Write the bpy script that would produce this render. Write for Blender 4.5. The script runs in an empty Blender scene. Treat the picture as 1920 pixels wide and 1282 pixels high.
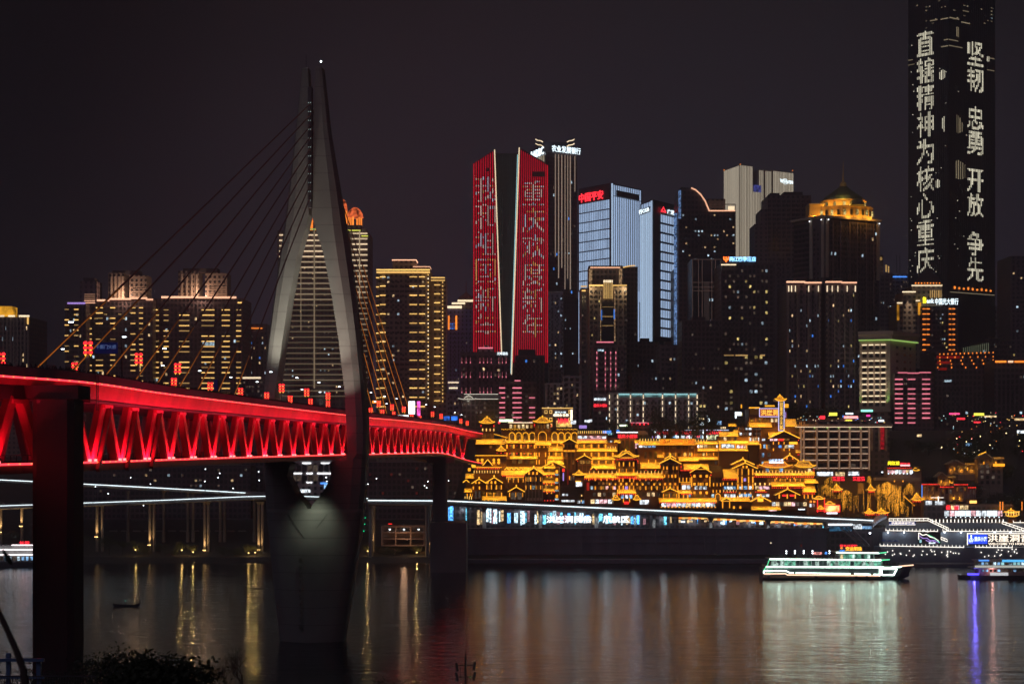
import bpy, math, random
from mathutils import Vector, Matrix
from mathutils.bvhtree import BVHTree
R = math.radians
sc = bpy.context.scene
COL = sc.collection

# ---------------------------------------------------------------- camera
F, VH, H = 2925.0, 840.0, 58.0          # focal length and horizon in photo pixels, eye height over the river (m)
cam = bpy.data.cameras.new('camera')
cam.sensor_width = 36; cam.lens = F/1920*36
cam.shift_y = (VH-641)/1920
cam.clip_start = .5; cam.clip_end = 20000
cam.dof.use_dof = True; cam.dof.focus_distance = 700; cam.dof.aperture_fstop = 2.8
camo = bpy.data.objects.new('camera', cam); COL.objects.link(camo)
camo.location = (0, 0, H); camo.rotation_euler = (R(90), 0, 0)
sc.camera = camo

# ---------------------------------------------------------------- night sky
w = bpy.data.worlds.new('World'); sc.world = w; w.use_nodes = True
nt = w.node_tree; nt.nodes.clear()
N = nt.nodes.new; L = nt.links.new
out = N('ShaderNodeOutputWorld'); bg = N('ShaderNodeBackground'); bg2 = N('ShaderNodeBackground'); add = N('ShaderNodeAddShader')
sky = N('ShaderNodeTexSky'); sky.sky_type = 'NISHITA'; sky.sun_disc = False
sky.sun_elevation = R(-6); sky.sun_rotation = R(205)
L(sky.outputs[0], bg.inputs[0]); bg.inputs[1].default_value = .05
tc = N('ShaderNodeTexCoord'); sep = N('ShaderNodeSeparateXYZ'); L(tc.outputs['Generated'], sep.inputs[0])
ramp = N('ShaderNodeValToRGB'); L(sep.outputs[2], ramp.inputs[0])
ce = ramp.color_ramp.elements
ce[0].position = 0; ce[0].color = (.0165, .0135, .0245, 1)     # light-polluted haze over the city
ce[1].position = .34; ce[1].color = (.0062, .0048, .0052, 1)
e = ce.new(.14); e.color = (.0102, .0085, .013, 1)
# the light dome over downtown: a broad lobe that fades away from the city centre
dt = N('ShaderNodeVectorMath'); dt.operation = 'DOT_PRODUCT'; nv = N('ShaderNodeVectorMath'); nv.operation = 'NORMALIZE'; L(tc.outputs['Generated'], nv.inputs[0])
L(nv.outputs[0], dt.inputs[0]); dt.inputs[1].default_value = Vector((.1, 1, .06)).normalized()
mr = N('ShaderNodeMapRange'); mr.interpolation_type = 'SMOOTHERSTEP'; mr.inputs[1].default_value = .9; mr.inputs[2].default_value = 1.0; mr.inputs[3].default_value = .3; mr.inputs[4].default_value = 2.1; L(dt.outputs['Value'], mr.inputs[0])
L(ramp.outputs[0], bg2.inputs[0]); L(mr.outputs[0], bg2.inputs[1])
L(bg.outputs[0], add.inputs[0]); L(bg2.outputs[0], add.inputs[1]); L(add.outputs[0], out.inputs[0])
sl = bpy.data.lights.new('city_glow_fill', 'SUN'); sl.energy = .23; sl.angle = R(50); sl.color = (.8, .7, 1)  # wide dim fill added for the city glow behind the camera
so = bpy.data.objects.new('city_glow_fill', sl); COL.objects.link(so); so.rotation_euler = (R(48), 0, R(-22))

sc.view_settings.view_transform = 'Standard'; sc.view_settings.look = 'None'
sc.view_settings.exposure = 0; sc.view_settings.gamma = 1; sc.view_settings.use_curve_mapping = False
cy = sc.cycles
cy.use_denoising = True; cy.max_bounces = 5; cy.diffuse_bounces = 2; cy.glossy_bounces = 3
cy.transmission_bounces = 2; cy.volume_bounces = 0; cy.sample_clamp_indirect = 12; cy.sample_clamp_direct = 0
cy.use_light_tree = True; cy.caustics_reflective = False; cy.caustics_refractive = False

# ---------------------------------------------------------------- helpers
def X(u, Y): return (u-960)*Y/F
def Z(v, Y): return H+(VH-v)*Y/F
def P(u, v, Y): return Vector((X(u, Y), Y, Z(v, Y)))
def rnd(a, b): return random.uniform(a, b)

MATS = {}
def nodes(name):
    m = bpy.data.materials.new(name); m.use_nodes = True
    n = m.node_tree; n.nodes.clear()
    o = n.nodes.new('ShaderNodeOutputMaterial')
    return m, n, o
def paint(name, col, rough=.7, var=.25, scale=.4, metal=0, bump=0):
    if name in MATS: return MATS[name]
    m, n, o = nodes(name)
    b = n.nodes.new('ShaderNodeBsdfPrincipled'); b.inputs['Roughness'].default_value = rough; b.inputs['Metallic'].default_value = metal
    g = n.nodes.new('ShaderNodeNewGeometry'); t = n.nodes.new('ShaderNodeTexNoise'); t.inputs['Scale'].default_value = scale; t.inputs['Detail'].default_value = 5
    mp = n.nodes.new('ShaderNodeMapping'); mp.inputs['Scale'].default_value = (1, 1, .35)
    n.links.new(g.outputs['Position'], mp.inputs[0]); n.links.new(mp.outputs[0], t.inputs['Vector'])
    mx = n.nodes.new('ShaderNodeMix'); mx.data_type = 'RGBA'
    mx.inputs[6].default_value = (*[c*(1-var) for c in col], 1); mx.inputs[7].default_value = (*[min(1, c*(1+var)) for c in col], 1)
    n.links.new(t.outputs[0], mx.inputs[0]); n.links.new(mx.outputs[2], b.inputs['Base Color'])
    if bump:
        bp = n.nodes.new('ShaderNodeBump'); bp.inputs['Strength'].default_value = bump; n.links.new(t.outputs[0], bp.inputs['Height']); n.links.new(bp.outputs[0], b.inputs['Normal'])
    n.links.new(b.outputs[0], o.inputs[0]); MATS[name] = m
    return m
def facade(name, col, fl=3.2, bay=3.0, fx=.6, fz=.55, glass=(.02, .022, .028), rough=.75):
    """wall paint with a fine far-off pattern of dark window glass"""
    if name in MATS: return MATS[name]
    m, n, o = nodes(name)
    b = n.nodes.new('ShaderNodeBsdfPrincipled')
    g = n.nodes.new('ShaderNodeNewGeometry'); s = n.nodes.new('ShaderNodeSeparateXYZ'); n.links.new(g.outputs['Position'], s.inputs[0])
    def M(op, a, c):
        q = n.nodes.new('ShaderNodeMath'); q.operation = op
        for i, x in enumerate((a, c)):
            if isinstance(x, (int, float)): q.inputs[i].default_value = x
            else: n.links.new(x, q.inputs[i])
        return q.outputs[0]
    xx = M('ADD', s.outputs[0], M('MULTIPLY', s.outputs[1], .8))
    cx = M('LESS_THAN', M('FRACT', M('DIVIDE', xx, bay), 0), fx)
    cz = M('LESS_THAN', M('FRACT', M('DIVIDE', s.outputs[2], fl), 0), fz)
    k = M('MULTIPLY', cx, cz)
    t = n.nodes.new('ShaderNodeTexNoise'); t.inputs['Scale'].default_value = .12; t.inputs['Detail'].default_value = 6; n.links.new(g.outputs['Position'], t.inputs['Vector'])
    m0 = n.nodes.new('ShaderNodeMix'); m0.data_type = 'RGBA'
    m0.inputs[6].default_value = (*[c*.7 for c in col], 1); m0.inputs[7].default_value = (*[c*1.3 for c in col], 1); n.links.new(t.outputs[0], m0.inputs[0])
    mx = n.nodes.new('ShaderNodeMix'); mx.data_type = 'RGBA'; n.links.new(k, mx.inputs[0]); n.links.new(m0.outputs[2], mx.inputs[6]); mx.inputs[7].default_value = (*glass, 1)
    n.links.new(mx.outputs[2], b.inputs['Base Color'])
    n.links.new(M('SUBTRACT', rough, M('MULTIPLY', k, rough-.3)), b.inputs['Roughness'])
    n.links.new(b.outputs[0], o.inputs[0]); MATS[name] = m
    return m
def emit(name, col, st, vary=0, sample='NONE', tex=0):
    """glow material: lamps, lit glass, floodlit surfaces with the light put in; vary = brightness spread between objects, tex = uneven interior behind lit glass"""
    if name in MATS: return MATS[name]
    m, n, o = nodes(name)
    e = n.nodes.new('ShaderNodeEmission'); e.inputs[0].default_value = (*col, 1); e.inputs[1].default_value = st
    src = None
    def mul(a, c):
        q = n.nodes.new('ShaderNodeMath'); q.operation = 'MULTIPLY'
        n.links.new(a, q.inputs[0])
        if isinstance(c, (int, float)): q.inputs[1].default_value = c
        else: n.links.new(c, q.inputs[1])
        return q.outputs[0]
    if vary:
        oi = n.nodes.new('ShaderNodeObjectInfo'); mr = n.nodes.new('ShaderNodeMapRange')
        n.links.new(oi.outputs['Random'], mr.inputs[0]); mr.inputs[3].default_value = 1-vary; mr.inputs[4].default_value = 1+vary
        src = mr.outputs[0]
    if tex:
        g = n.nodes.new('ShaderNodeNewGeometry'); t = n.nodes.new('ShaderNodeTexNoise'); t.inputs['Scale'].default_value = tex; t.inputs['Detail'].default_value = 3
        n.links.new(g.outputs['Position'], t.inputs['Vector'])
        mr2 = n.nodes.new('ShaderNodeMapRange'); mr2.inputs[1].default_value = .35; mr2.inputs[2].default_value = .7; mr2.inputs[3].default_value = .12; mr2.inputs[4].default_value = 1.7
        n.links.new(t.outputs[0], mr2.inputs[0])
        src = mul(mr2.outputs[0], src) if src is not None else mr2.outputs[0]
    if src is not None: n.links.new(mul(src, st), e.inputs[1])
    n.links.new(e.outputs[0], o.inputs[0])
    m.cycles.emission_sampling = sample
    MATS[name] = m
    return m

class MB:
    """collects vertices and faces, then links them as one mesh object"""
    def __init__(s): s.v = []; s.f = []
    def box(s, x0, x1, y0, y1, z0, z1):
        b = len(s.v)
        s.v += [(x, y, z) for z in (z0, z1) for y in (y0, y1) for x in (x0, x1)]
        s.f += [tuple(b+i for i in q) for q in ((0, 2, 3, 1), (4, 5, 7, 6), (0, 1, 5, 4), (2, 6, 7, 3), (0, 4, 6, 2), (1, 3, 7, 5))]
        return s
    def prism(s, pts, z0, z1):
        b = len(s.v); k = len(pts)
        z0 = z0 if hasattr(z0, '__len__') else [z0]*k; z1 = z1 if hasattr(z1, '__len__') else [z1]*k
        s.v += [(p[0], p[1], z) for p, z in zip(pts, z0)]+[(p[0], p[1], z) for p, z in zip(pts, z1)]
        s.f += [tuple(range(b+k-1, b-1, -1)), tuple(range(b+k, b+2*k))]
        s.f += [(b+i, b+(i+1) % k, b+k+(i+1) % k, b+k+i) for i in range(k)]
        return s
    def loft(s, rings, cap=True, close=True):
        b = len(s.v); k = len(rings[0])
        for r in rings: s.v += [tuple(p) for p in r]
        for j in range(len(rings)-1):
            for i in range(k if close else k-1):
                a = b+j*k+i; c = b+j*k+(i+1) % k
                s.f.append((a, c, c+k, a+k))
        if cap and close:
            s.f += [tuple(range(b+k-1, b-1, -1)), tuple(range(b+(len(rings)-1)*k, b+len(rings)*k))]
        return s
    def tube(s, pts, r, n=6):
        rings = []
        for i, p in enumerate(pts):
            p = Vector(p); a = Vector(pts[max(0, i-1)]); c = Vector(pts[min(len(pts)-1, i+1)])
            d = (c-a).normalized(); up = Vector((0, 0, 1)) if abs(d.z) < .95 else Vector((1, 0, 0))
            e = d.cross(up).normalized(); g = e.cross(d)
            rr = r[i] if hasattr(r, '__len__') else r
            rings.append([p+e*math.cos(2*math.pi*k/n)*rr+g*math.sin(2*math.pi*k/n)*rr for k in range(n)])
        return s.loft(rings)
    def bar(s, a, c, w, h):
        a = Vector(a); c = Vector(c); d = (c-a).normalized(); up = Vector((0, 0, 1)) if abs(d.z) < .95 else Vector((0, 1, 0))
        e = d.cross(up).normalized()*w/2; g = e.cross(d).normalized()*h/2
        return s.loft([[p-e-g, p+e-g, p+e+g, p-e+g] for p in (a, c)])
    def ball(s, c, r, n=8, m=5, sq=1):
        rings = []
        for j in range(m):
            t = -math.pi/2+math.pi*(j+.5)/m
            rings.append([(c[0]+r*math.cos(t)*math.cos(2*math.pi*i/n), c[1]+r*math.cos(t)*math.sin(2*math.pi*i/n), c[2]+r*sq*math.sin(t)) for i in range(n)])
        return s.loft(rings)
    def mesh(s, name, mat=None, smooth=False):
        me = bpy.data.meshes.new(name); me.from_pydata([tuple(p) for p in s.v], [], s.f); me.update()
        if mat: me.materials.append(mat)
        if smooth: me.polygons.foreach_set('use_smooth', [True]*len(me.polygons))
        return me
    def build(s, name, mat, parent=None, smooth=False):
        return put(name, s.mesh(name, mat, smooth), parent)

def put(name, me, parent=None, loc=None, rz=0, scale=None):
    """link a mesh; loc is in world space, parents are unrotated and unscaled"""
    o = bpy.data.objects.new(name, me); COL.objects.link(o)
    l = Vector(loc) if loc is not None else Vector((0, 0, 0))
    if parent is not None:
        o.parent = parent; l = l-wloc(parent)
    o.location = l; o.rotation_euler = (0, 0, rz)
    if scale is not None: o.scale = scale
    return o
WL = {}
def wloc(o):
    l = Vector((0, 0, 0))
    while o is not None: l = l+o.location; o = o.parent
    return l
def tag(o, label=None, cat=None, group=None, kind=None):
    if label: o['label'] = label
    if cat: o['category'] = cat
    if group: o['group'] = group
    if kind: o['kind'] = kind
    return o
def thing(name, label, cat, loc=(0, 0, 0), group=None):
    o = bpy.data.objects.new(name, None); COL.objects.link(o); o.location = loc; o.empty_display_size = 1
    return tag(o, label, cat, group)
def struct(o): o['kind'] = 'structure'; return o
def stuff(o): o['kind'] = 'stuff'; return o

UB = {}
def ubox(mat):
    if mat.name not in UB: UB[mat.name] = MB().box(-.5, .5, -.5, .5, -.5, .5).mesh('block', mat)
    return UB[mat.name]
def bx(name, parent, x0, x1, y0, y1, z0, z1, mat):
    """a box that shares its mesh with every other box of the same material"""
    o = bpy.data.objects.new(name, ubox(mat)); COL.objects.link(o)
    l = Vector(((x0+x1)/2, (y0+y1)/2, (z0+z1)/2))
    if parent is not None: o.parent = parent; l -= wloc(parent)
    o.location = l; o.scale = (abs(x1-x0), abs(y1-y0), abs(z1-z0))
    return o
def seg(name, parent, a, b, h, t, mat, zc=None, roll=0):
    """a box laid from a to b (world), h high and t thick"""
    a = Vector(a); b = Vector(b); d = b-a
    o = bpy.data.objects.new(name, ubox(mat)); COL.objects.link(o)
    l = (a+b)/2
    if parent is not None: o.parent = parent; l = l-wloc(parent)
    o.location = l; o.rotation_mode = 'XYZ'
    o.rotation_euler = (0, -math.atan2(d.z, math.hypot(d.x, d.y)), math.atan2(d.y, d.x))
    o.scale = (d.length, t, h)
    return o
def lamp(name, kind, loc, col, power, parent=None, **kw):
    l = bpy.data.lights.new(name, kind); l.color = col; l.energy = power
    aim = kw.pop('aim', None)
    for k, v in kw.items(): setattr(l, k, v)
    o = bpy.data.objects.new(name, l); COL.objects.link(o)
    lo = Vector(loc)
    if aim is not None: o.rotation_euler = (Vector(aim)-lo).to_track_quat('-Z', 'Y').to_euler()
    if parent is not None: o.parent = parent; lo = lo-wloc(parent)
    o.location = lo
    return o

TXT = {}
def textmesh(body, off=0.0, ext=.04):
    key = (body, off, ext)
    if key in TXT: return TXT[key]
    c = bpy.data.curves.new('t', 'FONT'); c.body = body; c.size = 1; c.offset = off; c.extrude = ext; c.resolution_u = 2
    o = bpy.data.objects.new('t', c); COL.objects.link(o)
    me = bpy.data.meshes.new_from_object(o)
    bpy.data.objects.remove(o); bpy.data.curves.remove(c)
    xs = [v.co.x for v in me.vertices]; ys = [v.co.y for v in me.vertices]
    TXT[key] = (me, min(xs), max(xs), min(ys), max(ys))
    return TXT[key]
def letters(parent, body, a, b, z0, z1, mat, off=.012, name='lettering', vertical=False, proud=0):
    """raised sign letters between plan points a and b, from height z0 to z1"""
    if vertical: body = '\n'.join(body)
    me, x0, x1, y0, y1 = textmesh(body, off*.45)
    me = me.copy(); me.materials.clear(); me.materials.append(mat)
    a = Vector((a[0], a[1], 0)); b = Vector((b[0], b[1], 0)); d = b-a; Lg = d.length; d.normalize(); nrm = Vector((d.y, -d.x, 0))
    sx = Lg/(x1-x0); sz = (z1-z0)/(y1-y0)
    for vv in me.vertices:
        c = vv.co
        q = a+d*((c.x-x0)*sx)+nrm*(c.z*min(sx, sz)*1.0+proud)
        vv.co = (q.x, q.y, z0+(c.y-y0)*sz)
    me.update(); me.name = name
    base = wloc(parent) if parent is not None else Vector((0, 0, 0))
    o = bpy.data.objects.new(name, me); COL.objects.link(o)
    if parent is not None: o.parent = parent; o.location = -base
    return o

class Bld:
    """a building: footprint pts run along the camera-side faces first (left to right)"""
    def __init__(s, name, label, pts, v_top, Yr, mat, zb=20, cat='building', z_top=None, wall='wall'):
        s.pts = [Vector((p[0], p[1], 0)) for p in pts]; s.Yr = Yr; s.zb = zb
        c = sum(s.pts, Vector())/len(s.pts)
        s.e = thing(name, label, cat, (c.x, c.y, zb)); s.zt = Z(v_top, Yr) if z_top is None else z_top
        m = MB().prism([p-c for p in s.pts], 0, s.zt-zb).mesh(wall, mat)
        s.w = put(wall, m, s.e, (c.x, c.y, zb))
    def z(s, v): return Z(v, s.Yr)
    def at(s, f, u):
        a = s.pts[f]; b = s.pts[(f+1) % len(s.pts)]; d = b-a; k = (u-960)/F
        # (a.x+t d.x) = k (a.y + t d.y)
        t = (k*a.y-a.x)/(d.x-k*d.y)
        return a+d*t
    def nrm(s, f):
        d = s.pts[(f+1) % len(s.pts)]-s.pts[f]; d.normalize(); return Vector((d.y, -d.x, 0))
    def rect(s, name, f, u0, u1, v0, v1, mat, proud=.25, thick=.5, parent=None):
        a = s.at(f, u0); b = s.at(f, u1); n = s.nrm(f); z0 = s.z(v1); z1 = s.z(v0)
        o = bpy.data.objects.new(name, ubox(mat)); COL.objects.link(o)
        p = parent or s.e; o.parent = p
        c = (a+b)/2+n*(proud-thick/2); c.z = (z0+z1)/2
        o.location = c-wloc(p); d = b-a
        o.rotation_euler = (0, 0, math.atan2(d.y, d.x)); o.scale = (d.length, thick, z1-z0)
        return o
    def grid(s, name, f, u0, u1, v0, v1, nc, nr, fw, fh, mats, wts, seed=1, proud=.12, thick=.3, jit=0):
        rg = random.Random(seed); out = []
        du = (u1-u0)/nc; dv = (v1-v0)/nr
        for r in range(nr):
            for c in range(nc):
                m = rg.choices(mats, wts)[0]
                if m is None: continue
                uc = u0+(c+.5)*du; vc = v0+(r+.5)*dv; k = fw*(1+rg.uniform(-jit, jit))
                out.append(s.rect(name, f, uc-du*k/2, uc+du*k/2, vc-dv*fh/2, vc+dv*fh/2, m, proud, thick))
        return out
    def text(s, body, f, u0, u1, v0, v1, mat, off=.012, proud=.6, name='lettering', vertical=False, parent=None):
        a = s.at(f, u0); b = s.at(f, u1); n = s.nrm(f)
        return letters(parent or s.e, body, a, b, s.z(v1), s.z(v0), mat, off, name, vertical, proud)
def front(u0, u1, Y, D):
    """footprint of a block that faces the river, its sides square to its front"""
    a = X(u0, Y); b = X(u1, Y)
    return [(a, Y), (b, Y), (b, Y+D), (a, Y+D)]
def corner(ul, uc, ur, Yl, Yc, Yr):
    a = Vector((X(ul, Yl), Yl)); b = Vector((X(uc, Yc), Yc)); c = Vector((X(ur, Yr), Yr)); d = a+c-b
    return [a, b, c, d]
# ---------------------------------------------------------------- materials
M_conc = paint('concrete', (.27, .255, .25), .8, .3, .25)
M_concd = paint('red_spill_concrete', (.085, .045, .045), .85, .3, .3)  # red tint puts the bridge lights' red spill into the pier colour
M_pylon = facade('pylon_concrete', (.235, .23, .21), 5.2, 1000, 2, .03, (.12, .115, .105), .75)   # pour joints every lift
M_steel = paint('red_painted_steel', (.6, .1, .12), .45, .42, .5)
M_steeld = paint('dark_steel', (.06, .055, .06), .5, .3, .5)
M_pole = paint('lamp_pole_grey', (.2, .21, .23), .45, .15, 1)
M_cable = paint('cable_sheath', (.3, .16, .12), .5, .1, 1)
M_asph = paint('asphalt', (.05, .05, .052), .9, .25, .5)
M_ground = paint('dark_soil', (.06, .055, .05), .95, .4, .15)
M_lineR = emit('red_light_line', (1, .035, .05), 3.2)
M_dotR = emit('warm_red_bulb', (1, .14, .05), 3.2)
M_flood = emit('floodlight_lens', (1, .16, .16), 4)
M_white = emit('white_lamp', (.85, .95, 1), 9)
M_whiteL = emit('white_light_line', (.8, .95, 1), 3.2)
M_lantern = emit('red_lantern_silk', (1, .02, .025), 2.6, .15)
M_lgold = emit('lantern_gold', (1, .55, .05), 2.0)
M_blueS = paint('blue_sign_plate', (.03, .09, .55), .4, .1)
M_signw = emit('sign_letter_glow', (.2, .3, .6), .35)  # faint glow put into the letters in place of reflected light
M_person = paint('dark_clothing', (.05, .045, .05), .9, .4, 2)

# ---------------------------------------------------------------- river and land
def sstep(a, b, x):
    t = max(0, min(1, (x-a)/(b-a))); return t*t*(3-2*t)
def hillR(y):
    if y < 797: return -3+(y-766)/31*7
    return 14+sstep(817, 822, y)*8+sstep(838, 880, y)*46+sstep(880, 1300, y)*25
def hillL(y):
    if y < 797: return -3+(y-780)/17*5.5
    return 2.5+sstep(802, 870, y)*16+sstep(870, 960, y)*29+sstep(960, 1300, y)*30
def ground(x, y):
    k = sstep(-38, -22, x)
    n = (math.sin(x*.031+y*.02)+math.sin(x*.013-y*.041+1.3))*.6*sstep(900, 1000, y)
    return hillL(y)*(1-k)+hillR(y)*k+n
def sheet(name, xs, ys, fn, mat):
    m = MB(); m.v = [(x, y, fn(x, y)) for y in ys for x in xs]; k = len(xs)
    m.f = [(j*k+i, j*k+i+1, (j+1)*k+i+1, (j+1)*k+i) for j in range(len(ys)-1) for i in range(k-1)]
    return struct(m.build(name, mat))
xs = [-2600, -1800, -1200, -700]+[-500+i*20 for i in range(20)]+[-100+i*4 for i in range(26)]+[20+i*20 for i in range(25)]+[700, 1200, 1800, 2600]
ys = [760, 766, 772, 780, 788, 796.9, 797.1, 803, 810, 817, 820, 823, 830, 838]+[842+i*6 for i in range(10)]+[920+i*40 for i in range(14)]+[2000, 2500, 3000]
sheet('far_bank_terrain', xs, ys, ground, M_ground)
M_near = paint('near_bank_soil', (.035, .035, .028), .95, .4, .3)
sheet('near_bank_terrain', [-900+i*45 for i in range(41)], [-80+i*15 for i in range(31)], lambda x, y: max(-4, (352-y)*.143+math.sin(x*.05)*.8+math.sin(y*.09+x*.03)*.6), M_near)

def water_mat():
    m, n, o = nodes('river_water')
    b = n.nodes.new('ShaderNodeBsdfPrincipled'); b.inputs['Base Color'].default_value = (.008, .016, .024, 1)
    b.inputs['Roughness'].default_value = .07; b.inputs['IOR'].default_value = 1.62; b.inputs['Specular IOR Level'].default_value = .9
    g = n.nodes.new('ShaderNodeNewGeometry')
    def wave(sx, sy, sc_, det, rot, w):
        mp = n.nodes.new('ShaderNodeMapping'); mp.inputs['Scale'].default_value = (sx, sy, 1); mp.inputs['Rotation'].default_value = (0, 0, R(rot))
        n.links.new(g.outputs['Position'], mp.inputs[0])
        t = n.nodes.new('ShaderNodeTexNoise'); t.inputs['Scale'].default_value = sc_; t.inputs['Detail'].default_value = det; t.inputs['Roughness'].default_value = .55
        n.links.new(mp.outputs[0], t.inputs['Vector'])
        q = n.nodes.new('ShaderNodeMath'); q.operation = 'MULTIPLY'; q.inputs[1].default_value = w; n.links.new(t.outputs[0], q.inputs[0]); return q.outputs[0]
    def plus(a, c):
        q = n.nodes.new('ShaderNodeMath'); n.links.new(a, q.inputs[0]); n.links.new(c, q.inputs[1]); return q.outputs[0]
    h = plus(plus(wave(.4, 1, .24, 4, 9, 1.5), wave(.6, 1.2, .8, 3, -14, .55)), wave(.012, .03, 1, 2, 20, 2.2))
    bp = n.nodes.new('ShaderNodeBump'); bp.inputs['Strength'].default_value = .23; bp.inputs['Distance'].default_value = 1.0
    n.links.new(h, bp.inputs['Height']); n.links.new(bp.outputs[0], b.inputs['Normal']); n.links.new(b.outputs[0], o.inputs[0])
    return m
struct(MB().box(-2600, 2600, 60, 830, -6, 0).build('river', water_mat()))

# ---------------------------------------------------------------- the bridge
KEY = [(-190, 172, 691, 882), (-60, 195, 699, 874), (0, 213, 705, 870), (160, 240, 717, 866), (300, 285, 737, 861.5), (440, 345, 754, 857), (560, 415, 768, 854),
       (660, 490, 779.5, 851.5), (690, 515, 783, 851), (760, 600, 789, 849.5), (830, 725, 797, 849), (850, 757, 801, 853), (868, 778, 805.5, 859), (884, 790, 809, 863.5), (905, 802, 813, 868)]
KP = [(Y, X(u, Y), Z(vt, Y), Z(vb, Y)) for u, Y, vt, vb in KEY]
def edge(Y):
    """near (downstream) edge of the bridge at depth Y: x, height of the upper and of the lower light line"""
    i = 0
    while i < len(KP)-2 and Y > KP[i+1][0]: i += 1
    p0 = KP[max(0, i-1)]; p1 = KP[i]; p2 = KP[i+1]; p3 = KP[min(len(KP)-1, i+2)]
    t = (Y-p1[0])/(p2[0]-p1[0])
    r = []
    for k in (1, 2, 3):
        m1 = (p2[k]-p0[k])/(p2[0]-p0[0])*(p2[0]-p1[0]); m2 = (p3[k]-p1[k])/(p3[0]-p1[0])*(p2[0]-p1[0])
        r.append((2*t**3-3*t*t+1)*p1[k]+(t**3-2*t*t+t)*m1+(-2*t**3+3*t*t)*p2[k]+(t**3-t*t)*m2)
    return r
# stations along the edge by arc length
ST = []; Yc = 172.0; s_ = 0; px, py = edge(Yc)[0], Yc
while Yc <= 802:
    x, zt, zb = edge(Yc); s_ += math.hypot(x-px, Yc-py); ST.append((s_, Vector((x, Yc, 0)), zt, zb)); px, py = x, Yc; Yc += .5
SMAX = ST[-1][0]
def sta(s, off=0):
    """point and frame at arc length s, off metres inward (upstream) of the near edge"""
    import bisect
    i = max(1, min(len(ST)-1, bisect.bisect([q[0] for q in ST], s)))
    a, b = ST[i-1], ST[i]; t = (s-a[0])/(b[0]-a[0]) if b[0] > a[0] else 0
    p = a[1].lerp(b[1], t); d = (ST[min(len(ST)-1, i+6)][1]-ST[max(0, i-7)][1]).normalized(); n = Vector((-d.y, d.x, 0))
    return p+n*off, a[2]+(b[2]-a[2])*t, a[3]+(b[3]-a[3])*t, d, n
def s_of_Y(Y): return min(ST, key=lambda q: abs(q[1].y-Y))[0]
BR = thing('cable_stayed_bridge', 'long red lit two deck bridge crossing the river on a tall concrete pylon', 'bridge', (-56, 470, 0))
W = 24.0
def ribbon(name, mat, prof, s0, s1, step=4.0, parent=None, smooth=False):
    """sweep a closed cross profile [(off, dz, which)] along the bridge; which 't' / 'b' = upper / lower line"""
    rings = []; n = max(2, int((s1-s0)/step)+1)
    for i in range(n):
        p, zt, zb, d, nn = sta(s0+(s1-s0)*i/(n-1))
        rings.append([(p+nn*o)+Vector((0, 0, (zt if k == 't' else zb)+dz)) for o, dz, k in prof])
    m = MB().loft(rings).mesh(name, mat, smooth)
    return put(name, m, parent if parent is not None else BR)
def base0(o):       # meshes given in world space under a moved parent
    o.location = -wloc(o.parent); return o
def rib(*a, **k):
    o = ribbon(*a, **k); o.location = -wloc(o.parent); return o
E_ = SMAX
rib('upper_deck', M_asph, [(0.32, -.35, 't'), (W, -.35, 't'), (W, .12, 't'), (0.32, .12, 't')], 0, E_)
rib('footway', M_conc, [(0.34, .125, 't'), (3.2, .125, 't'), (3.2, .42, 't'), (0.34, .42, 't')], 0, E_)
rib('deck_soffit', M_steeld, [(1.3, -3.0, 't'), (W-1.3, -3.0, 't'), (W-1.3, -.4, 't'), (1.3, -.4, 't')], 0, E_)
rib('lower_deck', M_asph, [(1.2, -.5, 'b'), (W-1.2, -.5, 'b'), (W-1.2, -.15, 'b'), (1.2, -.15, 'b')], 0, E_)
M_chord = paint('bottom_chord_paint', (.3, .2, .17), .6, .25, .4)
SPAN = 16.6
for k in range(0, int(E_/SPAN)+1):
    a = k*SPAN; b = min(E_, a+SPAN-.12)
    if b-a < 2: continue
    rib('bottom_chord', M_chord, [(.75, -1.45, 'b'), (1.9, -1.45, 'b'), (1.9, -.12, 'b'), (.75, -.12, 'b')], a, b)
rib('bottom_chord', M_chord, [(W-1.9, -1.45, 'b'), (W-.75, -1.45, 'b'), (W-.75, -.12, 'b'), (W-1.9, -.12, 'b')], 0, E_)
M_par = paint('parapet_concrete', (.2, .22, .28), .7, .25, .3)
for k in range(0, int(E_/SPAN)+1):
    a = k*SPAN; b = min(E_, a+SPAN-.06)
    if b-a < 2: continue
    rib('parapet', M_par, [(-.12, .16, 't'), (.3, .16, 't'), (.3, 1.5, 't'), (-.12, 1.5, 't')], a, b)
rib('parapet', M_par, [(W-.3, .16, 't'), (W+.12, .16, 't'), (W+.12, 1.15, 't'), (W-.3, 1.15, 't')], 0, E_)
S_P = s_of_Y(243); M_fas = paint('fascia_red_paint', (.55, .09, .11), .5, .5, .22)  # strong mottling in the paint stands in for uneven lamp wash
for k in range(int(E_/(SPAN/2))+1):
    a = k*SPAN/2; b = min(E_, a+SPAN/2-.05)
    if b-a < 1: continue
    hgt = 1.0 if b < S_P else 2.4
    rib('fascia_panel', M_fas, [(0, -.1, 't'), (.28, -.1, 't'), (.28+.7*hgt/3, -hgt, 't'), (.7*hgt/3, -hgt, 't')], a, b)
rib('fascia_ledge', M_steeld, [(.3, -2.95, 't'), (1.5, -2.95, 't'), (1.5, -2.6, 't'), (.3, -2.6, 't')], S_P, E_)
rib('light_line', M_lineR, [(-.12, -.1, 't'), (0.02, -.1, 't'), (0.02, .14, 't'), (-.12, .14, 't')], 0, E_)
rib('light_line', M_lineR, [(.6, -.22, 'b'), (.74, -.22, 'b'), (.74, .06, 'b'), (.6, .06, 'b')], 0, E_)
dots = MB(); s = 1.0
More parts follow.
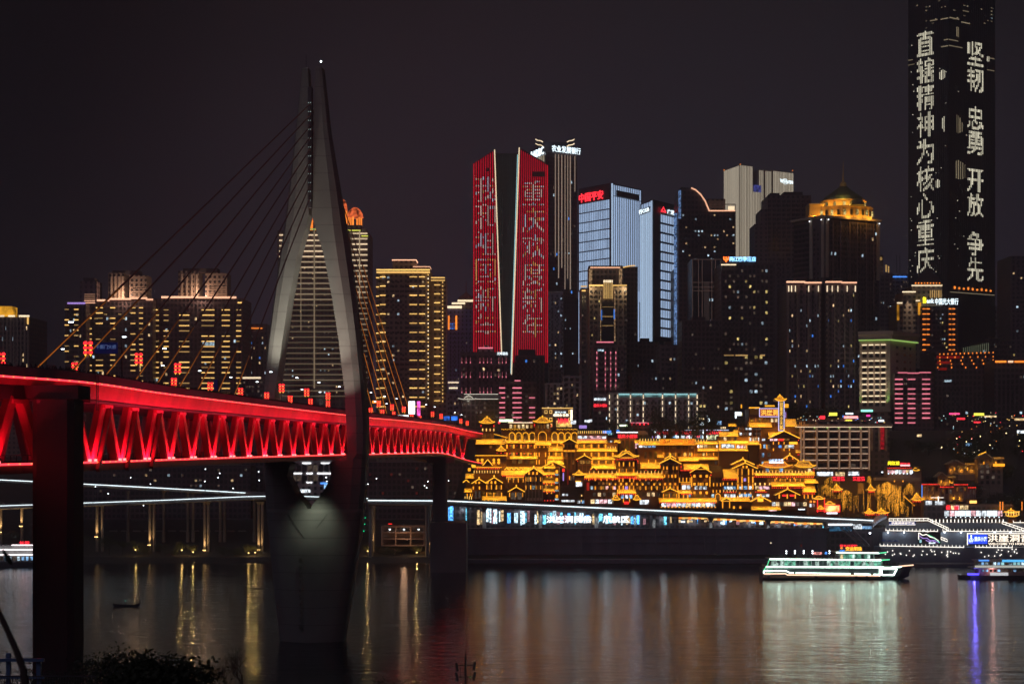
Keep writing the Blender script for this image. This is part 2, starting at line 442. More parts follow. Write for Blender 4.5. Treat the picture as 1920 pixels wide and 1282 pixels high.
while s < E_:
    p, zt, zb, d, nn = sta(s, -.16); dots.box(p.x-.1, p.x+.1, p.y-.16, p.y+.16, zt-.06, zt+.12)
    p, zt, zb, d, nn = sta(s, .56); dots.box(p.x-.1, p.x+.1, p.y-.16, p.y+.16, zb-.16, zb+.04)
    s += 3.4
stuff(base0(dots.build('light_line_bulbs', M_dotR, BR)))
# handrail posts of the lower walkway and truss diagonals
diag = {}
def diagonal(s_bot, s_top, off):
    pb, _, zb, _, _ = sta(s_bot, off); pt, zt, _, _, _ = sta(s_top, off)
    a = Vector((pb.x, pb.y, zb-.05)); b = Vector((pt.x, pt.y, zt-3.0))
    m = MB(); d = (b-a).normalized(); n = Vector((-d.y, d.x, 0)); n = sta(s_bot)[4]; e = n.cross(d).normalized()
    hw, hd = .95, .62; c = .22
    prof = [(-hw+c, -hd), (hw-c, -hd), (hw, -hd+c), (hw, hd), (-hw, hd), (-hw, -hd+c)]
    m.loft([[p+e*x+n*y for x, y in prof] for p in (a, b)])
    base0(m.build('truss_diagonal', M_steel, BR))
    return a, b
k0 = s_of_Y(246); V = []
s = k0-2*SPAN
while s < E_-8:
    if s > 4: V.append(s)
    s += SPAN*1.01
M_gus = M_steel
for i, s in enumerate(V):
    for off in (1.75, W-1.75):
        diagonal(s-1.0, s-SPAN*.5+1.4, off); diagonal(s+1.0, s+SPAN*.5-1.4, off)
    p, zt, zb, d, nn = sta(s+SPAN*.5, 1.55)
    # the gusset block where two diagonals meet under the upper deck
    a = p-d*2.3; b = p+d*2.3
    seg('gusset_plate', BR, (a.x, a.y, zt-3.3), (b.x, b.y, zt-3.3), .55, 1.5, M_steel)
    for sg in (-1, 1):
        q = sta(s+sg*1.5, .95)[0]
        bx('floodlight', BR, q.x-.22, q.x+.22, q.y-.3, q.y+.3, zb2+.0 if False else sta(s)[2]+.02, sta(s)[2]+.42, M_flood)
# dark bracing struts by the land pier
for s in V[2:5]:
    p, zt, zb, d, nn = sta(s+.5, .35); q, zt2, _, _, _ = sta(s+SPAN*.55, .9)
    seg('brace', BR, (p.x, p.y, zb-1.4), (q.x, q.y, zt2-3.7), .75, .6, paint('brace_red', (.25, .05, .055), .6, .2))
# lower walkway handrail
hr = MB(); s = 1
while s < E_:
    p, zt, zb, d, nn = sta(s, 3.0); hr.box(p.x-.05, p.x+.05, p.y-.05, p.y+.05, zb-.1, zb+1.2); s += 1.6
stuff(base0(hr.build('handrail_posts', M_steeld, BR)))
rib('handrail', M_steeld, [(2.95, 1.1, 'b'), (3.05, 1.1, 'b'), (3.05, 1.2, 'b'), (2.95, 1.2, 'b')], 0, E_)
# ladder and bracket on the fascia end by the pier
ld = MB(); p, zt, zb, d, nn = sta(S_P+1.5, -.35)
for q in (-.5, .5): ld.box(p.x-.06, p.x+.06, p.y+q-.06, p.y+q+.06, zt-4.2, zt+1.3)
for k in range(12): ld.box(p.x-.05, p.x+.05, p.y-.5, p.y+.5, zt-4+k*.45, zt-3.94+k*.45)
base0(ld.build('ladder', M_steeld, BR))
# lights of the bridge: a flood under every panel point, a wash along the fascia
for i, s in enumerate(V):
    p, zt, zb, d, nn = sta(s, .2); q = sta(s, 1.7)[0]
    lamp('truss_flood', 'SPOT', (p.x+nn.x*-.5, p.y-nn.y*.5, zb+.1), (1, .012, .052), 5200, BR, aim=(q.x, q.y, zb+3.8), spot_size=R(150), spot_blend=.7, shadow_soft_size=.35)
    if i % 5 == 0:
        p, zt, zb, d, nn = sta(s, W*.5)
        lamp('walkway_flood', 'POINT', (p.x, p.y, zb+1.0), (1, .012, .06), 260, BR, shadow_soft_size=.5)
    p, zt, zb, d, nn = sta(s+SPAN*.5, -1.5); q = sta(s+SPAN*.5, .5)[0]
    o = lamp('fascia_wash', 'AREA', (p.x, p.y, zt-3.4), (1, .012, .055), 360*rnd(.65, 1.3)*(.22 if s < S_P-4 else 1), BR, aim=(q.x, q.y, zt-1.5), shape='RECTANGLE', size=.3, size_y=SPAN*.98)
    # lay the long side of the lamp along the bridge
    f = (Vector((q.x, q.y, zt-1.5))-Vector((p.x, p.y, zt-3.4))).normalized(); yv = d-f*d.dot(f); yv.normalize(); xv = yv.cross(-f)
    o.rotation_euler = Matrix((xv, yv, -f)).transposed().to_euler()

# ---- pylon
YP = 471.0; tx = Vector((1, -.07, 0)).normalized(); ax = Vector((.07, 1, 0)).normalized(); PC = Vector((X(585, YP), YP, 0))
def pu(u): return (u-585)*YP/F            # transverse metres from the pylon axis
OUTR = [(130, 607), (250, 620), (370, 640), (500, 660), (620, 675), (720, 685), (800, 690), (860, 688.5), (930, 684), (1010, 675), (1100, 662), (1205, 644)]
OUTL = [(130, 567), (200, 560), (330, 545), (440, 530), (560, 515), (650, 504), (740, 497), (830, 494.5), (900, 496), (960, 500), (1050, 508.5), (1130, 517), (1205, 526)]
INR = [(130, 595), (200, 591), (390, 589.5), (405, 588), (430, 595), (480, 611), (560, 627), (640, 640), (740, 652), (850, 657), (868, 622), (893, 627), (925, 608), (945, 591), (955, 587)]
INL = [(130, 580), (200, 582.5), (390, 582), (405, 582.5), (430, 577), (480, 562), (560, 546), (640, 534), (740, 520), (850, 514), (868, 549), (893, 543), (925, 560), (945, 577), (955, 583)]
def lut(t, v):
    if v <= t[0][0]: return t[0][1]
    for (a, x), (b, y) in zip(t, t[1:]):
        if v <= b: return x+(y-x)*(v-a)/(b-a)
    return t[-1][1]
PY = thing('bridge_pylon', '', ''); 
for kk in ('label', 'category'):
    if kk in PY: del PY[kk]
PY.name = 'pylon'; PY.parent = BR; PY.location = Vector((PC.x, PC.y, 0))-wloc(BR)
def leg(side):
    rings = []
    vs_ = [130, 160, 200, 250, 300, 350, 390, 405, 430, 480, 520, 560, 600, 640, 690, 740, 790, 830, 850, 860, 868, 880, 893, 910, 925, 945, 955]
    for v in vs_:
        a = pu(lut(INR if side > 0 else INL, v)); b = pu(lut(OUTR if side > 0 else OUTL, v))
        z = Z(v, YP); dep = 4.2+4.5*sstep(130, 800, v); ch = min(abs(b-a)*.45, 1.2+2.2*sstep(130, 500, v))
        sg = 1 if b > a else -1
        pr = [(a, -dep/2), (b-sg*ch, -dep/2), (b-sg*ch*.3, -dep/2+ch*.35), (b, -dep/2+ch), (b, dep/2), (a, dep/2)]
        if sg < 0: pr = pr[::-1]
        rings.append([PC+tx*q+ax*r+Vector((0, 0, z)) for q, r in pr])
    m = MB().loft(rings[::-1]); return base0(m.build('pylon_leg', M_pylon, PY))
leg(1); leg(-1)
rings = []
for v in [953+8*k for k in range(36)]:
    a = pu(lut(OUTL, v)); b = pu(lut(OUTR, v)); z = Z(v, YP); dep = 8.72
    c0 = 2.6*sstep(950, 1040, v); cr = (a+b)/2+.4
    pr = [(a, -dep/2+3.3), (a+1.0, -dep/2+1.1), (a+3.4, -dep/2), (cr, -dep/2-c0), (b-3.4, -dep/2), (b-1.0, -dep/2+1.1), (b, -dep/2+3.3), (b, dep/2), (a, dep/2)]
    rings.append([PC+tx*q+ax*r+Vector((0, 0, z)) for q, r in pr])
base0(MB().loft(rings[::-1]).build('pylon_base', M_pylon, PY, True))
# cable anchor box between the legs with its small lamps
def pbox(name, u0, u1, v0, v1, y0, y1, mat, par=PY):
    m = MB(); q = [PC+tx*pu(u0)+ax*y0, PC+tx*pu(u1)+ax*y0, PC+tx*pu(u1)+ax*y1, PC+tx*pu(u0)+ax*y1]
    return base0(m.prism(q, Z(v1, YP), Z(v0, YP)).build(name, mat, par))
AB = pbox('cable_anchor_box', 581.5, 588.5, 168, 392, -3.6, -1.2, M_steeld)
for k in range(12):
    v = 198+k*16.5
    for u in (583.2, 586.8): pbox('anchor_lamp', u-.7, u+.7, v-.7, v+.7, -3.9, -3.62, emit('dim_anchor_lamp', (.75, .95, .9), .25, .5), AB)
pbox('mast', 573.6, 574.4, 104, 131, -.1, .1, M_steeld)
pbox('mast', 601.6, 602.4, 118, 131, -.1, .1, M_steeld)
base0(MB().ball(PC+tx*pu(602)+Vector((0, 0, Z(116, YP))), .28).build('beacon', emit('beacon_white', (.75, .95, 1), 8), PY))
# water gauge numbers painted on the base
GA = (PC+tx*pu(569)+ax*-7.05); GB = (PC+tx*pu(574.5)+ax*-7.05)
for k, t in enumerate('1987654321'):
    v = 1043+k*13.6
    letters(PY, t, GA, GB, Z(v+8, YP), Z(v, YP), paint('gauge_paint', (.13, .12, .1), .8), .02, 'gauge_number')
for sgn in (-1, 1):      # joint lines on the bow of the base
    a = PC+tx*pu(582)+ax*-5.9; a.z = Z(1013, YP)
    b = PC+tx*(pu(582)+sgn*pu(622))+ax*-4.5; b.z = Z(962, YP)
    m = MB().bar(a, b, .12, .12); base0(m.build('joint_line', paint('joint_grey', (.12, .12, .11), .8), PY))
# pylon floodlights: deck level lamps wash the legs from below, one lamp lights the bow
for u, pw in ((548, 66000), (622, 66000), (516, 24000), (655, 9000)):
    a = PC+tx*pu(u)+ax*-17; a.z = 69.6
    b = PC+tx*pu(585+(u-585)*.9)+ax*-4; b.z = 116 if pw > 20000 else 84
    lamp('pylon_flood', 'SPOT', a, (1, .93, .78), pw, BR, aim=b, spot_size=R(66), spot_blend=1, shadow_soft_size=.6)
for u, pw in ((602, 3000),):
    a = PC+tx*pu(u)+ax*-12.5; a.z = 44
    b = PC+tx*pu(597)+ax*-5; b.z = 35.5
    lamp('base_flood', 'SPOT', a, (.9, 1, .78), pw, BR, aim=b, spot_size=R(86), spot_blend=1, shadow_soft_size=2)

# ---- land pier and river pier
def pier(name, u0, u1, v0, zb, Y, D, mat):
    a = X(u0, Y); b = X(u1, Y); c = .8
    pts = [(a+c, Y), (b-c, Y), (b, Y+c), (b, Y+D-c), (b-c, Y+D), (a+c, Y+D), (a, Y+D-c), (a, Y+c)]
    return base0(MB().prism(pts, zb, Z(v0, Y)).build(name, mat, BR))
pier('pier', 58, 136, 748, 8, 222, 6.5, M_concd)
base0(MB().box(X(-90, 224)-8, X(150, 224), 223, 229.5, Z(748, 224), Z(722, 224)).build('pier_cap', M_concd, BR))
pier('pier', 811, 838, 858, -2, 742, 7, M_conc)
base0(MB().box(X(800, 742), X(852, 742), 741, 750, Z(868, 742), Z(857.5, 742)).build('pier_cap', M_conc, BR))
base0(MB().box(X(806, 730), X(874, 730), 730, 756, -3, Z(980, 730)).build('pier_base', M_conc, BR))

# ---- stay cables: one plane along the middle of the deck
def s_for_u(u):
    best = None
    for q in ST[::2]:
        p = sta(q[0], W/2)[0]; e = abs(960+p.x*F/p.y-u)
        if best is None or e < best[0]: best = (e, q[0])
    return best[1]
CT = Vector((PC.x+tx.x*0, PC.y-2.5, 0))
def cable(u, vtop, power):
    s = s_for_u(u); p, zt, zb, d, n = sta(s, W/2); a = Vector((p.x, p.y, zt+.2)); b = Vector((CT.x, CT.y, Z(vtop, YP)))
    base0(MB().tube([a, b], .2, 6).build('stay_cable', M_cable, BR))
    dr = (b-a).normalized()
    # amber floodlight put in as glowing tubes along the lower sheath
    n = 6
    for k in range(n):
        m_ = emit('cable_flood_glow_%d' % k if power else 'cable_flood_glow_near_%d' % k, (1, .27, .03), (1.0-.13*k) if power else .55*(1-k/n))
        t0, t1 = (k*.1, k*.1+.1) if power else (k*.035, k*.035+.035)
        off = Vector((.17, -.17, 0)); p0 = a.lerp(b, t0)+off; p1 = a.lerp(b, t1)+off
        base0(MB().tube([p0, p1], .09, 4).build('cable_glow', m_, BR))
for u, v in ((40, 197), (108, 218), (172, 238), (232, 258), (276, 280), (320, 302), (358, 323), (398, 346), (430, 368)): cable(u, v, 0)
for i, u in enumerate((676, 690, 703, 716, 729, 742, 753, 764, 775)): cable(u, 368-i*21, 1)

# ---- deck lamps with clusters of red lanterns
def lantern_meshes():
    m = MB(); m.ball((0, 0, 0), .36, 8, 5, .85); body = m.mesh('lantern', M_lantern, True)
    g = MB(); g.box(-.13, .13, -.13, .13, -.42, -.3); g.box(-.04, .04, -.04, .04, -.62, -.42); tas = g.mesh('tassel', M_lgold)
    return body, tas
LB, TB = lantern_meshes()
def lamp_post(u, vc, hpx, i, far, label):
    Y = F*2.15/hpx; c = P(u, vc, Y); s = s_of_Y(min(800, max(173, Y))); zt = sta(s)[1]
    e = thing('street_lamp', label, 'street lamp', (c.x, c.y, zt+.15), 'lantern hung street lamps along the bridge deck')
    top = c.z+2.6
    m = MB().tube([(c.x, c.y+.35, zt), (c.x, c.y+.35, c.z), (c.x, c.y+.35, top)], [.12, .1, .07], 6); base0(m.build('pole', M_pole, e))
    pts = [(c.x-2.6*t, c.y+.35, top+1.6*math.sin(t*1.45)) for t in (0, .2, .4, .6, .8, 1)]
    base0(MB().tube(pts, .06, 5).build('arm', M_pole, e))
    hx = pts[-1][0]; bx('lamp_head', e, hx-.6, hx+.1, c.y+.2, c.y+.5, pts[-1][2]-.1, pts[-1][2]+.05, M_white)
    base0(MB().box(c.x-.6, c.x+.6, c.y+.1, c.y+.2, c.z+1.05, c.z+1.12).build('crossbar', M_pole, e))
    for r in range(3):
        for q in (-.42, .42):
            o = put('lantern', LB, e, (c.x+q, c.y, c.z+(1-r)*.76)); put('tassel', TB, o, (c.x+q, c.y, c.z+(1-r)*.76))
PO = [(2, 672, 23, 0), (165, 652, 25, 0), (260, 672, 21, 0), (333, 690, 19, 0), (528, 727, 15.5, 0), (575, 735, 14, 0), (615, 742, 13, 0), (652, 748, 12, 0),
      (140, 688, 17.5, 1), (326, 716, 16, 1), (394, 724, 15, 1), (451, 734, 14, 1), (500, 742, 13.6, 1), (544, 748, 13, 1), (582, 753, 12, 1), (615, 757, 11.5, 1),
      (710, 757, 11, 0), (735, 763, 10.5, 0), (757, 767, 10.2, 0), (811, 776, 9.2, 0), (827, 780, 9, 0), (864, 789, 8.3, 0), (876, 793, 8.1, 0),
      (695, 770, 11, 1), (717, 773, 10.5, 1), (738, 776, 10, 1), (772, 782, 9.6, 1), (787, 784, 9.4, 1)]
ORD = ['first', 'second', 'third', 'fourth', 'fifth', 'sixth', 'seventh', 'eighth', 'ninth', 'tenth', 'eleventh', 'twelfth', 'thirteenth', 'fourteenth', 'fifteenth', 'sixteenth', 'seventeenth', 'eighteenth', 'nineteenth', 'twentieth',
       'twenty-first', 'twenty-second', 'twenty-third', 'twenty-fourth', 'twenty-fifth', 'twenty-sixth', 'twenty-seventh', 'twenty-eighth', 'twenty-ninth', 'thirtieth']
for far in (0, 1):
    row = sorted([p for p in PO if p[3] == far])
    for i, (u, v, h, _) in enumerate(row):
        lamp_post(u, v, h, i, far, '%s lantern hung street lamp from the left in the bridge deck’s %s row' % (ORD[i], 'upper' if not far else 'lower'))
# small crowd along the railing
def person_into(m, x, y, z, h=1.7):
    m.loft([[(x+math.cos(a)*r, y+math.sin(a)*r*.6, z+h*k) for a in (0, 1.57, 3.14, 4.71)] for k, r in ((0, .16), (.45, .2), (.78, .25), (.84, .08))]); m.ball((x, y, z+h*.92), h*.07, 5, 3)
random.seed(3); cr = MB(); s = 2
while s < E_-2:
    for off in (rnd(.6, 1.0), rnd(1.0, 2.6)):
        p, zt, zb, d, nn = sta(s+rnd(-.4, .4), off); person_into(cr, p.x, p.y, zt+.42, rnd(1.55, 1.82))
    s += rnd(.7, 1.5)
stuff(tag(cr.build('crowd', M_person), 'packed crowd of dark silhouettes along the railing of the bridge deck', 'crowd'))
# direction signs over the carriageway
def deck_sign(u0, u1, v0, v1, Y, body, label, post_u):
    a = P(u0, v1, Y); b = P(u1, v0, Y); zt = sta(s_of_Y(Y))[1]
    e = thing('road_sign', label, 'sign', (X(post_u, Y), Y+.3, zt))
    px = X(post_u, Y); base0(MB().tube([(px, Y+.3, zt), (px, Y+.3, b.z)], .16, 6).build('post', M_steeld, e))
    base0(MB().box(min(a.x, px), max(b.x, px), Y+.1, Y+.2, (a.z+b.z)/2-.1, (a.z+b.z)/2+.1).build('arm', M_steeld, e))
    pl = bx('sign_plate', e, a.x, b.x, Y-.05, Y+.06, a.z, b.z, M_blueS)
    if body: letters(e, body, (a.x+.3, Y), (b.x-.3, Y), a.z+(b.z-a.z)*.42, b.z-(b.z-a.z)*.2, M_signw, .01, proud=.1)
deck_sign(177, 221, 642, 663, 300, '千厮门大桥', 'large blue overhead sign naming the bridge beside the left cables', 228)
deck_sign(401, 408, 712, 731, 340, '', 'narrow blue sign plate on a post by the bridge railing', 408)
M_blueE = emit('backlit_blue_sign', (.03, .16, .75), 1.4, 0, 'NONE', .4)
def lit_sign(u0, u1, v0, v1, Y, mat, label, name='road_sign', frame=None):
    a = P(u0, v1, Y); b = P(u1, v0, Y); g = sta(s_of_Y(min(Y, 800)))[1] if Y < 800 else a.z-3
    e = thing(name, label, 'sign', ((a.x+b.x)/2, Y, min(g, a.z-1)))
    base0(MB().tube([((a.x+b.x)/2, Y+.3, min(g, a.z-1)), ((a.x+b.x)/2, Y+.3, b.z)], .15, 5).build('post', M_steeld, e))
    bx('sign_plate', e, a.x, b.x, Y-.1, Y+.1, a.z, b.z, mat)
    return e
lit_sign(832, 843, 780, 788, 700, M_blueE, 'small lit blue road sign at the far end of the bridge, left of two')
lit_sign(846, 858, 780, 788, 705, M_blueE, 'small lit blue road sign at the far end of the bridge, right of two')

b_ = lit_sign(766, 778, 752, 776, 640, emit('billboard_white', (.95, .97, 1), 2.6), 'bright white billboard where the bridge meets the far bank', 'billboard')
b_ = lit_sign(782, 788, 752, 779, 645, emit('neon_mixed', (.9, .1, .5), 1.8, tex=.8), 'tall narrow neon sign beside the white billboard', 'neon_sign')
b_ = lit_sign(698, 714, 751, 755.5, 640, emit('sign_orange', (1, .28, .03), 2), 'orange lit sign just right of the pylon above the deck', 'shop_sign')
b_ = lit_sign(746, 766, 778, 781, 645, emit('strip_whitish', (.9, .95, 1), 3), 'low white strip sign under the orange cables', 'shop_sign')
# ---------------------------------------------------------------- the city
Wd = paint('window_glass_dark', (.025, .027, .035), .2, .3, 1)
Ww = emit('window_warm', (1, .68, .34), .9, .7, tex=.9)
Wc = emit('window_cool', (.62, .85, 1), .8, .7, tex=.9)
Wy = emit('window_yellow', (1, .76, .25), .7, .7, tex=.9)
Wb = emit('window_blue', (.06, .28, 1), .9, .6)
Wm = emit('window_dim', (.55, .4, .3), .16, .6, tex=.9)
LY = emit('led_yellow', (1, .58, .16), 1.5, .35)
LYd = emit('led_yellow_dim', (1, .6, .2), .55, .4)
LP = emit('led_peach', (1, .5, .3), 1.6, .2)
LPk = emit('led_pink', (1, .24, .32), 1.15, .25)
LW = emit('led_white', (.9, .95, 1), 3.2, .15)
LWw = emit('led_warm_white', (1, .78, .5), 1.5, .2)
LI = emit('led_ice', (.5, .68, 1), .8, .14)
LIb = emit('led_ice_bright', (.55, .74, 1), .85, .1)
LO = emit('led_orange', (1, .25, .03), 1.6, .25)
LV = emit('led_violet', (.55, .35, 1), 1.0, .1)
LG = emit('led_green', (.5, .85, .2), .7, .1)
LC = emit('led_cyan', (.45, .9, .95), .9, .2)
LRd = emit('led_red', (1, .02, .02), 2.2, .15)
LB2 = emit('led_blue', (.08, .3, 1), 1.8, .2)
SW = emit('sign_white', (.78, .93, 1), 2.4)
SR = emit('sign_red', (1, .025, .04), 2.6)
F_dark = facade('facade_dark', (.15, .115, .125), 3.2, 2.6, .62, .6)
F_plum = facade('facade_plum', (.2, .15, .16), 3.1, 3.4, .45, .55)
F_tan = facade('facade_tan', (.3, .235, .19), 3.2, 3.0, .5, .5)
F_grey = facade('facade_grey', (.33, .31, .34), 3.1, 3.6, .4, .5)
F_glass = facade('facade_glass', (.06, .065, .085), 4.0, 1.6, .86, .86, (.03, .034, .046), .4)
F_pale = facade('facade_pale', (.42, .37, .36), 3.2, 3.3, .42, .52)
P_roof = paint('roof_dark', (.07, .06, .065), .85, .3, .3)
P_wht = paint('stone_cream', (.5, .42, .33), .75, .15, .3)
def cell_hit(bv, px, py, dx, dy, need):
    return sum(bv.ray_cast(Vector((px+a*dx, py+c*dy, 2)), Vector((0, 0, -1)))[0] is not None for a in (-.3, 0, .3) for c in (-.3, 0, .3)) >= need
def gz(x, y): return ground(x, y)-3
def B(name, label, pts, vt, Yr, mat, **k):
    c = [sum(p[i] for p in pts)/len(pts) for i in (0, 1)]
    return Bld(name, label, pts, vt, Yr, mat, zb=k.pop('zb', min(gz(c[0], c[1]), gz(pts[0][0], pts[0][1]))), **k)
def box_on(b, name, u0, u1, v0, v1, Y, D, mat, parent=None):
    """a roof block: own depth, sits on the building"""
    return bx(name, parent or b.e, X(u0, Y), X(u1, Y), Y, Y+D, Z(v1, Y), Z(v0, Y), mat)
def cols_rows(b, name, f, cols, rows, h, mat, p=1, seed=0, proud=.5, thick=.6, alt=None):
    rg = random.Random(seed)
    for (a, c) in cols:
        for v in rows:
            if rg.random() > p: continue
            m = mat if alt is None or rg.random() < .75 else alt
            b.rect(name, f, a, c, v-h/2, v+h/2, m, proud, thick)

# 1 leftmost block
b = B('office_block', 'pale office block with a golden roof box at the far left edge', front(-70, 55, 1050, 40), 594, 1050, F_tan)
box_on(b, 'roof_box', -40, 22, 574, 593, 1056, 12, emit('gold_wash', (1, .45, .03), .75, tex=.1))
for a, c in ((-30, 8), (16, 28), (36, 55)): b.rect('cornice_light', 0, a, c, 591, 594, LWw, .9, 1.0)
for k in range(10): b.rect('pilaster', 0, -8+k*6.6, -6+k*6.6, 597, 760, P_wht, .5, .8)
b.grid('window', 0, -4, 54, 600, 690, 9, 9, .5, .6, [Wd, Wc, Ww, None], [5, .4, .4, 2], 3)
b.rect('corner_light', 0, 51, 54, 595, 608, LY, .6, .4)

# 2 riverside apartment towers on the left
colsL = [(121.5, 129), (134, 146)]
b = B('apartment_tower', 'left wing apartment tower with a violet lit cornice behind the bridge cables', front(122, 161, 1000, 30), 569, 1000, F_dark)
b.rect('cornice_light', 0, 127, 160, 567, 570, LV, .8, .9)
cols_rows(b, 'balcony_light', 0, [(121.5, 129), (139, 147)], [580+9.8*k for k in range(17)], 1.6, LY, .72, 1, alt=LYd)
b.grid('window', 0, 123, 160, 575, 735, 6, 16, .4, .5, [Wd, Wc, Ww], [8, .3, .3], 31, .1)
box_on(b, 'roof_tower', 150, 181, 527, 569, 1008, 14, F_plum)
for k in range(5): box_on(b, 'roof_tower_light', 158, 178, 551+k*4, 552.4+k*4, 1007.6, 1, LP if k > 2 else emit('led_peach_dim', (1, .5, .3), .35))
box_on(b, 'roof_cap', 156, 177, 521, 527.2, 1010, 10, P_roof)

def crown(b, u0, u1, v0, v1, Y):
    w_ = u1-u0
    box_on(b, 'crown_block', u0, u0+w_*.42, v0+8, v1, Y, 14, F_tan); box_on(b, 'crown_block', u0+w_*.55, u1, v0+12, v1, Y+1, 14, F_tan)
    box_on(b, 'crown_top', u0+w_*.1, u0+w_*.8, v0+3, v0+11.5, Y+3, 9, P_roof)
    for k in range(4):
        q = u0+w_*.06+k*w_*.1; box_on(b, 'crown_fin', q, q+w_*.035, v0+14, v1-.5, Y-.8, .7, P_wht)
    for k in range(5): box_on(b, 'crown_light', u0+w_*.62, u1-1, v1-19+k*4.2, v1-17.8+k*4.2, Y+.4, .8, emit('led_peach_dim', (1, .5, .3), .35))
    lamp('crown_wash', 'POINT', (X((u0+u1)/2, Y), Y-6, Z(v1-3, Y)), (1, .6, .4), 9000, b.e, shadow_soft_size=1)
b = B('apartment_tower', 'broad apartment tower with peach lit roofline, left of the two crowned towers', front(159, 286, 1010, 34), 561, 1010, F_dark)
for a, c, v in ((176, 205, 563), (204, 246, 560.5), (244, 276, 559), (274, 287, 561.5)): b.rect('cornice_light', 0, a, c, v-1.4, v+1.6, LP, 1, 1.2)
crown(b, 203, 275, 504, 559.5, 1014)
cols_rows(b, 'balcony_light', 0, [(164, 172), (180, 193), (207, 216), (245, 254), (261, 268)], [577+9.8*k for k in range(17)], 1.7, LY, .78, 2, alt=LYd)
for k in range(8): b.rect('balcony_light', 0, 168+k*9, 174+k*9, 588.5+((k*7) % 3)*8, 590+((k*7) % 3)*8, LYd, .5, .6)
b.grid('window', 0, 162, 284, 572, 735, 14, 16, .4, .5, [Wd, Wc, Ww, None], [7, .35, .3, 3], 32, .1)
b = B('apartment_tower', 'broad apartment tower with peach lit roofline, right of the two crowned towers', front(287.5, 455, 1020, 34), 559, 1020, F_dark)
b.rect('cornice_light', 0, 303, 372, 555.5, 559, LP, 1, 1.2); b.rect('cornice_light', 0, 372.4, 443, 556, 559.5, LP, 1, 1.2); b.rect('cornice_light', 0, 446, 455, 566.5, 568.5, LY, 1, 1.2)
crown(b, 334, 426, 500, 556.5, 1024)
cols_rows(b, 'balcony_light', 0, [(289, 298), (307, 316), (336, 355), (378, 402), (416, 431), (443, 452)], [581+9.8*k for k in range(17)], 1.7, LY, .8, 3, alt=LYd)
b.grid('window', 0, 289, 454, 572, 738, 18, 16, .4, .5, [Wd, Wc, Ww, None], [7, .4, .3, 3], 33, .1)
b.rect('lit_terrace', 0, 380, 402, 640, 648, Wc, .2, .3)

# 3 block behind the left leg
b = B('apartment_block', 'low apartment block with orange roof edge just left of the pylon', front(456, 500, 1080, 30), 607, 1080, F_plum)
b.rect('cornice_light', 0, 461, 492, 614.4, 616.4, LO, .8, 1)
b.grid('window', 0, 458, 500, 620, 740, 8, 13, .45, .45, [Wd, Wc, Ww, Wb, None], [5, 1, 1, .5, 3], 4)
cols_rows(b, 'balcony_light', 0, [(458, 463)], [622+10*k for k in range(11)], 1.6, LO, .6, 5)
b = B('low_block', 'low dark block with one bright strip of windows left of the pylon', front(452, 500, 900, 30), 702, 900, F_dark)
b.rect('lit_strip', 0, 455, 489, 706.5, 710, LWw, .4, .5)
b.grid('window', 0, 455, 498, 713, 745, 8, 4, .6, .5, [Wd, Wm], [2, 1], 6)

# 4 ribbed balcony towers framed by the pylon
BAL = [emit('balcony_lit_%d' % k, (1, .74, .46), s_, .3) for k, s_ in enumerate((1.1, .55, .28, .14, .085))]  # glow by row stands in for lamps lighting the balcony slabs
def balcony_tower(b, f, u0, u1, v0, n, pitch, ntop, seed):
    rg = random.Random(seed)
    for k in range(n):
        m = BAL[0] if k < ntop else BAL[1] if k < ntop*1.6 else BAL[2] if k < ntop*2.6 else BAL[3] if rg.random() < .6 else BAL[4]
        v = v0+k*pitch; mid = (u0+u1)/2
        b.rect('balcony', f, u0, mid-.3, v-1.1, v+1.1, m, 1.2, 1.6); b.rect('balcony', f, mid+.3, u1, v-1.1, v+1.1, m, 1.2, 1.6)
b = B('balcony_tower', 'tall apartment tower of stacked glowing balconies framed between the pylon legs', front(520, 655, 1040, 36), 432, 1040, F_dark)
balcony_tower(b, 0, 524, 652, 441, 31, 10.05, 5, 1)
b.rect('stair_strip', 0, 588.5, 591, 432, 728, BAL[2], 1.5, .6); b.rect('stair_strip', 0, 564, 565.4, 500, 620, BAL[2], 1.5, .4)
b.grid('window', 0, 530, 650, 446, 740, 16, 29, .3, .35, [None, Wc, Ww, Wm], [14, .8, .8, 1.5], 7, .15)
def cupola(b, uc, w_, v0, v1, Y, mat):
    e = wloc(b.e); x = X(uc, Y); rw = w_/2*Y/F; z0 = Z(v1, Y); z1 = Z(v0, Y); h = z1-z0
    m = MB(); n = 10
    prof = [(1.12, .52), (1.0, .56), (.96, .7), (.75, .84), (.45, .95), (.2, 1.0)]
    m.loft([[(x+math.cos(6.283*i/n)*rw*r, Y+8+math.sin(6.283*i/n)*rw*r, z0+h*t) for i in range(n)] for r, t in prof])
    base0(m.build('cupola_roof', mat, b.e))
    for i in range(6):
        a = 6.283*i/6+.3; bx('cupola_column', b.e, x+math.cos(a)*rw*.8-.5, x+math.cos(a)*rw*.8+.5, Y+8+math.sin(a)*rw*.8-.5, Y+8+math.sin(a)*rw*.8+.5, z0, z0+h*.53, LO)
M_cup = emit('cupola_orange', (1, .17, .05), .9, tex=.25)
cupola(b, 586, 26, 392, 432, 1040, M_cup); 
b.rect('crown_light', 0, 570, 600, 429, 431, LG, 1, 1)
b2 = B('balcony_tower', 'slim apartment tower with orange lit cupolas right of the pylon', front(640, 690.5, 1060, 34), 434, 1060, F_dark)
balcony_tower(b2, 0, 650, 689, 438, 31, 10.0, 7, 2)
b2.rect('crown_light', 0, 650, 676, 431.5, 433, emit('led_lime', (.9, .9, .12), 1.2), 1, 1); b2.rect('crown_light', 0, 678, 690, 442, 443.6, MATS['led_lime'], 1.4, 1)
b2.rect('corner_strip', 0, 673.5, 675.5, 433, 560, BAL[1], 1.5, .4)
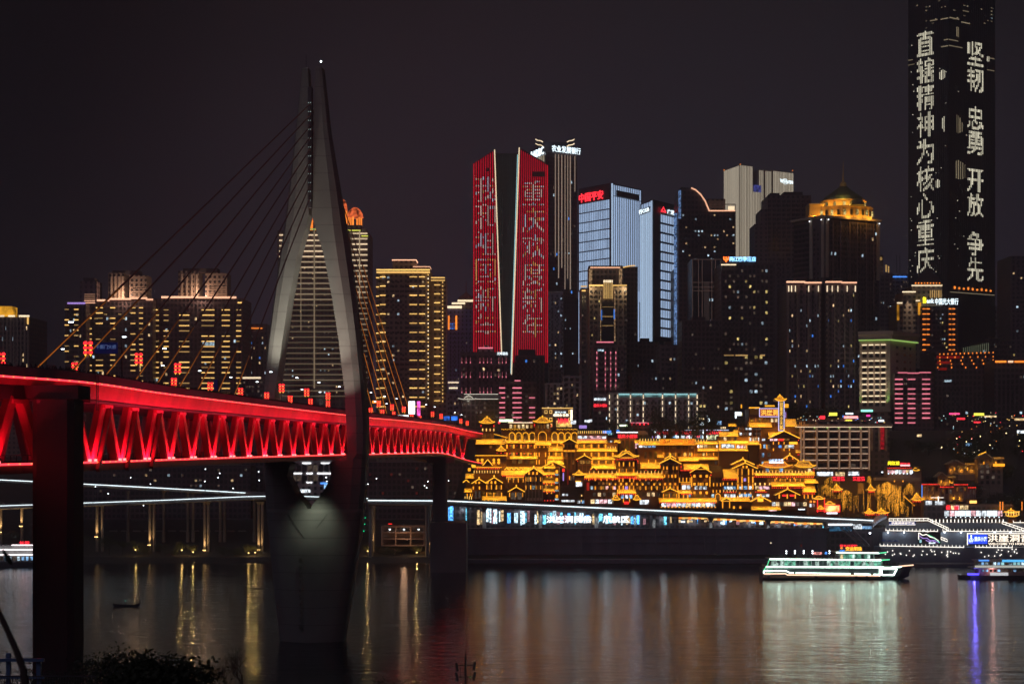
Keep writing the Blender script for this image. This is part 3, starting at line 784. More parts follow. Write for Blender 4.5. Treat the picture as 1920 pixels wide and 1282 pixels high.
cupola(b2, 663.5, 30, 386, 426, 1064, M_cup); cupola(b2, 641, 16, 371, 416, 1064, M_cup)
box_on(b2, 'roof_block', 646, 678, 422, 434, 1064, 20, F_plum); box_on(b2, 'roof_block', 679, 687, 428, 434.5, 1064, 10, P_wht)

# 5 rounded tower with yellow balcony dashes
def rounded(u0, u1, Y, D, r=6):
    a = X(u0, Y); c = X(u1, Y)
    return [(a, Y+r), (a+r*.3, Y+r*.3), (a+r, Y), (c-r, Y), (c-r*.3, Y+r*.3), (c, Y+r), (c, Y+D), (a, Y+D)]
b = B('apartment_tower', 'rounded apartment tower ruled with yellow balcony dashes right of the pylon', rounded(704, 808, 960, 30), 508, 960, F_tan)
for dv in (0, 4.5): b.rect('cornice_light', 2, 706, 806, 505+dv, 507.3+dv, LY, 1.2-.3*dv/4, 1.6)
wing = MB().box(X(806, 968), X(836, 968), 968, 990, b.zb, Z(522, 968)); base0(wing.build('wing_wall', F_tan, b.e))
for dv in (0, 5): b.rect('cornice_light', 2, 808, 834, 519.5+dv, 521.5+dv, LY, .2, 1.2)
box_on(b, 'roof_box', 736, 780, 488, 507, 968, 14, F_tan); box_on(b, 'roof_light', 735, 781, 486.5, 488.2, 967.5, 15, LP)
box_on(b, 'roof_box', 775, 806, 500, 507, 966, 14, F_tan); box_on(b, 'roof_light', 774.5, 806.5, 499.3, 500.6, 965.5, 15, LP)
rows5 = [519+17.35*k for k in range(15)]
cols_rows(b, 'balcony_light', 2, [(712.5, 723), (768, 782), (786, 797)], rows5, 1.7, LY, 1, 8)
cols_rows(b, 'balcony_light', 2, [(704.6, 710.5)], [r+1 for r in rows5], 1.7, LY, 1, 8, proud=-1.6)
cols_rows(b, 'balcony_light', 2, [(813, 824.5)], [532+16.8*k for k in range(14)], 1.7, LY, 1, 9, proud=-6.5)
for k in range(34):
    b.rect('edge_bulb', 2, 801.8, 804, 514+k*7, 516.6+k*7, LWw if k % 2 else LY, .1, .4)
    if k < 33: b.rect('edge_bulb', 2, 828.2, 830, 526+k*7, 528.4+k*7, LY, -6.5, .4)
b.grid('window', 2, 714, 798, 516, 756, 9, 28, .4, .4, [Wd, Wc, Ww, None], [6, .35, .25, 4], 10, .12)

# 6 slim tower with a lantern crown
b = B('crowned_tower', 'slim violet lit tower with stepped lit crown left of the red towers', front(838.5, 889, 1180, 40), 580, 1180, facade('facade_purple_lit', (.3, .26, .46), 3.2, 3.0, .4, .5))  # violet tint puts the purple light around it into the wall colour
b.rect('cornice_light', 0, 839, 866, 573.5, 578, LWw, 1, 1.4); box_on(b, 'crown_block', 848, 889, 567, 580, 1188, 20, F_tan); box_on(b, 'crown_light', 847, 872, 567, 570, 1187, 1, LWw)
box_on(b, 'crown_block', 858, 889, 561, 567.5, 1190, 16, F_tan); box_on(b, 'crown_light', 858, 889, 562, 565.5, 1189, .9, LWw)
m = MB(); xx = X(874, 1198)
m.loft([[(xx+math.cos(6.283*i/8)*r, 1198+math.sin(6.283*i/8)*r, Z(v, 1198)) for i in range(8)] for r, v in ((6.5, 561), (5.5, 557), (3, 553), (.5, 548), (.2, 527))]); base0(m.build('spire', paint('red_dome', (.4, .13, .1), .6), b.e))
for a in (840, 854): b.rect('corner_strip', 0, a, a+3, 592, 618, LO, .8, .6)
b.grid('window', 0, 843, 853, 605, 618, 3, 3, .5, .5, [Wb], [1], 2)
b.grid('window', 0, 842, 888, 622, 740, 9, 14, .35, .4, [Wd, Wc, Wm], [8, .3, .6], 12)
b.rect('lit_sign', 0, 840, 860, 716, 718, LWw, .8, .5); b.rect('lit_sign', 0, 842, 858, 726, 728.5, LWw, .8, .5)

# 7 red twin towers
def led_mat():
    m, n, o = nodes('led_screen_strip')
    e = n.nodes.new('ShaderNodeEmission'); g = n.nodes.new('ShaderNodeNewGeometry'); s = n.nodes.new('ShaderNodeSeparateXYZ'); n.links.new(g.outputs['Position'], s.inputs[0])
    oi = n.nodes.new('ShaderNodeObjectInfo')
    def M(op, a, c=0):
        q = n.nodes.new('ShaderNodeMath'); q.operation = op
        for i, x in enumerate((a, c)):
            if isinstance(x, (int, float)): q.inputs[i].default_value = x
            else: n.links.new(x, q.inputs[i])
        return q.outputs[0]
    def wn(step, salt):
        c = n.nodes.new('ShaderNodeCombineXYZ'); n.links.new(M('FLOOR', M('DIVIDE', s.outputs[2], step)), c.inputs[0]); n.links.new(M('ADD', oi.outputs['Random'], salt), c.inputs[1])
        t = n.nodes.new('ShaderNodeTexWhiteNoise'); t.noise_dimensions = '2D'; n.links.new(c.outputs[0], t.inputs[0]); return t
    t = wn(2.4, 0); big = n.nodes.new('ShaderNodeTexNoise'); big.inputs['Scale'].default_value = .055; big.inputs['Detail'].default_value = 2; n.links.new(g.outputs['Position'], big.inputs['Vector'])
    k = M('GREATER_THAN', M('ADD', t.outputs['Value'], M('MULTIPLY', M('SUBTRACT', big.outputs[0], .5), 1.8)), .74)
    win = M('MULTIPLY', M('LESS_THAN', s.outputs[2], Z(333, 1080)), M('GREATER_THAN', s.outputs[2], Z(645, 1080))); k = M('MULTIPLY', k, win)
    cr = n.nodes.new('ShaderNodeValToRGB'); n.links.new(wn(2.4, 3.3).outputs['Value'], cr.inputs[0]); cr.color_ramp.interpolation = 'CONSTANT'
    el = cr.color_ramp.elements; el[0].color = (.75, .75, .62, 1); el[1].position = .45; el[1].color = (.85, .4, .12, 1)
    x = el.new(.68); x.color = (.45, .6, .8, 1); x = el.new(.82); x.color = (.5, .02, .03, 1)
    mx = n.nodes.new('ShaderNodeMix'); mx.data_type = 'RGBA'; mx.inputs[0].default_value = 0; mx.inputs[6].default_value = (.75, .007, .032, 1); n.links.new(cr.outputs[0], mx.inputs[7])
    n.links.new(mx.outputs[2], e.inputs[0]); e.inputs[1].default_value = .8; n.links.new(e.outputs[0], o.inputs[0]); m.cycles.emission_sampling = 'NONE'; return m
LED = led_mat()
YR = 1080.0
rt = thing('twin_tower', 'twin slab tower striped in red light with a dark glass core between white edges', 'skyscraper', (X(957, YR), YR+20, 60))
def wing(ul, ur_t, ur_b, vl, vr, Ya, Yb, D, lean_left):
    """slab with one slanting edge; ul is the upright edge"""
    zb = 66
    def pt(u, Yq, v): return P(u, v, Yq)
    vb = 712
    a_b = pt(ul, Ya, vb); a_t = pt(ul, Ya, vl); b_b = pt(ur_b, Yb, vb); b_t = pt(ur_t, Yb, vr)
    d = Vector((0, D, 0)); m = MB()
    m.v = [a_b, b_b, b_t, a_t, a_b+d, b_b+d, b_t+d, a_t+d]
    m.f = [(0, 1, 2, 3), (5, 4, 7, 6), (1, 5, 6, 2), (4, 0, 3, 7), (3, 2, 6, 7), (4, 5, 1, 0)]
    return base0(m.build('wing', F_glass, rt))
wing(887, 927, 942, 307, 281, 1100, 1080, 30, 1); wing(1027.5, 974, 958.5, 308, 277, 1104, 1080, 30, 0)
base0(MB().box(X(926, 1090), X(976, 1090), 1090, 1118, 66, Z(288, 1090)).build('glass_core', F_glass, rt))
core_m = emit('core_sheen', (.5, .7, .62), .05, .5)
for k in range(9):
    u = 934+k*3.6; bx('core_mullion', rt, X(u, 1089.7), X(u+.7, 1089.7), 1089.4, 1089.9, Z(690, 1089), Z(290, 1089), core_m)
def slant_bar(ut, vt, ub, vb, Y, w_, mat, name):
    return seg(name, rt, P(ub, vb, Y-.8), P(ut, vt, Y-.8), w_, 1.0, mat)
slant_bar(927.3, 281, 941.8, 700, 1080, .75, LWw, 'edge_light'); slant_bar(973.6, 277, 959, 702, 1080, .75, LWw, 'edge_light'); slant_bar(970.5, 290, 957.6, 700, 1082, .5, LC, 'edge_light')
for k in range(13):
    u = 888.5+k*4.42; t = (u-887)/(927-887); Yq = 1100-20*min(1, t)
    vt = 306-(306-281)*t if u < 927 else 281+(u-927)/14.5*419+4
    if u > 940: continue
    x = X(u, Yq); w_ = .3 if k else .4
    bx('light_strip', rt, x-w_, x+w_, Yq-.9, Yq-.3, Z(672, Yq), Z(vt+2, Yq), LED if k not in (0, 1) else emit('led_red_plain', (.8, .012, .03), .75))
for k in range(18):
    u = 962.5+k*3.75; t = max(0, (u-974)/(1027.5-974)); Yq = 1080+24*t
    vt = 278+31*t if u > 974 else 277+(974-u)/15*420+4
    x = X(u, Yq); bx('light_strip', rt, x-.25, x+.25, Yq-.9, Yq-.3, Z(680, Yq), Z(vt+2, Yq), LED if 2 < k < 16 else MATS['led_red_plain'])
for a, c, v0, v1, Yq in ((911, 921, 316, 322, 1086), (995, 1022, 323, 332, 1092)): bx('louvre_band', rt, X(a, Yq), X(c, Yq), Yq-2.4, Yq-1, Z(v1, Yq), Z(v0, Yq), P_roof)
LEDC = [emit('led_px_%d' % k, c, .8, .35) for k, c in enumerate(((.9, .62, .55), (.95, .4, .12), (.6, .6, .75)))]
def red_text(body, us, Yf, v0, v1, seed):
    rg = random.Random(seed); dv = (v1-v0)/len(body); nr = 15
    for ci, ch in enumerate(body):
        me, x0, x1, y0, y1 = textmesh(ch, 0, 0); bv = BVHTree.FromPolygons([q.co for q in me.vertices], [tuple(p.vertices) for p in me.polygons])
        for c, u in enumerate(us):
            run = None
            for r in range(nr+1):
                hit = r < nr and cell_hit(bv, x0+(x1-x0)*(c+.5)/len(us), y1-(y1-y0)*(r+.5)/nr, (x1-x0)/len(us), (y1-y0)/nr, 4) and rg.random() < .93
                if hit and run is None: run = r
                if not hit and run is not None:
                    Yq = Yf(u); x = X(u, Yq); bx('led_pixel', rt, x-.26, x+.26, Yq-1.15, Yq-.85, Z(v0+ci*dv+dv*.92*r/nr-.5, Yq), Z(v0+ci*dv+dv*.92*run/nr, Yq), rg.choices(LEDC, [5, 2, 2])[0]); run = None
red_text('我和祖国新年', [888.5+k*4.42 for k in range(1, 10)], lambda u: 1100-20*min(1, (u-887)/40), 332, 640, 4)
red_text('重庆欢度新年', [962.5+k*3.75 for k in range(5, 16)], lambda u: 1080+24*max(0, (u-974)/53.5), 340, 640, 5)
lamp('sky_beam', 'SPOT', P(1036, 252, 1196), (.6, .75, 1), 900000, rt, aim=P(850, 148, 1196), spot_size=R(1.6), spot_blend=.6, shadow_soft_size=.3)
bx('red_fin', rt, X(1025, 1102), X(1027.4, 1102), 1101, 1102, Z(680, 1102), Z(310, 1102), MATS['led_red_plain'])

# 8 tower with the white bank lettering behind
b = B('office_tower', 'slender tower with glowing white bank lettering behind the red towers', corner(1000, 1024, 1082, 1215, 1190, 1205), 284, 1190, F_dark, cat='skyscraper')
base0(MB().loft([[(X(1040, 1200)+math.cos(6.283*i/20)*r, 1216+math.sin(6.283*i/20)*r*.5, z) for i in range(20)] for r, z in ((15, Z(285, 1190)), (15, Z(262, 1190)), (14, Z(257, 1190)), (5, Z(256, 1190)))]).build('roof_drum', F_glass, b.e))
for u, v1 in ((1041, 480), (1047, 520), (1053, 500), (1059, 540), (1064, 520), (1069, 540), (1077.5, 354)): b.rect('light_fin', 1, u-.55, u+.55, 287, v1, emit('led_fin_warm', (1, .72, .55), .34, .2), .6, .6)
for u in (1006, 1009.5, 1013, 1016.5, 1020): b.rect('light_fin', 0, u-.5, u+.5, 289, 312, emit('led_fin_cream', (1, .85, .6), .45, .2), .6, .6)
b.text('ΛADBC', 0, 997, 1022, 273, 288, SW, .03, 1.2); b.text('农业发展银行', 1, 1033, 1087, 271, 284, SW, .02, 1.2)
for s0, u in ((1, 1004), (-1, 1077)):
    for dv in (0, 8):
        pts = [P(u+s0*t*14, 261+dv+(t+.08*math.sin(t*6.28)*2)*6, 1192 if s0 < 0 else 1206) for t in (0, .2, .4, .6, .8, 1)]
        base0(MB().tube(pts, .4, 5).build('wave_light', LWw, b.e))
for u in (1047, 1053, 1059.5, 1066): b.rect('window', 1, u-1, u+1, 470.6, 472.6, Wc, .4, .3)
b.grid('window', 1, 1030, 1080, 330, 690, 9, 26, .4, .35, [Wd, Wm, Wc, Wb, None], [5, .5, .25, .3, 8], 14)
b = B('apartment_tower', 'pale violet apartment slab under the tower with bank lettering', front(1026, 1056, 1130, 25), 548, 1130, F_grey)
b.grid('window', 0, 1028, 1055, 556, 690, 5, 17, .45, .45, [Wd, Wc, Ww, None], [5, .5, .3, 2], 15); b.rect('cornice', 0, 1026, 1056, 546.5, 549, P_wht, .8, 1.2)
b = B('office_tower', 'dim blue glass tower below the bank lettering tower', front(1056.5, 1086, 1150, 25), 560, 1150, F_glass)
b.grid('window', 0, 1058, 1085, 565, 690, 6, 16, .4, .4, [Wd, Wc, Wm, None], [5, .3, .5, 4], 16)

# 9 white ruled office tower with red lettering
def ruled(b, f, u0, u1, n, rows, frac, mat, nm='light_bar'):
    du = (u1-u0)/n
    for (v0, v1) in rows:
        for k in range(n): b.rect(nm, f, u0+k*du, u0+(k+frac)*du, v0, v1, mat, .5, .5)
b = B('office_tower', 'office tower ruled with ice blue light bars under red rooftop lettering', corner(1085.5, 1145.5, 1204, 1125, 1100, 1128), 343, 1100, F_glass, cat='skyscraper')
ruled(b, 0, 1087, 1144, 17, [(374+18.5*k, 390.2+18.5*k) for k in range(9)], .5, LI)
ruled(b, 1, 1146.5, 1203, 14, [(346, 366), (367.5, 560)], .42, LI)
b.rect('corner_strip', 1, 1145.4, 1147.4, 344, 560, LIb, .9, .5)
b.rect('louvre_band', 1, 1154.5, 1196, 355, 366, P_roof, .9, .5)
b.text('中国平安', 0, 1088, 1133, 354, 371, SR, .035, 1.2)
b.rect('edge_light', 0, 1086, 1088.2, 541, 678, LI, .6, .5)
b.rect('sign_back', 0, 1086, 1143, 348, 373, P_roof, .3, .5)
# 10 second white ruled tower
b = B('office_tower', 'narrow ice blue ruled tower with white letters and red triangle emblem', corner(1200.5, 1224.5, 1275, 1085, 1065, 1095), 374, 1065, F_glass, cat='skyscraper')
ruled(b, 0, 1201.5, 1222, 6, [(396, 640)], .55, LIb); ruled(b, 0, 1204, 1222, 4, [(377, 385)], .5, LI)
b.rect('corner_strip', 0, 1222, 1224, 376, 640, LIb, .9, .5); b.rect('corner_strip', 0, 1193.5, 1195, 540, 645, LI, -1, .5)
ruled(b, 1, 1239, 1269, 7, [(399+18*k, 413+18*k) for k in range(13)], .5, LI)
b.text('行CGB', 0, 1201.5, 1220, 386, 395, SW, .03, 1.3); b.text('广发银行', 1, 1248.5, 1274, 386.5, 395, SW, .03, 1.2)
lg = MB(); q = b.at(1, 1235.5)+b.nrm(1)*1.3; q2 = b.at(1, 1246.5)+b.nrm(1)*1.3
def tri(m, a, c, z0, z1, k=.4):
    mid = (a+c)/2; n3 = Vector((0, -.4, 0)); o1 = [Vector((a.x, a.y, z0)), Vector((c.x, c.y, z0)), Vector((mid.x, mid.y, z1))]; cen = sum(o1, Vector())/3
    i1 = [cen+(p-cen)*k for p in o1]; bq = len(m.v); m.v += o1+i1+[p+n3 for p in o1]+[p+n3 for p in i1]
    for i in range(3):
        j = (i+1) % 3; m.f += [(bq+6+i, bq+6+j, bq+9+j, bq+9+i), (bq+i, bq+j, bq+6+j, bq+6+i)]
tri(lg, q, q2, b.z(394.5), b.z(383.5)); base0(lg.build('emblem', SR, b.e))
# glittering blue fins beside it
GLT = emit('glitter_blue', (.25, .45, .9), .55, .2, tex=.9)
b = B('glass_fin_tower', 'thin glass tower edged in glittering blue fins beside the curved dark tower', front(1263, 1291, 1030, 20), 505, 1030, F_glass)
b.rect('glitter_fin', 0, 1263.5, 1272, 400, 650, GLT, .5, .6); b.rect('glitter_fin', 0, 1280, 1288.5, 512, 652, GLT, .5, .6)
b.text('ƒ', 0, 1282, 1290, 497, 511, emit('sign_lime', (.3, 1, .05), 2), .05, .8)

# 11 dark tower with a curved shoulder
YD = 1020.0
pts = [(1272, 362), (1274, 354), (1278, 351), (1296, 352.5), (1304, 356), (1314, 365), (1322, 377), (1328, 391), (1330, 396), (1379.5, 396), (1379.5, 700), (1272, 700)]
dk = thing('curved_tower', 'dark tower whose curved shoulder is traced by a peach light line', 'skyscraper', (X(1325, YD), YD+12, 60))
m = MB(); fr = [P(u, v, YD) for u, v in pts]; k = len(fr); m.v = fr+[p+Vector((0, 26, 0)) for p in fr]
m.f = [tuple(range(k))[::-1], tuple(range(k, 2*k))]+[(i, (i+1) % k, k+(i+1) % k, k+i) for i in range(k)]
base0(m.build('wall', F_dark, dk))
base0(MB().tube([P(u, v, YD-.8) for u, v in pts[3:9]], .5, 5).build('shoulder_light', LP, dk))
b = B('glass_bay', '', front(1272, 1379.5, YD, 5), 700, YD, F_dark); bb = b
for o in list(b.e.children): bpy.data.objects.remove(o)
bpy.data.objects.remove(b.e); b.e = dk
b.rect('terrace_light', 0, 1330, 1378, 394.5, 396.5, LP, .9, .6); b.rect('terrace_rail', 0, 1330, 1379, 382.5, 384, P_wht, .2, .5)
b.rect('terrace_post', 0, 1378, 1379.2, 384, 395, P_wht, .2, .5); b.rect('lit_sign', 0, 1365, 1377, 387, 394, LWw, .5, .3)
box_on(b, 'roof_box', 1326, 1360, 373, 396, YD+8, 10, F_tan)
b.rect('glitter_edge', 0, 1272, 1277, 357, 410, GLT, .3, .4)
b.grid('window', 0, 1278, 1378, 400, 490, 17, 12, .5, .45, [Wd, Ww, Wc, None], [5, 1, .7, 6], 17)
for k in range(14): b.rect('floor_band', 0, 1276, 1379, 398+7.5*k, 399+7.5*k, P_roof, .35, .5)
# brown framed tower below it
b = B('framed_tower', 'brown tower with slim rose coloured frame lines between two dark towers', front(1297.5, 1352, 985, 26), 485, 985, F_glass)
FRM = emit('rose_frame_line', (.5, .3, .26), .12)
for u in (1298, 1309, 1316, 1334, 1341, 1351): b.rect('frame_post', 0, u, u+1.3, 486, 610, FRM, .4, .6)
for v in (486, 529, 538, 545, 600): b.rect('frame_rail', 0, 1298, 1352, v, v+1.2, FRM, .7, .5)
b.rect('centre_pier', 0, 1320, 1330, 528, 600, P_wht, .3, .5)
b.grid('window', 0, 1326, 1350, 558, 566, 4, 1, .6, .6, [Wc], [1], 18)

# 12 cream floodlit hotel tower
YW = 1200.0
b = B('hotel_tower', 'cream striped hotel tower with a notch and white Westin lettering', corner(1357, 1387, 1487.5, 1225, YW, 1228), 358, YW, P_wht, cat='skyscraper')
CR = emit('cream_floodlit_stripe', (1, .86, .66), .42, .16)  # glowing stripes stand in for floodlight on the cream wall
def topblk(u0, u1, v): 
    a = b.at(1, u0); c = b.at(1, u1); n = (b.pts[0]-b.pts[1])*.98
    base0(MB().prism([a, c, c+n, a+n], b.zt-.01, b.z(v)).build('upper_block', P_wht, b.e))
for u0, u1, v in ((1387.2, 1413, 309), (1421, 1432, 314), (1433.2, 1446, 313), (1447, 1487.4, 312)): topblk(u0, u1, v)
a = b.at(0, 1357.2); c = b.at(0, 1386.6); n = (b.pts[2]-b.pts[1])*.12; base0(MB().prism([a, c, c+n, a+n], b.zt-.02, b.z(309.5)).build('upper_block', P_wht, b.e))
for k in range(15): b.rect('light_line', 0, 1358+k*1.95, 1359.1+k*1.95, 310.5, 485, CR, .35, .5)
for k in range(34):
    u = 1388+k*2.95
    if 1411 < u < 1421: v0 = 357
    elif u < 1413: v0 = 310
    elif u < 1447: v0 = 315
    else: v0 = 313.5
    if 1431.2 < u < 1433.5 or 1445.4 < u < 1447.4: continue
    b.rect('light_line', 1, u, u+1.55, v0, 485, CR, .35, .5)
b.rect('sky_lobby', 1, 1412.8, 1426, 344, 356.5, emit('lobby_blue', (.12, .14, .6), .5, tex=.3), .8, 3)
b.text('Wᴇsᴛɪɴ', 1, 1461, 1484.5, 326.5, 336.5, SW, .02, 1.2)
for f, u in ((0, 1357.5), (1, 1388), (1, 1486)): b.rect('beacon', f, u-.6, u+.6, 307.4, 308.8, LO, .3, .6)
# 13 stepped dark tower
b = B('stepped_tower', 'dark stepped tower standing before the cream hotel tower', front(1440, 1521, 1090, 30), 366, 1090, F_plum)
for u0, u1, v in ((1426.5, 1440.3, 393), (1415, 1426.7, 420)): base0(MB().box(X(u0, 1092), X(u1, 1092), 1092, 1116, b.zb, Z(v, 1092)).build('step', F_plum, b.e))
for k in range(9): b.rect('pilaster', 0, 1443+k*9, 1446.5+k*9, 372, 470, F_plum, .8, 1)
box_on(b, 'roof_box', 1470, 1505, 360, 366.3, 1098, 12, P_roof); box_on(b, 'roof_box', 1444, 1462, 362, 366.5, 1098, 12, P_roof)
b.grid('window', 0, 1442, 1520, 380, 520, 13, 15, .4, .5, [Wd, Wm, None], [6, .15, 5], 19)

# 14 golden domed tower
YG = 1000.0
b = B('domed_tower', 'dark residential tower crowned by a golden lit dome and spire', corner(1488, 1546, 1648.5, 1022, YG, 1020), 408, YG, F_dark, cat='skyscraper')
n_ = [b.at(0, 1486), b.at(0, 1546), b.at(1, 1546), b.at(1, 1650)]
b.rect('cornice', 0, 1485, 1546, 403.5, 407.5, P_wht, 1.6, 2.4); b.rect('cornice', 1, 1545, 1651, 404, 408, P_wht, 1.6, 2.4)
GOLD = paint('gilded_stone', (.62, .42, .16), .5, .15, .3)
gx = X(1581, 1024); gy = 1024
def ring(r, v, n=16, ry=.8): return [(gx+math.cos(6.283*i/n+.2)*r, gy+math.sin(6.283*i/n+.2)*r*ry, Z(v, 1005)) for i in range(n)]
base0(MB().loft([ring(18.5, 406), ring(18.5, 385)]).build('crown_drum', GOLD, b.e)); base0(MB().loft([ring(19.4, 385.2), ring(19.4, 383)]).build('crown_cornice', GOLD, b.e))
base0(MB().loft([ring(14, 383.2), ring(14, 371)]).build('crown_drum', GOLD, b.e)); base0(MB().loft([ring(15.2, 371.1), ring(15, 369)]).build('crown_cornice', GOLD, b.e))
base0(MB().loft([ring(14.2, 369.1), ring(12.5, 362), ring(8.5, 354), ring(5, 347), ring(2.6, 341)]).build('dome', paint('green_copper', (.13, .15, .09), .5, .2, .3), b.e))
base0(MB().loft([ring(2.4, 341.2, 8), ring(2.2, 335, 8), ring(.7, 330, 8), ring(.35, 312, 8), ring(.15, 292, 8)]).build('spire', GOLD, b.e))
box_on(b, 'crown_wing', 1518, 1545, 383, 404, 1016, 14, GOLD); box_on(b, 'crown_wing_cornice', 1517, 1546, 381.5, 383.2, 1015.4, 15, P_wht)
dm = MB(); cx2 = X(1607, 1008)
dm.loft([[(cx2+math.cos(6.283*i/10)*r, 1008+math.sin(6.283*i/10)*r, Z(v, 1005)) for i in range(10)] for r, v in ((5, 384), (4.6, 378), (3, 373.5), (.6, 371))]); base0(dm.build('small_dome', MATS['green_copper'], b.e))
for i in range(14):
    a_ = math.pi+math.pi*(i+.5)/14; ca, sa = math.cos(a_), math.sin(a_)
    bx('crown_window', b.e, gx+ca*18.7-.7, gx+ca*18.7+.7, gy+sa*.8*18.7-.7, gy+sa*.8*18.7+.7, Z(401, 1005), Z(391, 1005), Wd if i % 2 else Wy)
    if i % 2 == 0: bx('crown_window', b.e, gx+ca*14.1-.7, gx+ca*14.1+.7, gy+sa*.8*14.1-.7, gy+sa*.8*14.1+.7, Z(381, 1005), Z(374, 1005), Wy)
for i in range(7):
    a_ = math.pi+math.pi*(i+.5)/7; r_ = 20.3
    lamp('crown_uplight', 'POINT', (gx+math.cos(a_)*r_, gy+math.sin(a_)*r_*.85-1, Z(403, 1005)), (1, .45, .05), 1500, b.e, shadow_soft_size=.3)
    lamp('crown_uplight', 'POINT', (gx+math.cos(a_)*16.4, gy+math.sin(a_)*16.4*.85-.6, Z(381, 1005)), (1, .5, .07), 1000, b.e, shadow_soft_size=.3)
lamp('crown_uplight', 'POINT', (X(1530, 1010), 1009, Z(400, 1010)), (1, .5, .08), 900, b.e, shadow_soft_size=.4)
lamp('dome_uplight', 'POINT', (gx-3, gy-14, Z(366, 1005)), (1, .75, .15), 700, b.e, shadow_soft_size=.4)
for f, u in ((0, 1521), (0, 1543), (1, 1550.5), (1, 1646)):
    b.rect('pilaster', f, u-2.6, u+2.6, 409, 520, P_wht, .5, .7)
    q = b.at(f, u)+b.nrm(f)*1.6; lamp('pilaster_spot', 'SPOT', (q.x, q.y, b.z(412)), (1, .8, .62), 5000, b.e, aim=(q.x, q.y+.6, b.z(460)), spot_size=R(50), spot_blend=1, shadow_soft_size=.1)
    b.rect('spot_lens', f, u-.8, u+.8, 411, 412.6, LW, 1.8, .4)
b.grid('window', 0, 1490, 1544, 415, 525, 8, 12, .45, .5, [Wd, Ww, None], [6, .15, 4], 20); b.grid('window', 1, 1550, 1646, 415, 620, 15, 19, .45, .5, [Wd, Ww, Wc, None], [7, .35, .35, 5], 21)
for k in range(6): b.rect('pilaster', 1, 1560+k*15.5, 1563+k*15.5, 412, 640, F_plum, .4, .6)

# 15 dark hotel with the blue sign
b = B('hotel_block', 'near black hotel block with rooftop sign of blue characters and orange emblem', front(1352, 1451, 940, 32), 494, 940, F_dark)
b.text('两江四季酒店', 0, 1367.5, 1417, 481.5, 490.5, emit('sign_sky', (.25, .6, 1), 4), .03, .5)
lg = b.text('Ψ', 0, 1356, 1366.5, 481.5, 491.5, emit('sign_flame', (1, .15, .02), 4), .07, .5, 'emblem')
b.rect('sign_frame', 0, 1355, 1419, 489.5, 494.3, P_roof, .1, .6); b.rect('cornice_light', 0, 1352, 1380, 495.5, 497.4, LWw, .8, .8)
b.grid('window', 0, 1357, 1441, 503, 660, 11, 16, .5, .5, [Wd, Wy, Wm, Wc, None], [5, .9, 1.4, .35, 3], 22)
b.grid('window', 0, 1357, 1441, 664, 782, 9, 11, .55, .5, [Wd, Wy, Wm, Wc, None], [4, 1.1, 1.8, .7, 3], 23)
for a, c in ((1357, 1376), (1379, 1402), (1425, 1434)): b.rect('lit_strip', 0, a, c, 665, 667.2, LYd, .5, .4)

# 16 residential pair with lit cornices
for (u0, u1, lab, sd) in ((1474.5, 1540, 'left of two apartment towers with warm lit cornices and scattered windows', 24), (1547.5, 1606, 'right of two apartment towers with warm lit cornices and scattered windows', 25)):
    b = B('apartment_tower', lab, front(u0, u1, 915, 30), 533, 915, F_plum)
    w_ = u1-u0
    b.rect('cornice_light', 0, u0, u0+w_*.52, 527.5, 530, LP, 1.6, 2); b.rect('cornice_light', 0, u0+w_*.52, u1, 528.8, 531.2, LP, 1.3, 2)
    for k in (.05, .13, .24, .62, .9) if sd == 24 else (.04, .2, .38, .68, .94): b.rect('capital_light', 0, u0+w_*k, u0+w_*k+1.6, 536, 547, LWw, .9, .5)
    for k in (.02, .28, .6, .92): b.rect('pilaster', 0, u0+w_*k, u0+w_*k+4, 548, 780, F_tan, .6, .9)
    b.grid('window', 0, u0+3, u1-3, 549, 776, 11, 24, .42, .5, [Wd, Wc, Ww, Wb, Wy, None], [7, .5, .35, .35, .25, 5], sd)
    box_on(b, 'roof_box', u0+w_*.3, u0+w_*.6, 522, 533.3, 925, 10, P_roof)

# 17 tallest tower with light writing
YT = 1150.0
b = B('skyscraper', 'tallest dark glass skyscraper with characters written in vertical light bars', corner(1703, 1779, 1866, 1172, YT, 1176), -34, YT, F_glass, cat='skyscraper')
LT = emit('led_bar_cream', (1, .93, .7), .78, .4)
def led_text(f, body, u0, u1, v0, v1, ncol, nrow, seed):
    """rasterise the characters to the tower's vertical light bars"""
    rg = random.Random(seed); nchar = len(body); dv = (v1-v0)/nchar; du = (u1-u0)/ncol
    for ci, ch in enumerate(body):
        if ch == ' ': continue
        me, x0, x1, y0, y1 = textmesh(ch, 0, 0)
        bv = BVHTree.FromPolygons([q.co for q in me.vertices], [tuple(p.vertices) for p in me.polygons])
        for c in range(ncol):
            run = None
            for r in range(nrow+1):
                hit = False
                if r < nrow:
                    px = x0+(x1-x0)*(c+.5)/ncol; py = y1-(y1-y0)*(r+.5)/nrow
                    hit = cell_hit(bv, px, py, (x1-x0)/ncol, (y1-y0)/nrow, 3)
                if hit and run is None: run = r
                if not hit and run is not None:
                    va = v0+ci*dv+dv*.93*run/nrow; vb = v0+ci*dv+dv*.93*r/nrow
                    b.rect('light_bar', f, u0+c*du, u0+c*du+du*.5, va, vb-.5, LT, .5, .4); run = None
led_text(0, '直辖精神为核心重庆', 1720, 1752, 50, 511, 11, 17, 1)
for body, v0, v1 in (('坚韧', 70, 168), ('忠勇', 192, 287), ('开放', 311, 404), ('争先', 430, 527)): led_text(1, body, 1814, 1844, v0, v1, 11, 17, 2)
rg = random.Random(9); LTd = emit('led_bar_dim', (1, .8, .5), .2, .6)
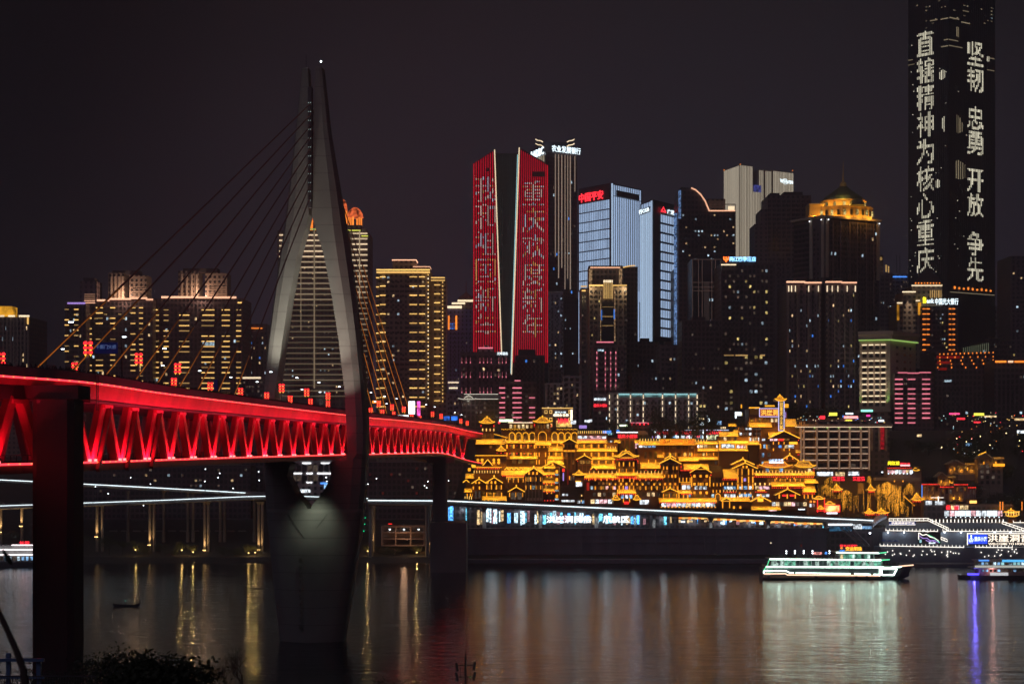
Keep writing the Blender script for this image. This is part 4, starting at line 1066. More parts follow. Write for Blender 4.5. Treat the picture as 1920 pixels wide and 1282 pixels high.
for k in range(34):
    f = 0 if k < 26 else 1; u = rg.choice([rg.uniform(1706, 1718), rg.uniform(1754, 1775)]) if f == 0 else rg.uniform(1784, 1812); v = rg.uniform(60, 530)
    b.rect('spark_light', f, u, u+1.2, v, v+1.2, LT, .5, .3)
for u, v0, v1 in ((1793, 48, 66), (1796, 48, 67), (1793, 213, 247), (1796, 215, 248), (1799, 218, 246), (1803, 226, 244), (1792, 300, 333), (1796, 298, 334), (1800, 300, 334), (1804, 302, 333), (1808, 305, 330)): b.rect('light_bar', 1, u, u+1, v0, v1, LTd, .5, .4)
for u, v0, v1 in ((1762, 133, 146), (1765, 130, 148), (1768, 129, 147), (1771, 131, 145), (1770, 217, 246), (1767, 220, 240), (1755, 336, 349), (1758, 334, 350), (1761, 336, 349), (1850, 93, 102), (1853, 92, 102)): b.rect('light_bar', 0 if u < 1780 else 1, u, u+1.2, v0, v1, LT, .5, .4)
for f, u0, u1, v in ((0, 1764, 1778, 34), (1, 1780, 1798, 33), (1, 1802, 1818, 37), (0, 1770, 1778, 74), (1, 1779, 1796, 74.5), (0, 1765, 1778, 86), (1, 1779, 1804, 85.5), (1, 1805, 1816, 15), (0, 1744, 1758, 33), (0, 1703, 1712, 100), (0, 1703, 1715, 109), (1, 1850, 1864, 95), (1, 1850, 1864, 118)): b.rect('lit_floor', f, u0, u1, v-.9, v+.9, LTd, .4, .3)
b.grid('window', 1, 1786, 1862, -5, 40, 12, 7, .5, .3, [None, LTd, Wc], [8, 1, .1], 26); b.grid('window', 0, 1705, 1775, -5, 48, 12, 8, .5, .3, [None, LTd], [8, 1], 27)
for f, u0, u1, n in ((0, 1704, 1778, 20), (1, 1781, 1865, 22)):
    for k in range(n): u = u0+(u1-u0)*k/n; b.rect('mullion', f, u, u+.7, -33, 640, M_steeld, .25, .4)
for k in range(9): b.rect('crown_bulb', 1, 1788+k*8.4, 1790.5+k*8.4, 536+(k % 3), 541, LO, .8, .5)
b.rect('lit_floor', 1, 1781, 1864, 546.6, 547.8, LTd, .6, .4)

# 18 art deco bank with gold lit shoulders
YE = 960.0
b = B('bank_building', 'stepped bank building with gold lit shoulders and bright white bank sign', front(1728, 1796, YE, 28), 574, YE, F_dark)
box_on(b, 'shoulder', 1682, 1728.2, 570, 690, YE+4, 22, F_tan); box_on(b, 'shoulder', 1693, 1717, 547, 690, YE+2, 20, F_tan); box_on(b, 'crown', 1710, 1767, 536, 576, YE+5, 18, F_tan)
e0 = MB(); rx = [P(1712, 533, YE+5), P(1768, 533, YE+5), P(1768, 533, YE+23), P(1712, 533, YE+23)]; ap = [P(1735, 505, YE+14), P(1748, 505, YE+14), P(1748, 505, YE+16), P(1735, 505, YE+16)]
e0.loft([[Vector((p.x, p.y, Z(533, YE+5))) for p in rx], [Vector((p.x, p.y, Z(503, YE+14))) for p in ap]]); base0(e0.build('roof', P_roof, b.e))
box_on(b, 'cornice_light', 1710, 1767, 534, 536.3, YE+4, 1, LWw); box_on(b, 'cornice_light', 1692.5, 1717, 546, 548, YE+1, 1, LWw); box_on(b, 'cornice_light', 1717.2, 1725, 562.5, 564.5, YE+3, 1, LWw); box_on(b, 'cornice_light', 1682.5, 1692, 566.6, 569, YE+3, 1, LWw)
for k in range(9): box_on(b, 'crown_bulb', 1716+k*5.6, 1718+k*5.6, 529.5, 532, YE+4.2, .6, LO)
for k in range(6): box_on(b, 'crown_fin', 1744+k*4, 1745.3+k*4, 544, 558, YE+4.2, .7, LYd)
box_on(b, 'gold_lit_patch', 1682, 1686, 571, 600, YE+3.4, .6, emit('gold_wall_glow', (1, .42, .03), .8, tex=.08)); box_on(b, 'gold_lit_patch', 1722, 1727, 567, 590, YE+3.4, .6, MATS['gold_wall_glow'])  # glowing patches stand in for gold light on the shoulder walls
lamp('shoulder_wash', 'SPOT', P(1705, 546, YE-1), (1, .75, .5), 14000, b.e, aim=P(1705, 600, YE+2), spot_size=R(40), spot_blend=1, shadow_soft_size=.3)
b.text('ank', 0, 1737, 1750.5, 560, 568.5, SW, .03, .9); b.text('中国光大银行', 0, 1752.5, 1796, 559.5, 571.5, SW, .025, .9)
b.text('B', 0, 1730, 1736.5, 557.5, 568.5, emit('sign_yellow', (1, .8, .02), 4), .04, .9)
cols_rows(b, 'window_light', 0, [(1729.5, 1735.5), (1737, 1743), (1779, 1783.5), (1785.5, 1790.5)], [579+9.6*k for k in range(9)], 1.8, LO, .95, 28)
b.grid('window', 0, 1746, 1777, 578, 655, 8, 10, .6, .4, [Wd, Wm, Wc, Wy, None], [4, 1, .6, .4, 3], 29)
# blue topped tower and thin tower between dome and skyscraper
b = B('office_tower', 'distant dim tower with a blue roof line left of the tallest skyscraper', front(1672, 1706, 1300, 30), 514, 1300, F_grey)
b.rect('cornice_light', 0, 1674, 1700, 518, 520, LB2, .8, .8); b.grid('window', 0, 1674, 1702, 525, 640, 6, 14, .4, .5, [Wd, Wm], [8, .5], 30)
for u in (1681, 1687): box_on(b, 'mast', u, u+.7, 478, 514.5, 1310, .3, M_steeld)
b = B('apartment_tower', 'distant slim tower with warm lantern top right of the domed tower', front(1648, 1674, 1200, 25), 512, 1200, F_plum)
box_on(b, 'lantern_top', 1649, 1656, 478, 513, 1204, 8, F_tan); box_on(b, 'lantern_light', 1650, 1654, 482, 488, 1203.4, .5, LYd); b.rect('lantern_light', 0, 1660, 1663, 497, 510, LYd, .5, .4); b.rect('lantern_light', 0, 1665, 1667, 499, 511, LYd, .5, .4)
b.grid('window', 0, 1650, 1672, 520, 640, 5, 14, .4, .5, [Wd, Wm, Wc], [8, .6, .2], 31)

# 19 cream hotel with lime cornice
YH = 900.0
b = B('hotel_building', 'cream hotel with lime lit cornice and four columns of lit window heads', corner(1611, 1669, 1717, 905, YH, 925), 622, YH, P_wht)
for f, u0, u1 in ((0, 1609, 1670), (1, 1668, 1719)):
    b.rect('cornice', f, u0, u1, 620.5, 627, P_wht, 2, 3); b.rect('cornice', f, u0+.5, u1-.5, 627.2, 636, P_wht, 1.2, 2); b.rect('cornice_light', f, u0+1, u1-1, 636.2, 638, LG, 1.4, 1.6)
rowsH = [646, 661, 676, 687.5, 698.5, 709.5, 720, 731, 742, 753]
for c in ((1616.5, 1625.5), (1629, 1637.5), (1640.5, 1649), (1652, 1660.5)):
    for v in rowsH:
        b.rect('window_hood', 0, c[0], c[1], v-.9, v+.9, LWw, .9, 1); b.rect('window', 0, c[0]+.8, c[1]-.8, v+1.4, v+8.2, Wd, .2, .4)
for k, u in enumerate((1613, 1627.2, 1639, 1650.5, 1663)): b.rect('pilaster', 0, u-1, u+1, 640, 768, P_wht, .5, .7)
cols_rows(b, 'window', 1, [(1680, 1684), (1694, 1698), (1705, 1708)], [650+13*k for k in range(9)], 5, Wd, 1, 32, .2, .4)
for u in (1612, 1666): q = b.at(0, u)+b.nrm(0)*2.5; lamp('lime_uplight', 'SPOT', (q.x, q.y, b.z(766)), (.5, 1, .25), 3500, b.e, aim=(q.x, q.y+2, b.z(725)), spot_size=R(50), spot_blend=1)
for u in (1620, 1640, 1658): q = b.at(0, u)+b.nrm(0)*7; lamp('facade_wash', 'SPOT', (q.x, q.y, b.z(768)), (1, .78, .62), 9000, b.e, aim=(q.x, q.y+6, b.z(690)), spot_size=R(60), spot_blend=1)
b.rect('base_cornice', 0, 1606, 1672, 768.5, 772, P_wht, 2, 3); b.rect('base_storey', 0, 1608, 1670, 772.2, 800, F_tan, 1.2, 2)
# 20 pink barred block
b = B('office_block', 'block with three columns of pink light bars right of the cream hotel', front(1677, 1751, 895, 26), 699, 895, F_dark)
cols_rows(b, 'light_bar', 0, [(1678, 1692.5), (1702, 1716), (1729, 1743.5)], [711+9.05*k for k in range(10)], 2.2, LPk, .96, 33)
for a, c, v in ((1683.5, 1701, 698.6), (1701.5, 1723, 699.4), (1723.5, 1744.5, 698.2)): b.rect('cornice_light', 0, a, c, v-1, v+1, LPk, 1.2, 1.6)
b.grid('window', 0, 1694, 1701, 706, 795, 2, 10, .5, .5, [Wd, Wm], [5, 1], 34)
# 21 dark block with red dots
b = B('mall_block', 'dark block whose curved front is dotted with red lights', front(1753, 1864, 930, 30), 660, 930, F_dark)
rg = random.Random(5)
for r in range(9):
    v = 664+r*6.2; n = [14, 8, 6, 6, 5, 3, 2, 2, 2][r]
    for k in range(n):
        u = (1761+k*(100/max(1, n-1))*(1 if r < 4 else .9)) if r < 5 else 1846+k*4+(r % 2)*2
        if r in (3, 4): u += rg.uniform(-4, 4)
        b.rect('red_light', 0, u, u+1.7, v-1.3+(-k*.25 if r < 4 else 0), v+1.3+(-k*.25 if r < 4 else 0), LO, .5, .4)
RG = emit('red_glow_panel', (.8, .03, .02), .16, tex=.15)
for a, c, v in ((1756, 1800, 667), (1757, 1782, 677), (1758, 1775, 689)): b.rect('red_panel', 0, a, c, v, v+5, RG, .2, .3)
for k in range(14): b.rect('roof_fin', 0, 1808+k*3.6, 1809+k*3.6, 651-k*.7, 660.5, emit('fin_dim', (.7, .8, .5), .15), -2, .4)
b.grid('window', 0, 1758, 1860, 715, 800, 14, 8, .5, .4, [Wd, Wm, Wc, None], [5, .5, .25, 5], 35); b.rect('lit_sign', 0, 1771, 1784, 712, 716, Wc, .5, .4)
# 22 right edge
b = B('mall_block', 'dark block with orange cornice strips at the right edge', front(1864.5, 1960, 910, 30), 675, 910, F_dark)
for a, c in ((1866, 1886), (1890, 1899), (1902, 1945)): b.rect('cornice_light', 0, a, c, 676.2, 679.6, LO if a != 1890 else LP, .9, 1)
b.grid('window', 0, 1870, 1950, 690, 790, 10, 9, .5, .4, [Wd, Wm, Wc, None], [5, .4, .25, 5], 36)
b = B('apartment_tower', 'dim apartment tower cut by the right picture edge', front(1895, 1975, 1080, 30), 480, 1080, F_plum)
b.grid('window', 0, 1897, 1960, 490, 670, 9, 20, .5, .4, [Wd, Ww, Wy, Wc, None], [5, .5, .4, .3, 4], 37)
b = B('apartment_tower', 'pale slim tower behind the right edge apartment tower', front(1862, 1893, 1250, 25), 574, 1250, F_grey)
b.grid('window', 0, 1864, 1892, 580, 670, 5, 9, .5, .5, [Wd, Wm], [5, .4], 38)

# 23 art deco tower with gold crown fins
YA = 960.0
b = B('art_deco_tower', 'art deco tower with gold lit fins and cornice before the ice blue tower', front(1105, 1175, YA, 30), 537, YA, F_tan)
b.rect('cornice_light', 0, 1105, 1131, 534, 536.5, LY, 1, 1.4); b.rect('cornice_light', 0, 1149, 1175, 534, 536.5, LY, 1, 1.4)
box_on(b, 'crown_box', 1104, 1168, 498, 537.2, YA+8, 18, F_dark); box_on(b, 'crown_light', 1107, 1163, 500.5, 502.5, YA+7.4, .8, LP)
for u in (1104.5, 1160.5): box_on(b, 'crown_glitter', u, u+6, 504, 534, YA+7.4, .7, emit('gold_glitter', (1, .6, .3), .4, .2, tex=.9))
for k in range(5): b.rect('crown_fin', 0, 1131.5+k*3.7, 1133.8+k*3.7, 527, 560, LYd, 1.4, 1.2); b.rect('crown_fin_tip', 0, 1131.3+k*3.7, 1134+k*3.7, 525.5, 530, LWw, 1.6, 1.4)
b.rect('recess', 0, 1129, 1150, 566, 640, F_glass, .15, .4)
for v in (575, 593, 610): b.rect('recess_rail', 0, 1129, 1150, v, v+.8, LYd, .4, .4)
for u in (1125.5, 1152): b.rect('edge_glitter', 0, u, u+1.6, 545, 640, MATS['gold_glitter'], .4, .4)
b.rect('blue_window', 0, 1126.5, 1129, 581, 600, Wb, .4, .3); b.rect('blue_window', 0, 1150.5, 1153, 580, 598, Wb, .4, .3)
b.grid('window', 0, 1108, 1126, 545, 640, 4, 12, .5, .5, [Wd, Wy, None], [5, .2, 2], 39); b.grid('window', 0, 1154, 1174, 545, 640, 4, 12, .5, .5, [Wd, Wy, None], [5, .2, 2], 40)
for u in (1104, 1173): q = P(u, 540, YA-4); lamp('tower_wash', 'POINT', q, (1, .75, .4), 2500, b.e, shadow_soft_size=.5)
b = B('office_block', 'dark block with a yellow roof arc right of the art deco tower', front(1168.5, 1196, 985, 26), 500, 985, F_dark)
base0(MB().tube([P(1168+t*23, 501.5-3.5*math.sin(t*1.7), 984) for t in (0, .25, .5, .75, 1)], .35, 5).build('roof_arc', LY, b.e)); b.grid('window', 0, 1172, 1194, 510, 640, 4, 15, .5, .5, [Wd, Wm], [6, .3], 41)
b = B('apartment_tower', 'slim dark tower with small yellow crown left of the art deco tower', front(1088.5, 1104.5, 990, 20), 540, 990, F_plum)
b.rect('crown_light', 0, 1089, 1100, 536, 538, LY, .7, .8); b.rect('crown_light', 0, 1091, 1098, 544, 546, LY, .7, .8); b.grid('window', 0, 1090, 1104, 552, 690, 3, 16, .5, .5, [Wd, Wm], [6, .4], 42)
# pink dotted block in front
b = B('office_block', 'block drawn with four vertical lines of pink lights below the art deco tower', front(1112, 1172, 905, 26), 648, 905, F_plum)
b.rect('cornice_light', 0, 1119, 1151, 639.6, 641.6, SR if False else LPk, -3, .6); box_on(b, 'roof_box', 1117, 1152, 641, 648.3, 910, 12, P_roof)
b.rect('lit_sign', 0, 1121, 1132, 655, 658.5, Wc, .5, .4)
for u in (1119, 1135, 1145, 1154.5):
    for k in range(7): b.rect('pink_lamp', 0, u-.8, u+.8, 659+k*10.3, 663+k*10.3, LPk, .6, .4); b.rect('pink_line', 0, u-.4, u+.4, 663+k*10.3, 669+k*10.3, emit('led_pink_dim', (1, .24, .32), .3), .4, .3)
b.grid('window', 0, 1114, 1170, 655, 740, 8, 8, .5, .5, [Wd, Wm, Wc], [6, .6, .2], 43)
b.text('都市酒店', 0, 1113.5, 1136, 746, 750.5, SW, .03, .6); b.text('重庆火锅城', 0, 1113, 1140, 757, 763, SR, .03, .6)
b.grid('window', 0, 1114, 1170, 768, 800, 8, 3, .6, .5, [Wd, Wm, Wc], [3, 1, .3], 44)

# 24 hotel with pink uplights
b = B('hotel_block', 'plum coloured hotel with rows of pink uplights below the red towers', front(863, 957, 930, 30), 660, 930, F_plum)
box_on(b, 'roof_box', 896, 925, 653, 661, 934, 14, F_pale); box_on(b, 'roof_light', 897, 924, 651, 653.2, 933.4, 15, LPk); box_on(b, 'roof_box', 907, 916, 647, 652, 936, 8, F_pale)
for v in (675, 702, 731):
    for u in (866, 874, 882, 900, 907, 914, 921, 935, 942, 949): b.rect('pink_lamp', 0, u-.6, u+.6, v+3, v+6, LPk, .6, .4); b.rect('pink_beam', 0, u-.4, u+.4, v-5, v+2.5, MATS['led_pink_dim'], .3, .3)
b.text('光辉酒店', 0, 932, 952, 660, 665.5, SW, .02, .5); b.grid('window', 0, 866, 955, 665, 740, 12, 7, .45, .5, [Wd, Ww, Wm, None], [6, .2, .5, 3], 45)
b.rect('window', 0, 933, 937, 692, 696, Ww, .4, .3)
# 25 pink barred apartment house
b = B('apartment_block', 'dark apartment house with three columns of pink balcony bars above the old town', front(934.5, 1005, 892, 24), 714, 892, F_dark)
cols_rows(b, 'balcony_light', 0, [(936, 947), (961, 978), (992, 1003)], [727+9.25*k for k in range(8)], 2.3, LPk, .93, 46); b.rect('roof_light', 0, 965, 976, 712.5, 714.5, LPk, .6, .8)
b.grid('window', 0, 948, 992, 722, 790, 5, 8, .5, .5, [Wd, Wm], [5, 1], 47)
# 26 dark and grey apartment houses
b = B('apartment_block', 'dark stepped block directly below the right red tower', front(966, 1022, 960, 26), 666, 960, F_dark)
box_on(b, 'roof_box', 973, 1004, 655, 666.3, 965, 14, P_roof); b.grid('window', 0, 968, 1020, 672, 760, 7, 9, .5, .5, [Wd, Wc, Wb, Wm], [7, .3, .3, .4], 48)
b = B('apartment_block', 'grey apartment house with dark hooded windows right of the pink barred house', front(1056, 1090, 890, 24), 704, 890, F_grey)
cols_rows(b, 'window', 0, [(1060, 1065), (1070, 1075), (1079.5, 1084.5)], [712+9.5*k for k in range(9)], 4.5, Wd, 1, 49, .2, .4); cols_rows(b, 'window_hood', 0, [(1059, 1066), (1069, 1076), (1078.5, 1085.5)], [709+9.5*k for k in range(9)], 1, P_roof, 1, 50, .9, 1)
for u, v in ((1071, 721.5), (1080.5, 740.5), (1061, 760)): b.rect('window', 0, u, u+3, v-2, v+2, Ww, .4, .3)
b = B('apartment_block', 'lower grey apartment house with a few lit windows behind the golden roofs', front(1021.5, 1056.5, 897, 22), 718, 897, F_grey)
b.grid('window', 0, 1025, 1055, 724, 770, 5, 5, .6, .5, [Wd, Ww], [5, 1], 51); box_on(b, 'roof_box', 1030, 1052, 692, 718.3, 905, 12, F_dark)
# dark infill blocks
for (u0, u1, v, Y, lab, sd, mt) in ((1190, 1236, 640, 1000, 'dark stepped block below the narrow ice blue tower', 52, F_dark), (1236.5, 1278, 646, 960, 'low plum block between pink dotted block and brown framed tower', 53, F_plum),
                                    (1279, 1352, 600, 925, 'dark block with a few pale windows below the brown framed tower', 54, F_dark), (1185, 1262, 700, 905, 'small dark block behind the long office with cyan top', 55, F_dark),
                                    (1229, 1264, 551, 1090, 'rose tinted apartment tower below the red triangle emblem', 56, F_pale), (1451.5, 1475, 560, 1120, 'dim slab between the sign hotel and the lit cornice towers', 57, F_plum),
                                    (1605, 1650, 640, 1010, 'dim block behind the lit cornice towers', 58, F_plum), (1840, 1900, 640, 1000, 'dim block behind the red dotted block', 59, F_dark), (60, 122, 690, 1000, 'low dark block beside the left wing apartment tower', 60, F_dark),
                                    (836, 864, 738, 900, 'small grey block at the foot of the slim violet lit tower', 61, F_grey)):
    b = B('city_block', lab, front(u0, u1, Y, 26), v, Y, mt)
    nc = max(3, int((u1-u0)/7)); nr = min(20, max(4, int((790-v)/9)))
    b.grid('window', 0, u0+2, u1-2, v+5, v+5+nr*9, nc, nr, .45, .5, [Wd, Ww, Wc, Wm, None], [7, .3, .3, .6, 3], sd)
    box_on(b, 'roof_box', u0+(u1-u0)*.25, u0+(u1-u0)*.6, v-6, v+.3, Y+6, 10, P_roof)
# 27 small building with a lit traditional roof
b = B('hall', 'old style hall whose tiled roof is traced in white light above the bridge end', front(866, 936, 880, 18), 747, 880, F_dark)
roofm = paint('grey_tiles', (.22, .21, .2), .7, .25, .5)
rm = MB(); A0 = [P(859, 747.5, 877), P(942, 747.5, 877), P(942, 747.5, 900), P(859, 747.5, 900)]; zz = Z(747.5, 877)
rm.loft([[Vector((p.x, p.y, zz)) for p in A0], [Vector((X(866, 884), 884, Z(741, 880))), Vector((X(936, 884), 884, Z(741, 880))), Vector((X(936, 893), 893, Z(741, 880))), Vector((X(866, 893), 893, Z(741, 880)))]]); base0(rm.build('roof', roofm, b.e))
gb = MB(); gb.prism([(0, 0), (1, 0), (1, 1), (0, 1)], 0, 1); gb = MB(); g3 = [P(868, 747, 878), P(889, 747, 878), P(878.5, 741, 878)]; gb.v = g3+[p+Vector((0, 6, 0)) for p in g3]; gb.f = [(0, 1, 2), (4, 3, 5), (0, 2, 5, 3), (1, 4, 5, 2)]; base0(gb.build('gable', roofm, b.e))
CWW = emit('trace_white', (1, .92, .75), .9)
for p_, q_ in ((P(859, 746.4, 876.6), P(867, 748.2, 876.6)), (P(867, 748.2, 876.6), P(889, 748.2, 876.6)), (P(889, 748.2, 876.6), P(893, 746.4, 876.6)), (P(893, 747.8, 876.6), P(934, 747.8, 876.6)), (P(870, 746, 877), P(878.5, 740.6, 877)), (P(878.5, 740.6, 877), P(887, 746, 877)), (P(870, 738.8, 883), P(934, 738.8, 883))): seg('roof_light', b.e, p_, q_, .35, .4, CWW)
lamp('gable_wash', 'POINT', P(878, 749, 874), (1, .92, .75), 500, b.e, shadow_soft_size=.3)
b.grid('window', 0, 868, 935, 752, 785, 9, 4, .5, .5, [Wd, Wm], [4, 1], 62)
# 28 long office with cyan top storey
b = B('long_office', 'long low office with a cyan lit top storey and lines of warm column lights', front(1142, 1322, 878, 20), 735, 878, F_grey)
cs = [1142.5, 1158, 1182, 1206, 1242, 1266.5, 1291, 1307]
for a_, c_ in zip(cs[1:], cs[2:]): b.rect('lit_storey', 0, a_+2, c_-1.5, 737, 744, emit('cyan_storey', (.35, .75, .75), .28, .2, tex=.2), .2, .4); b.rect('storey_light', 0, a_+2, c_-1.5, 738, 740.2, LC, .7, .5)
for u in cs:
    for k in range(6): b.rect('column_light', 0, u-.7, u+.7, 740+k*11.5, 747+k*11.5, LWw, .8, .5)
b.grid('window', 0, 1145, 1320, 750, 805, 26, 5, .55, .4, [Wd, Wm, Wc], [5, .6, .3], 63)
b.rect('side_bay', 0, 1309, 1325, 731, 800, F_tan, .6, 1); b.grid('window', 0, 1310, 1324, 735, 798, 2, 6, .5, .4, [Wd, Wy], [3, 1], 64, .8)
# 30 beige grid building
b = B('gridded_building', 'beige building with a glowing grid of columns and beams right of the golden old town', front(1489, 1632, 850, 22), 789, 850, F_dark)
WASH = paint('warm_limestone', (.55, .4, .32), .7, .15, .3); GW = emit('grid_warm_light', (1, .58, .36), .26, .15); GWb = emit('beam_peach', (1, .7, .48), .75, .15)
for u in (1501, 1506.5, 1531, 1552.5, 1573, 1592.5, 1613.5, 1629): b.rect('column', 0, u-2, u+2, 791, 882, WASH, 1.2, 1.6); b.rect('column_light', 0, u-1.1, u+1.1, 799, 880, GW, 1.35, .3)
for v in (808.5, 823.3, 838.5, 850.5, 862.5, 877.5): b.rect('beam', 0, 1501, 1629, v-1.7, v+1.7, WASH, .9, 1.2); b.rect('beam_light', 0, 1503, 1628, v-.9, v+.3, GWb, 1.1, .3)
b.rect('cornice', 0, 1486, 1673, 795, 799.5, WASH, 1.8, 3); b.rect('cornice_light', 0, 1490, 1671, 799.7, 800.8, LWw, 1.5, .5)
b.grid('window', 0, 1508, 1628, 800, 880, 6, 6, .62, .62, [Wd, Wm], [5, .7], 65, .2)
base0(MB().box(X(1632, 856), X(1668, 856), 856, 874, b.zb, Z(797, 856)).build('side_wing', F_plum, b.e))
for u in (1633, 1647, 1660): box_on(b, 'wing_column', u, u+3.5, 800, 845, 855.2, .9, WASH)
box_on(b, 'lit_panel', 1623, 1631, 800, 845, 855, .4, emit('amber_windows', (1, .35, .03), .35, tex=.6)); box_on(b, 'lit_panel', 1650, 1658, 800, 842, 855.3, .4, emit('red_windows', (1, .02, .04), .35, tex=.6))
for u in (1517, 1541, 1562, 1583, 1603): b.rect('lime_lamp', 0, u+8, u+10.5, 801, 803.5, LG, 1.8, .4)
rg = random.Random(8)
for k in range(48):
    u = 1499+k*3.4; m_ = rg.choice([LWw, LY, SR, LC, LB2, LWw]); v = rg.uniform(778, 794); b.rect('terrace_lamp', 0, u, u+rg.uniform(1, 2.4), v, v+rg.uniform(1, 2), m_, rg.uniform(-6, -1), .4)
for u0, u1, v0, v1, m_ in ((1540, 1549, 779, 785, SR), (1557, 1572, 773, 779, emit('sign_lemon', (1, .9, .1), 1.5)), (1585, 1611, 779.5, 784, emit('sign_rose', (1, .25, .25), 3)), (1588, 1602, 773.5, 776.5, SW), (1617, 1639, 767.5, 771.5, emit('sign_mint', (.3, 1, .7), 2)), (1627, 1634, 777, 780.5, emit('sign_magenta', (1, .05, .4), 1.6)), (1588, 1600, 786, 790, MATS['sign_lemon']), (1650, 1660, 786.5, 790, SW)): b.rect('shop_sign', 0, u0, u1, v0, v1, m_, -3, .5)
b.rect('roof_pavilion', 0, 1500, 1668, 783, 790, F_dark, -8, 4)
# 32 gold lit shop block behind the old town
b = B('shop_block', 'small block with gold framed windows and crowded white signs behind the golden roofs', front(1017, 1076, 872, 16), 766, 872, F_dark)
b.rect('cornice_light', 0, 1016, 1074, 764, 765.8, LY, .8, 1)
for u in (1021, 1030, 1066): 
    for v in (772, 786, 797):
        for a_ in ((u, u+5.4, v-3, v-2), (u, u+5.4, v+2, v+3), (u, u+1, v-2, v+2), (u+4.4, u+5.4, v-2, v+2)): b.rect('window_frame', 0, *a_, LY, .5, .4)
b.text('重庆火锅', 0, 1040, 1061, 771, 774.5, SW, .02, .7); b.text('老码头食府', 0, 1037, 1066, 775.5, 780.5, emit('sign_cream', (1, .85, .6), 4), .03, .7)
b.rect('vertical_sign', 0, 1070, 1073, 768, 788, MATS['sign_cream'], .8, .5)
b.text('MMM', 0, 1046, 1066, 784, 794, SR, .02, .7); b.rect('lit_front', 0, 1043, 1072, 788, 800, emit('shop_amber', (1, .6, .15), 1.2, tex=.5), .3, .3)
# ---------------------------------------------------------------- golden stilt-house old town on the cliff
GL = emit('gold_line', (1, .41, .02), 1.55, .15); GLb = emit('gold_line_bright', (1, .46, .03), 2.0, .12)
WL_ = emit('gold_wall_lamp', (1, .36, .02), 1.6, .3); WLc = emit('pale_gold_lamp', (1, .56, .13), 1.7, .25)
LNR = emit('small_red_lantern', (1, .03, .02), 1.7, .4)
GW1 = emit('gold_window', (1, .48, .09), .38, .6, tex=.7); GW2 = emit('amber_window', (1, .35, .06), .16, .6, tex=.7)
TIM = paint('dark_timber', (.075, .028, .016), .7, .35, .5); TIMl = paint('brown_timber', (.3, .15, .07), .7, .3, .5); PLS = paint('ochre_plaster', (.14, .06, .025), .8, .25, .4)
TILE = paint('roof_tile', (.46, .4, .24), .65, .35, .9); BRK = paint('brown_brick', (.085, .04, .024), .85, .3, .8)
SHW = emit('shop_white', (.85, .93, 1), 1.5, .35, tex=.55); SHP = emit('shop_pink', (1, .55, .6), 1.4, .3, tex=.6); SHA = emit('shop_amber_light', (1, .7, .35), 1.2, .3, tex=.6); SHB = emit('shop_blue', (.3, .6, 1), 1.1, .3, tex=.5)
GCOL = (1, .41, .022)
LANT_ME = MB().ball((0, 0, 0), .33, 6, 4, .9).mesh('lantern', LNR, True); FIN_ME = MB().ball((0, 0, 0), .42, 6, 4, 1.2).mesh('finial', GLb, True)
OT = 'golden stilt houses of the cliff side old town'
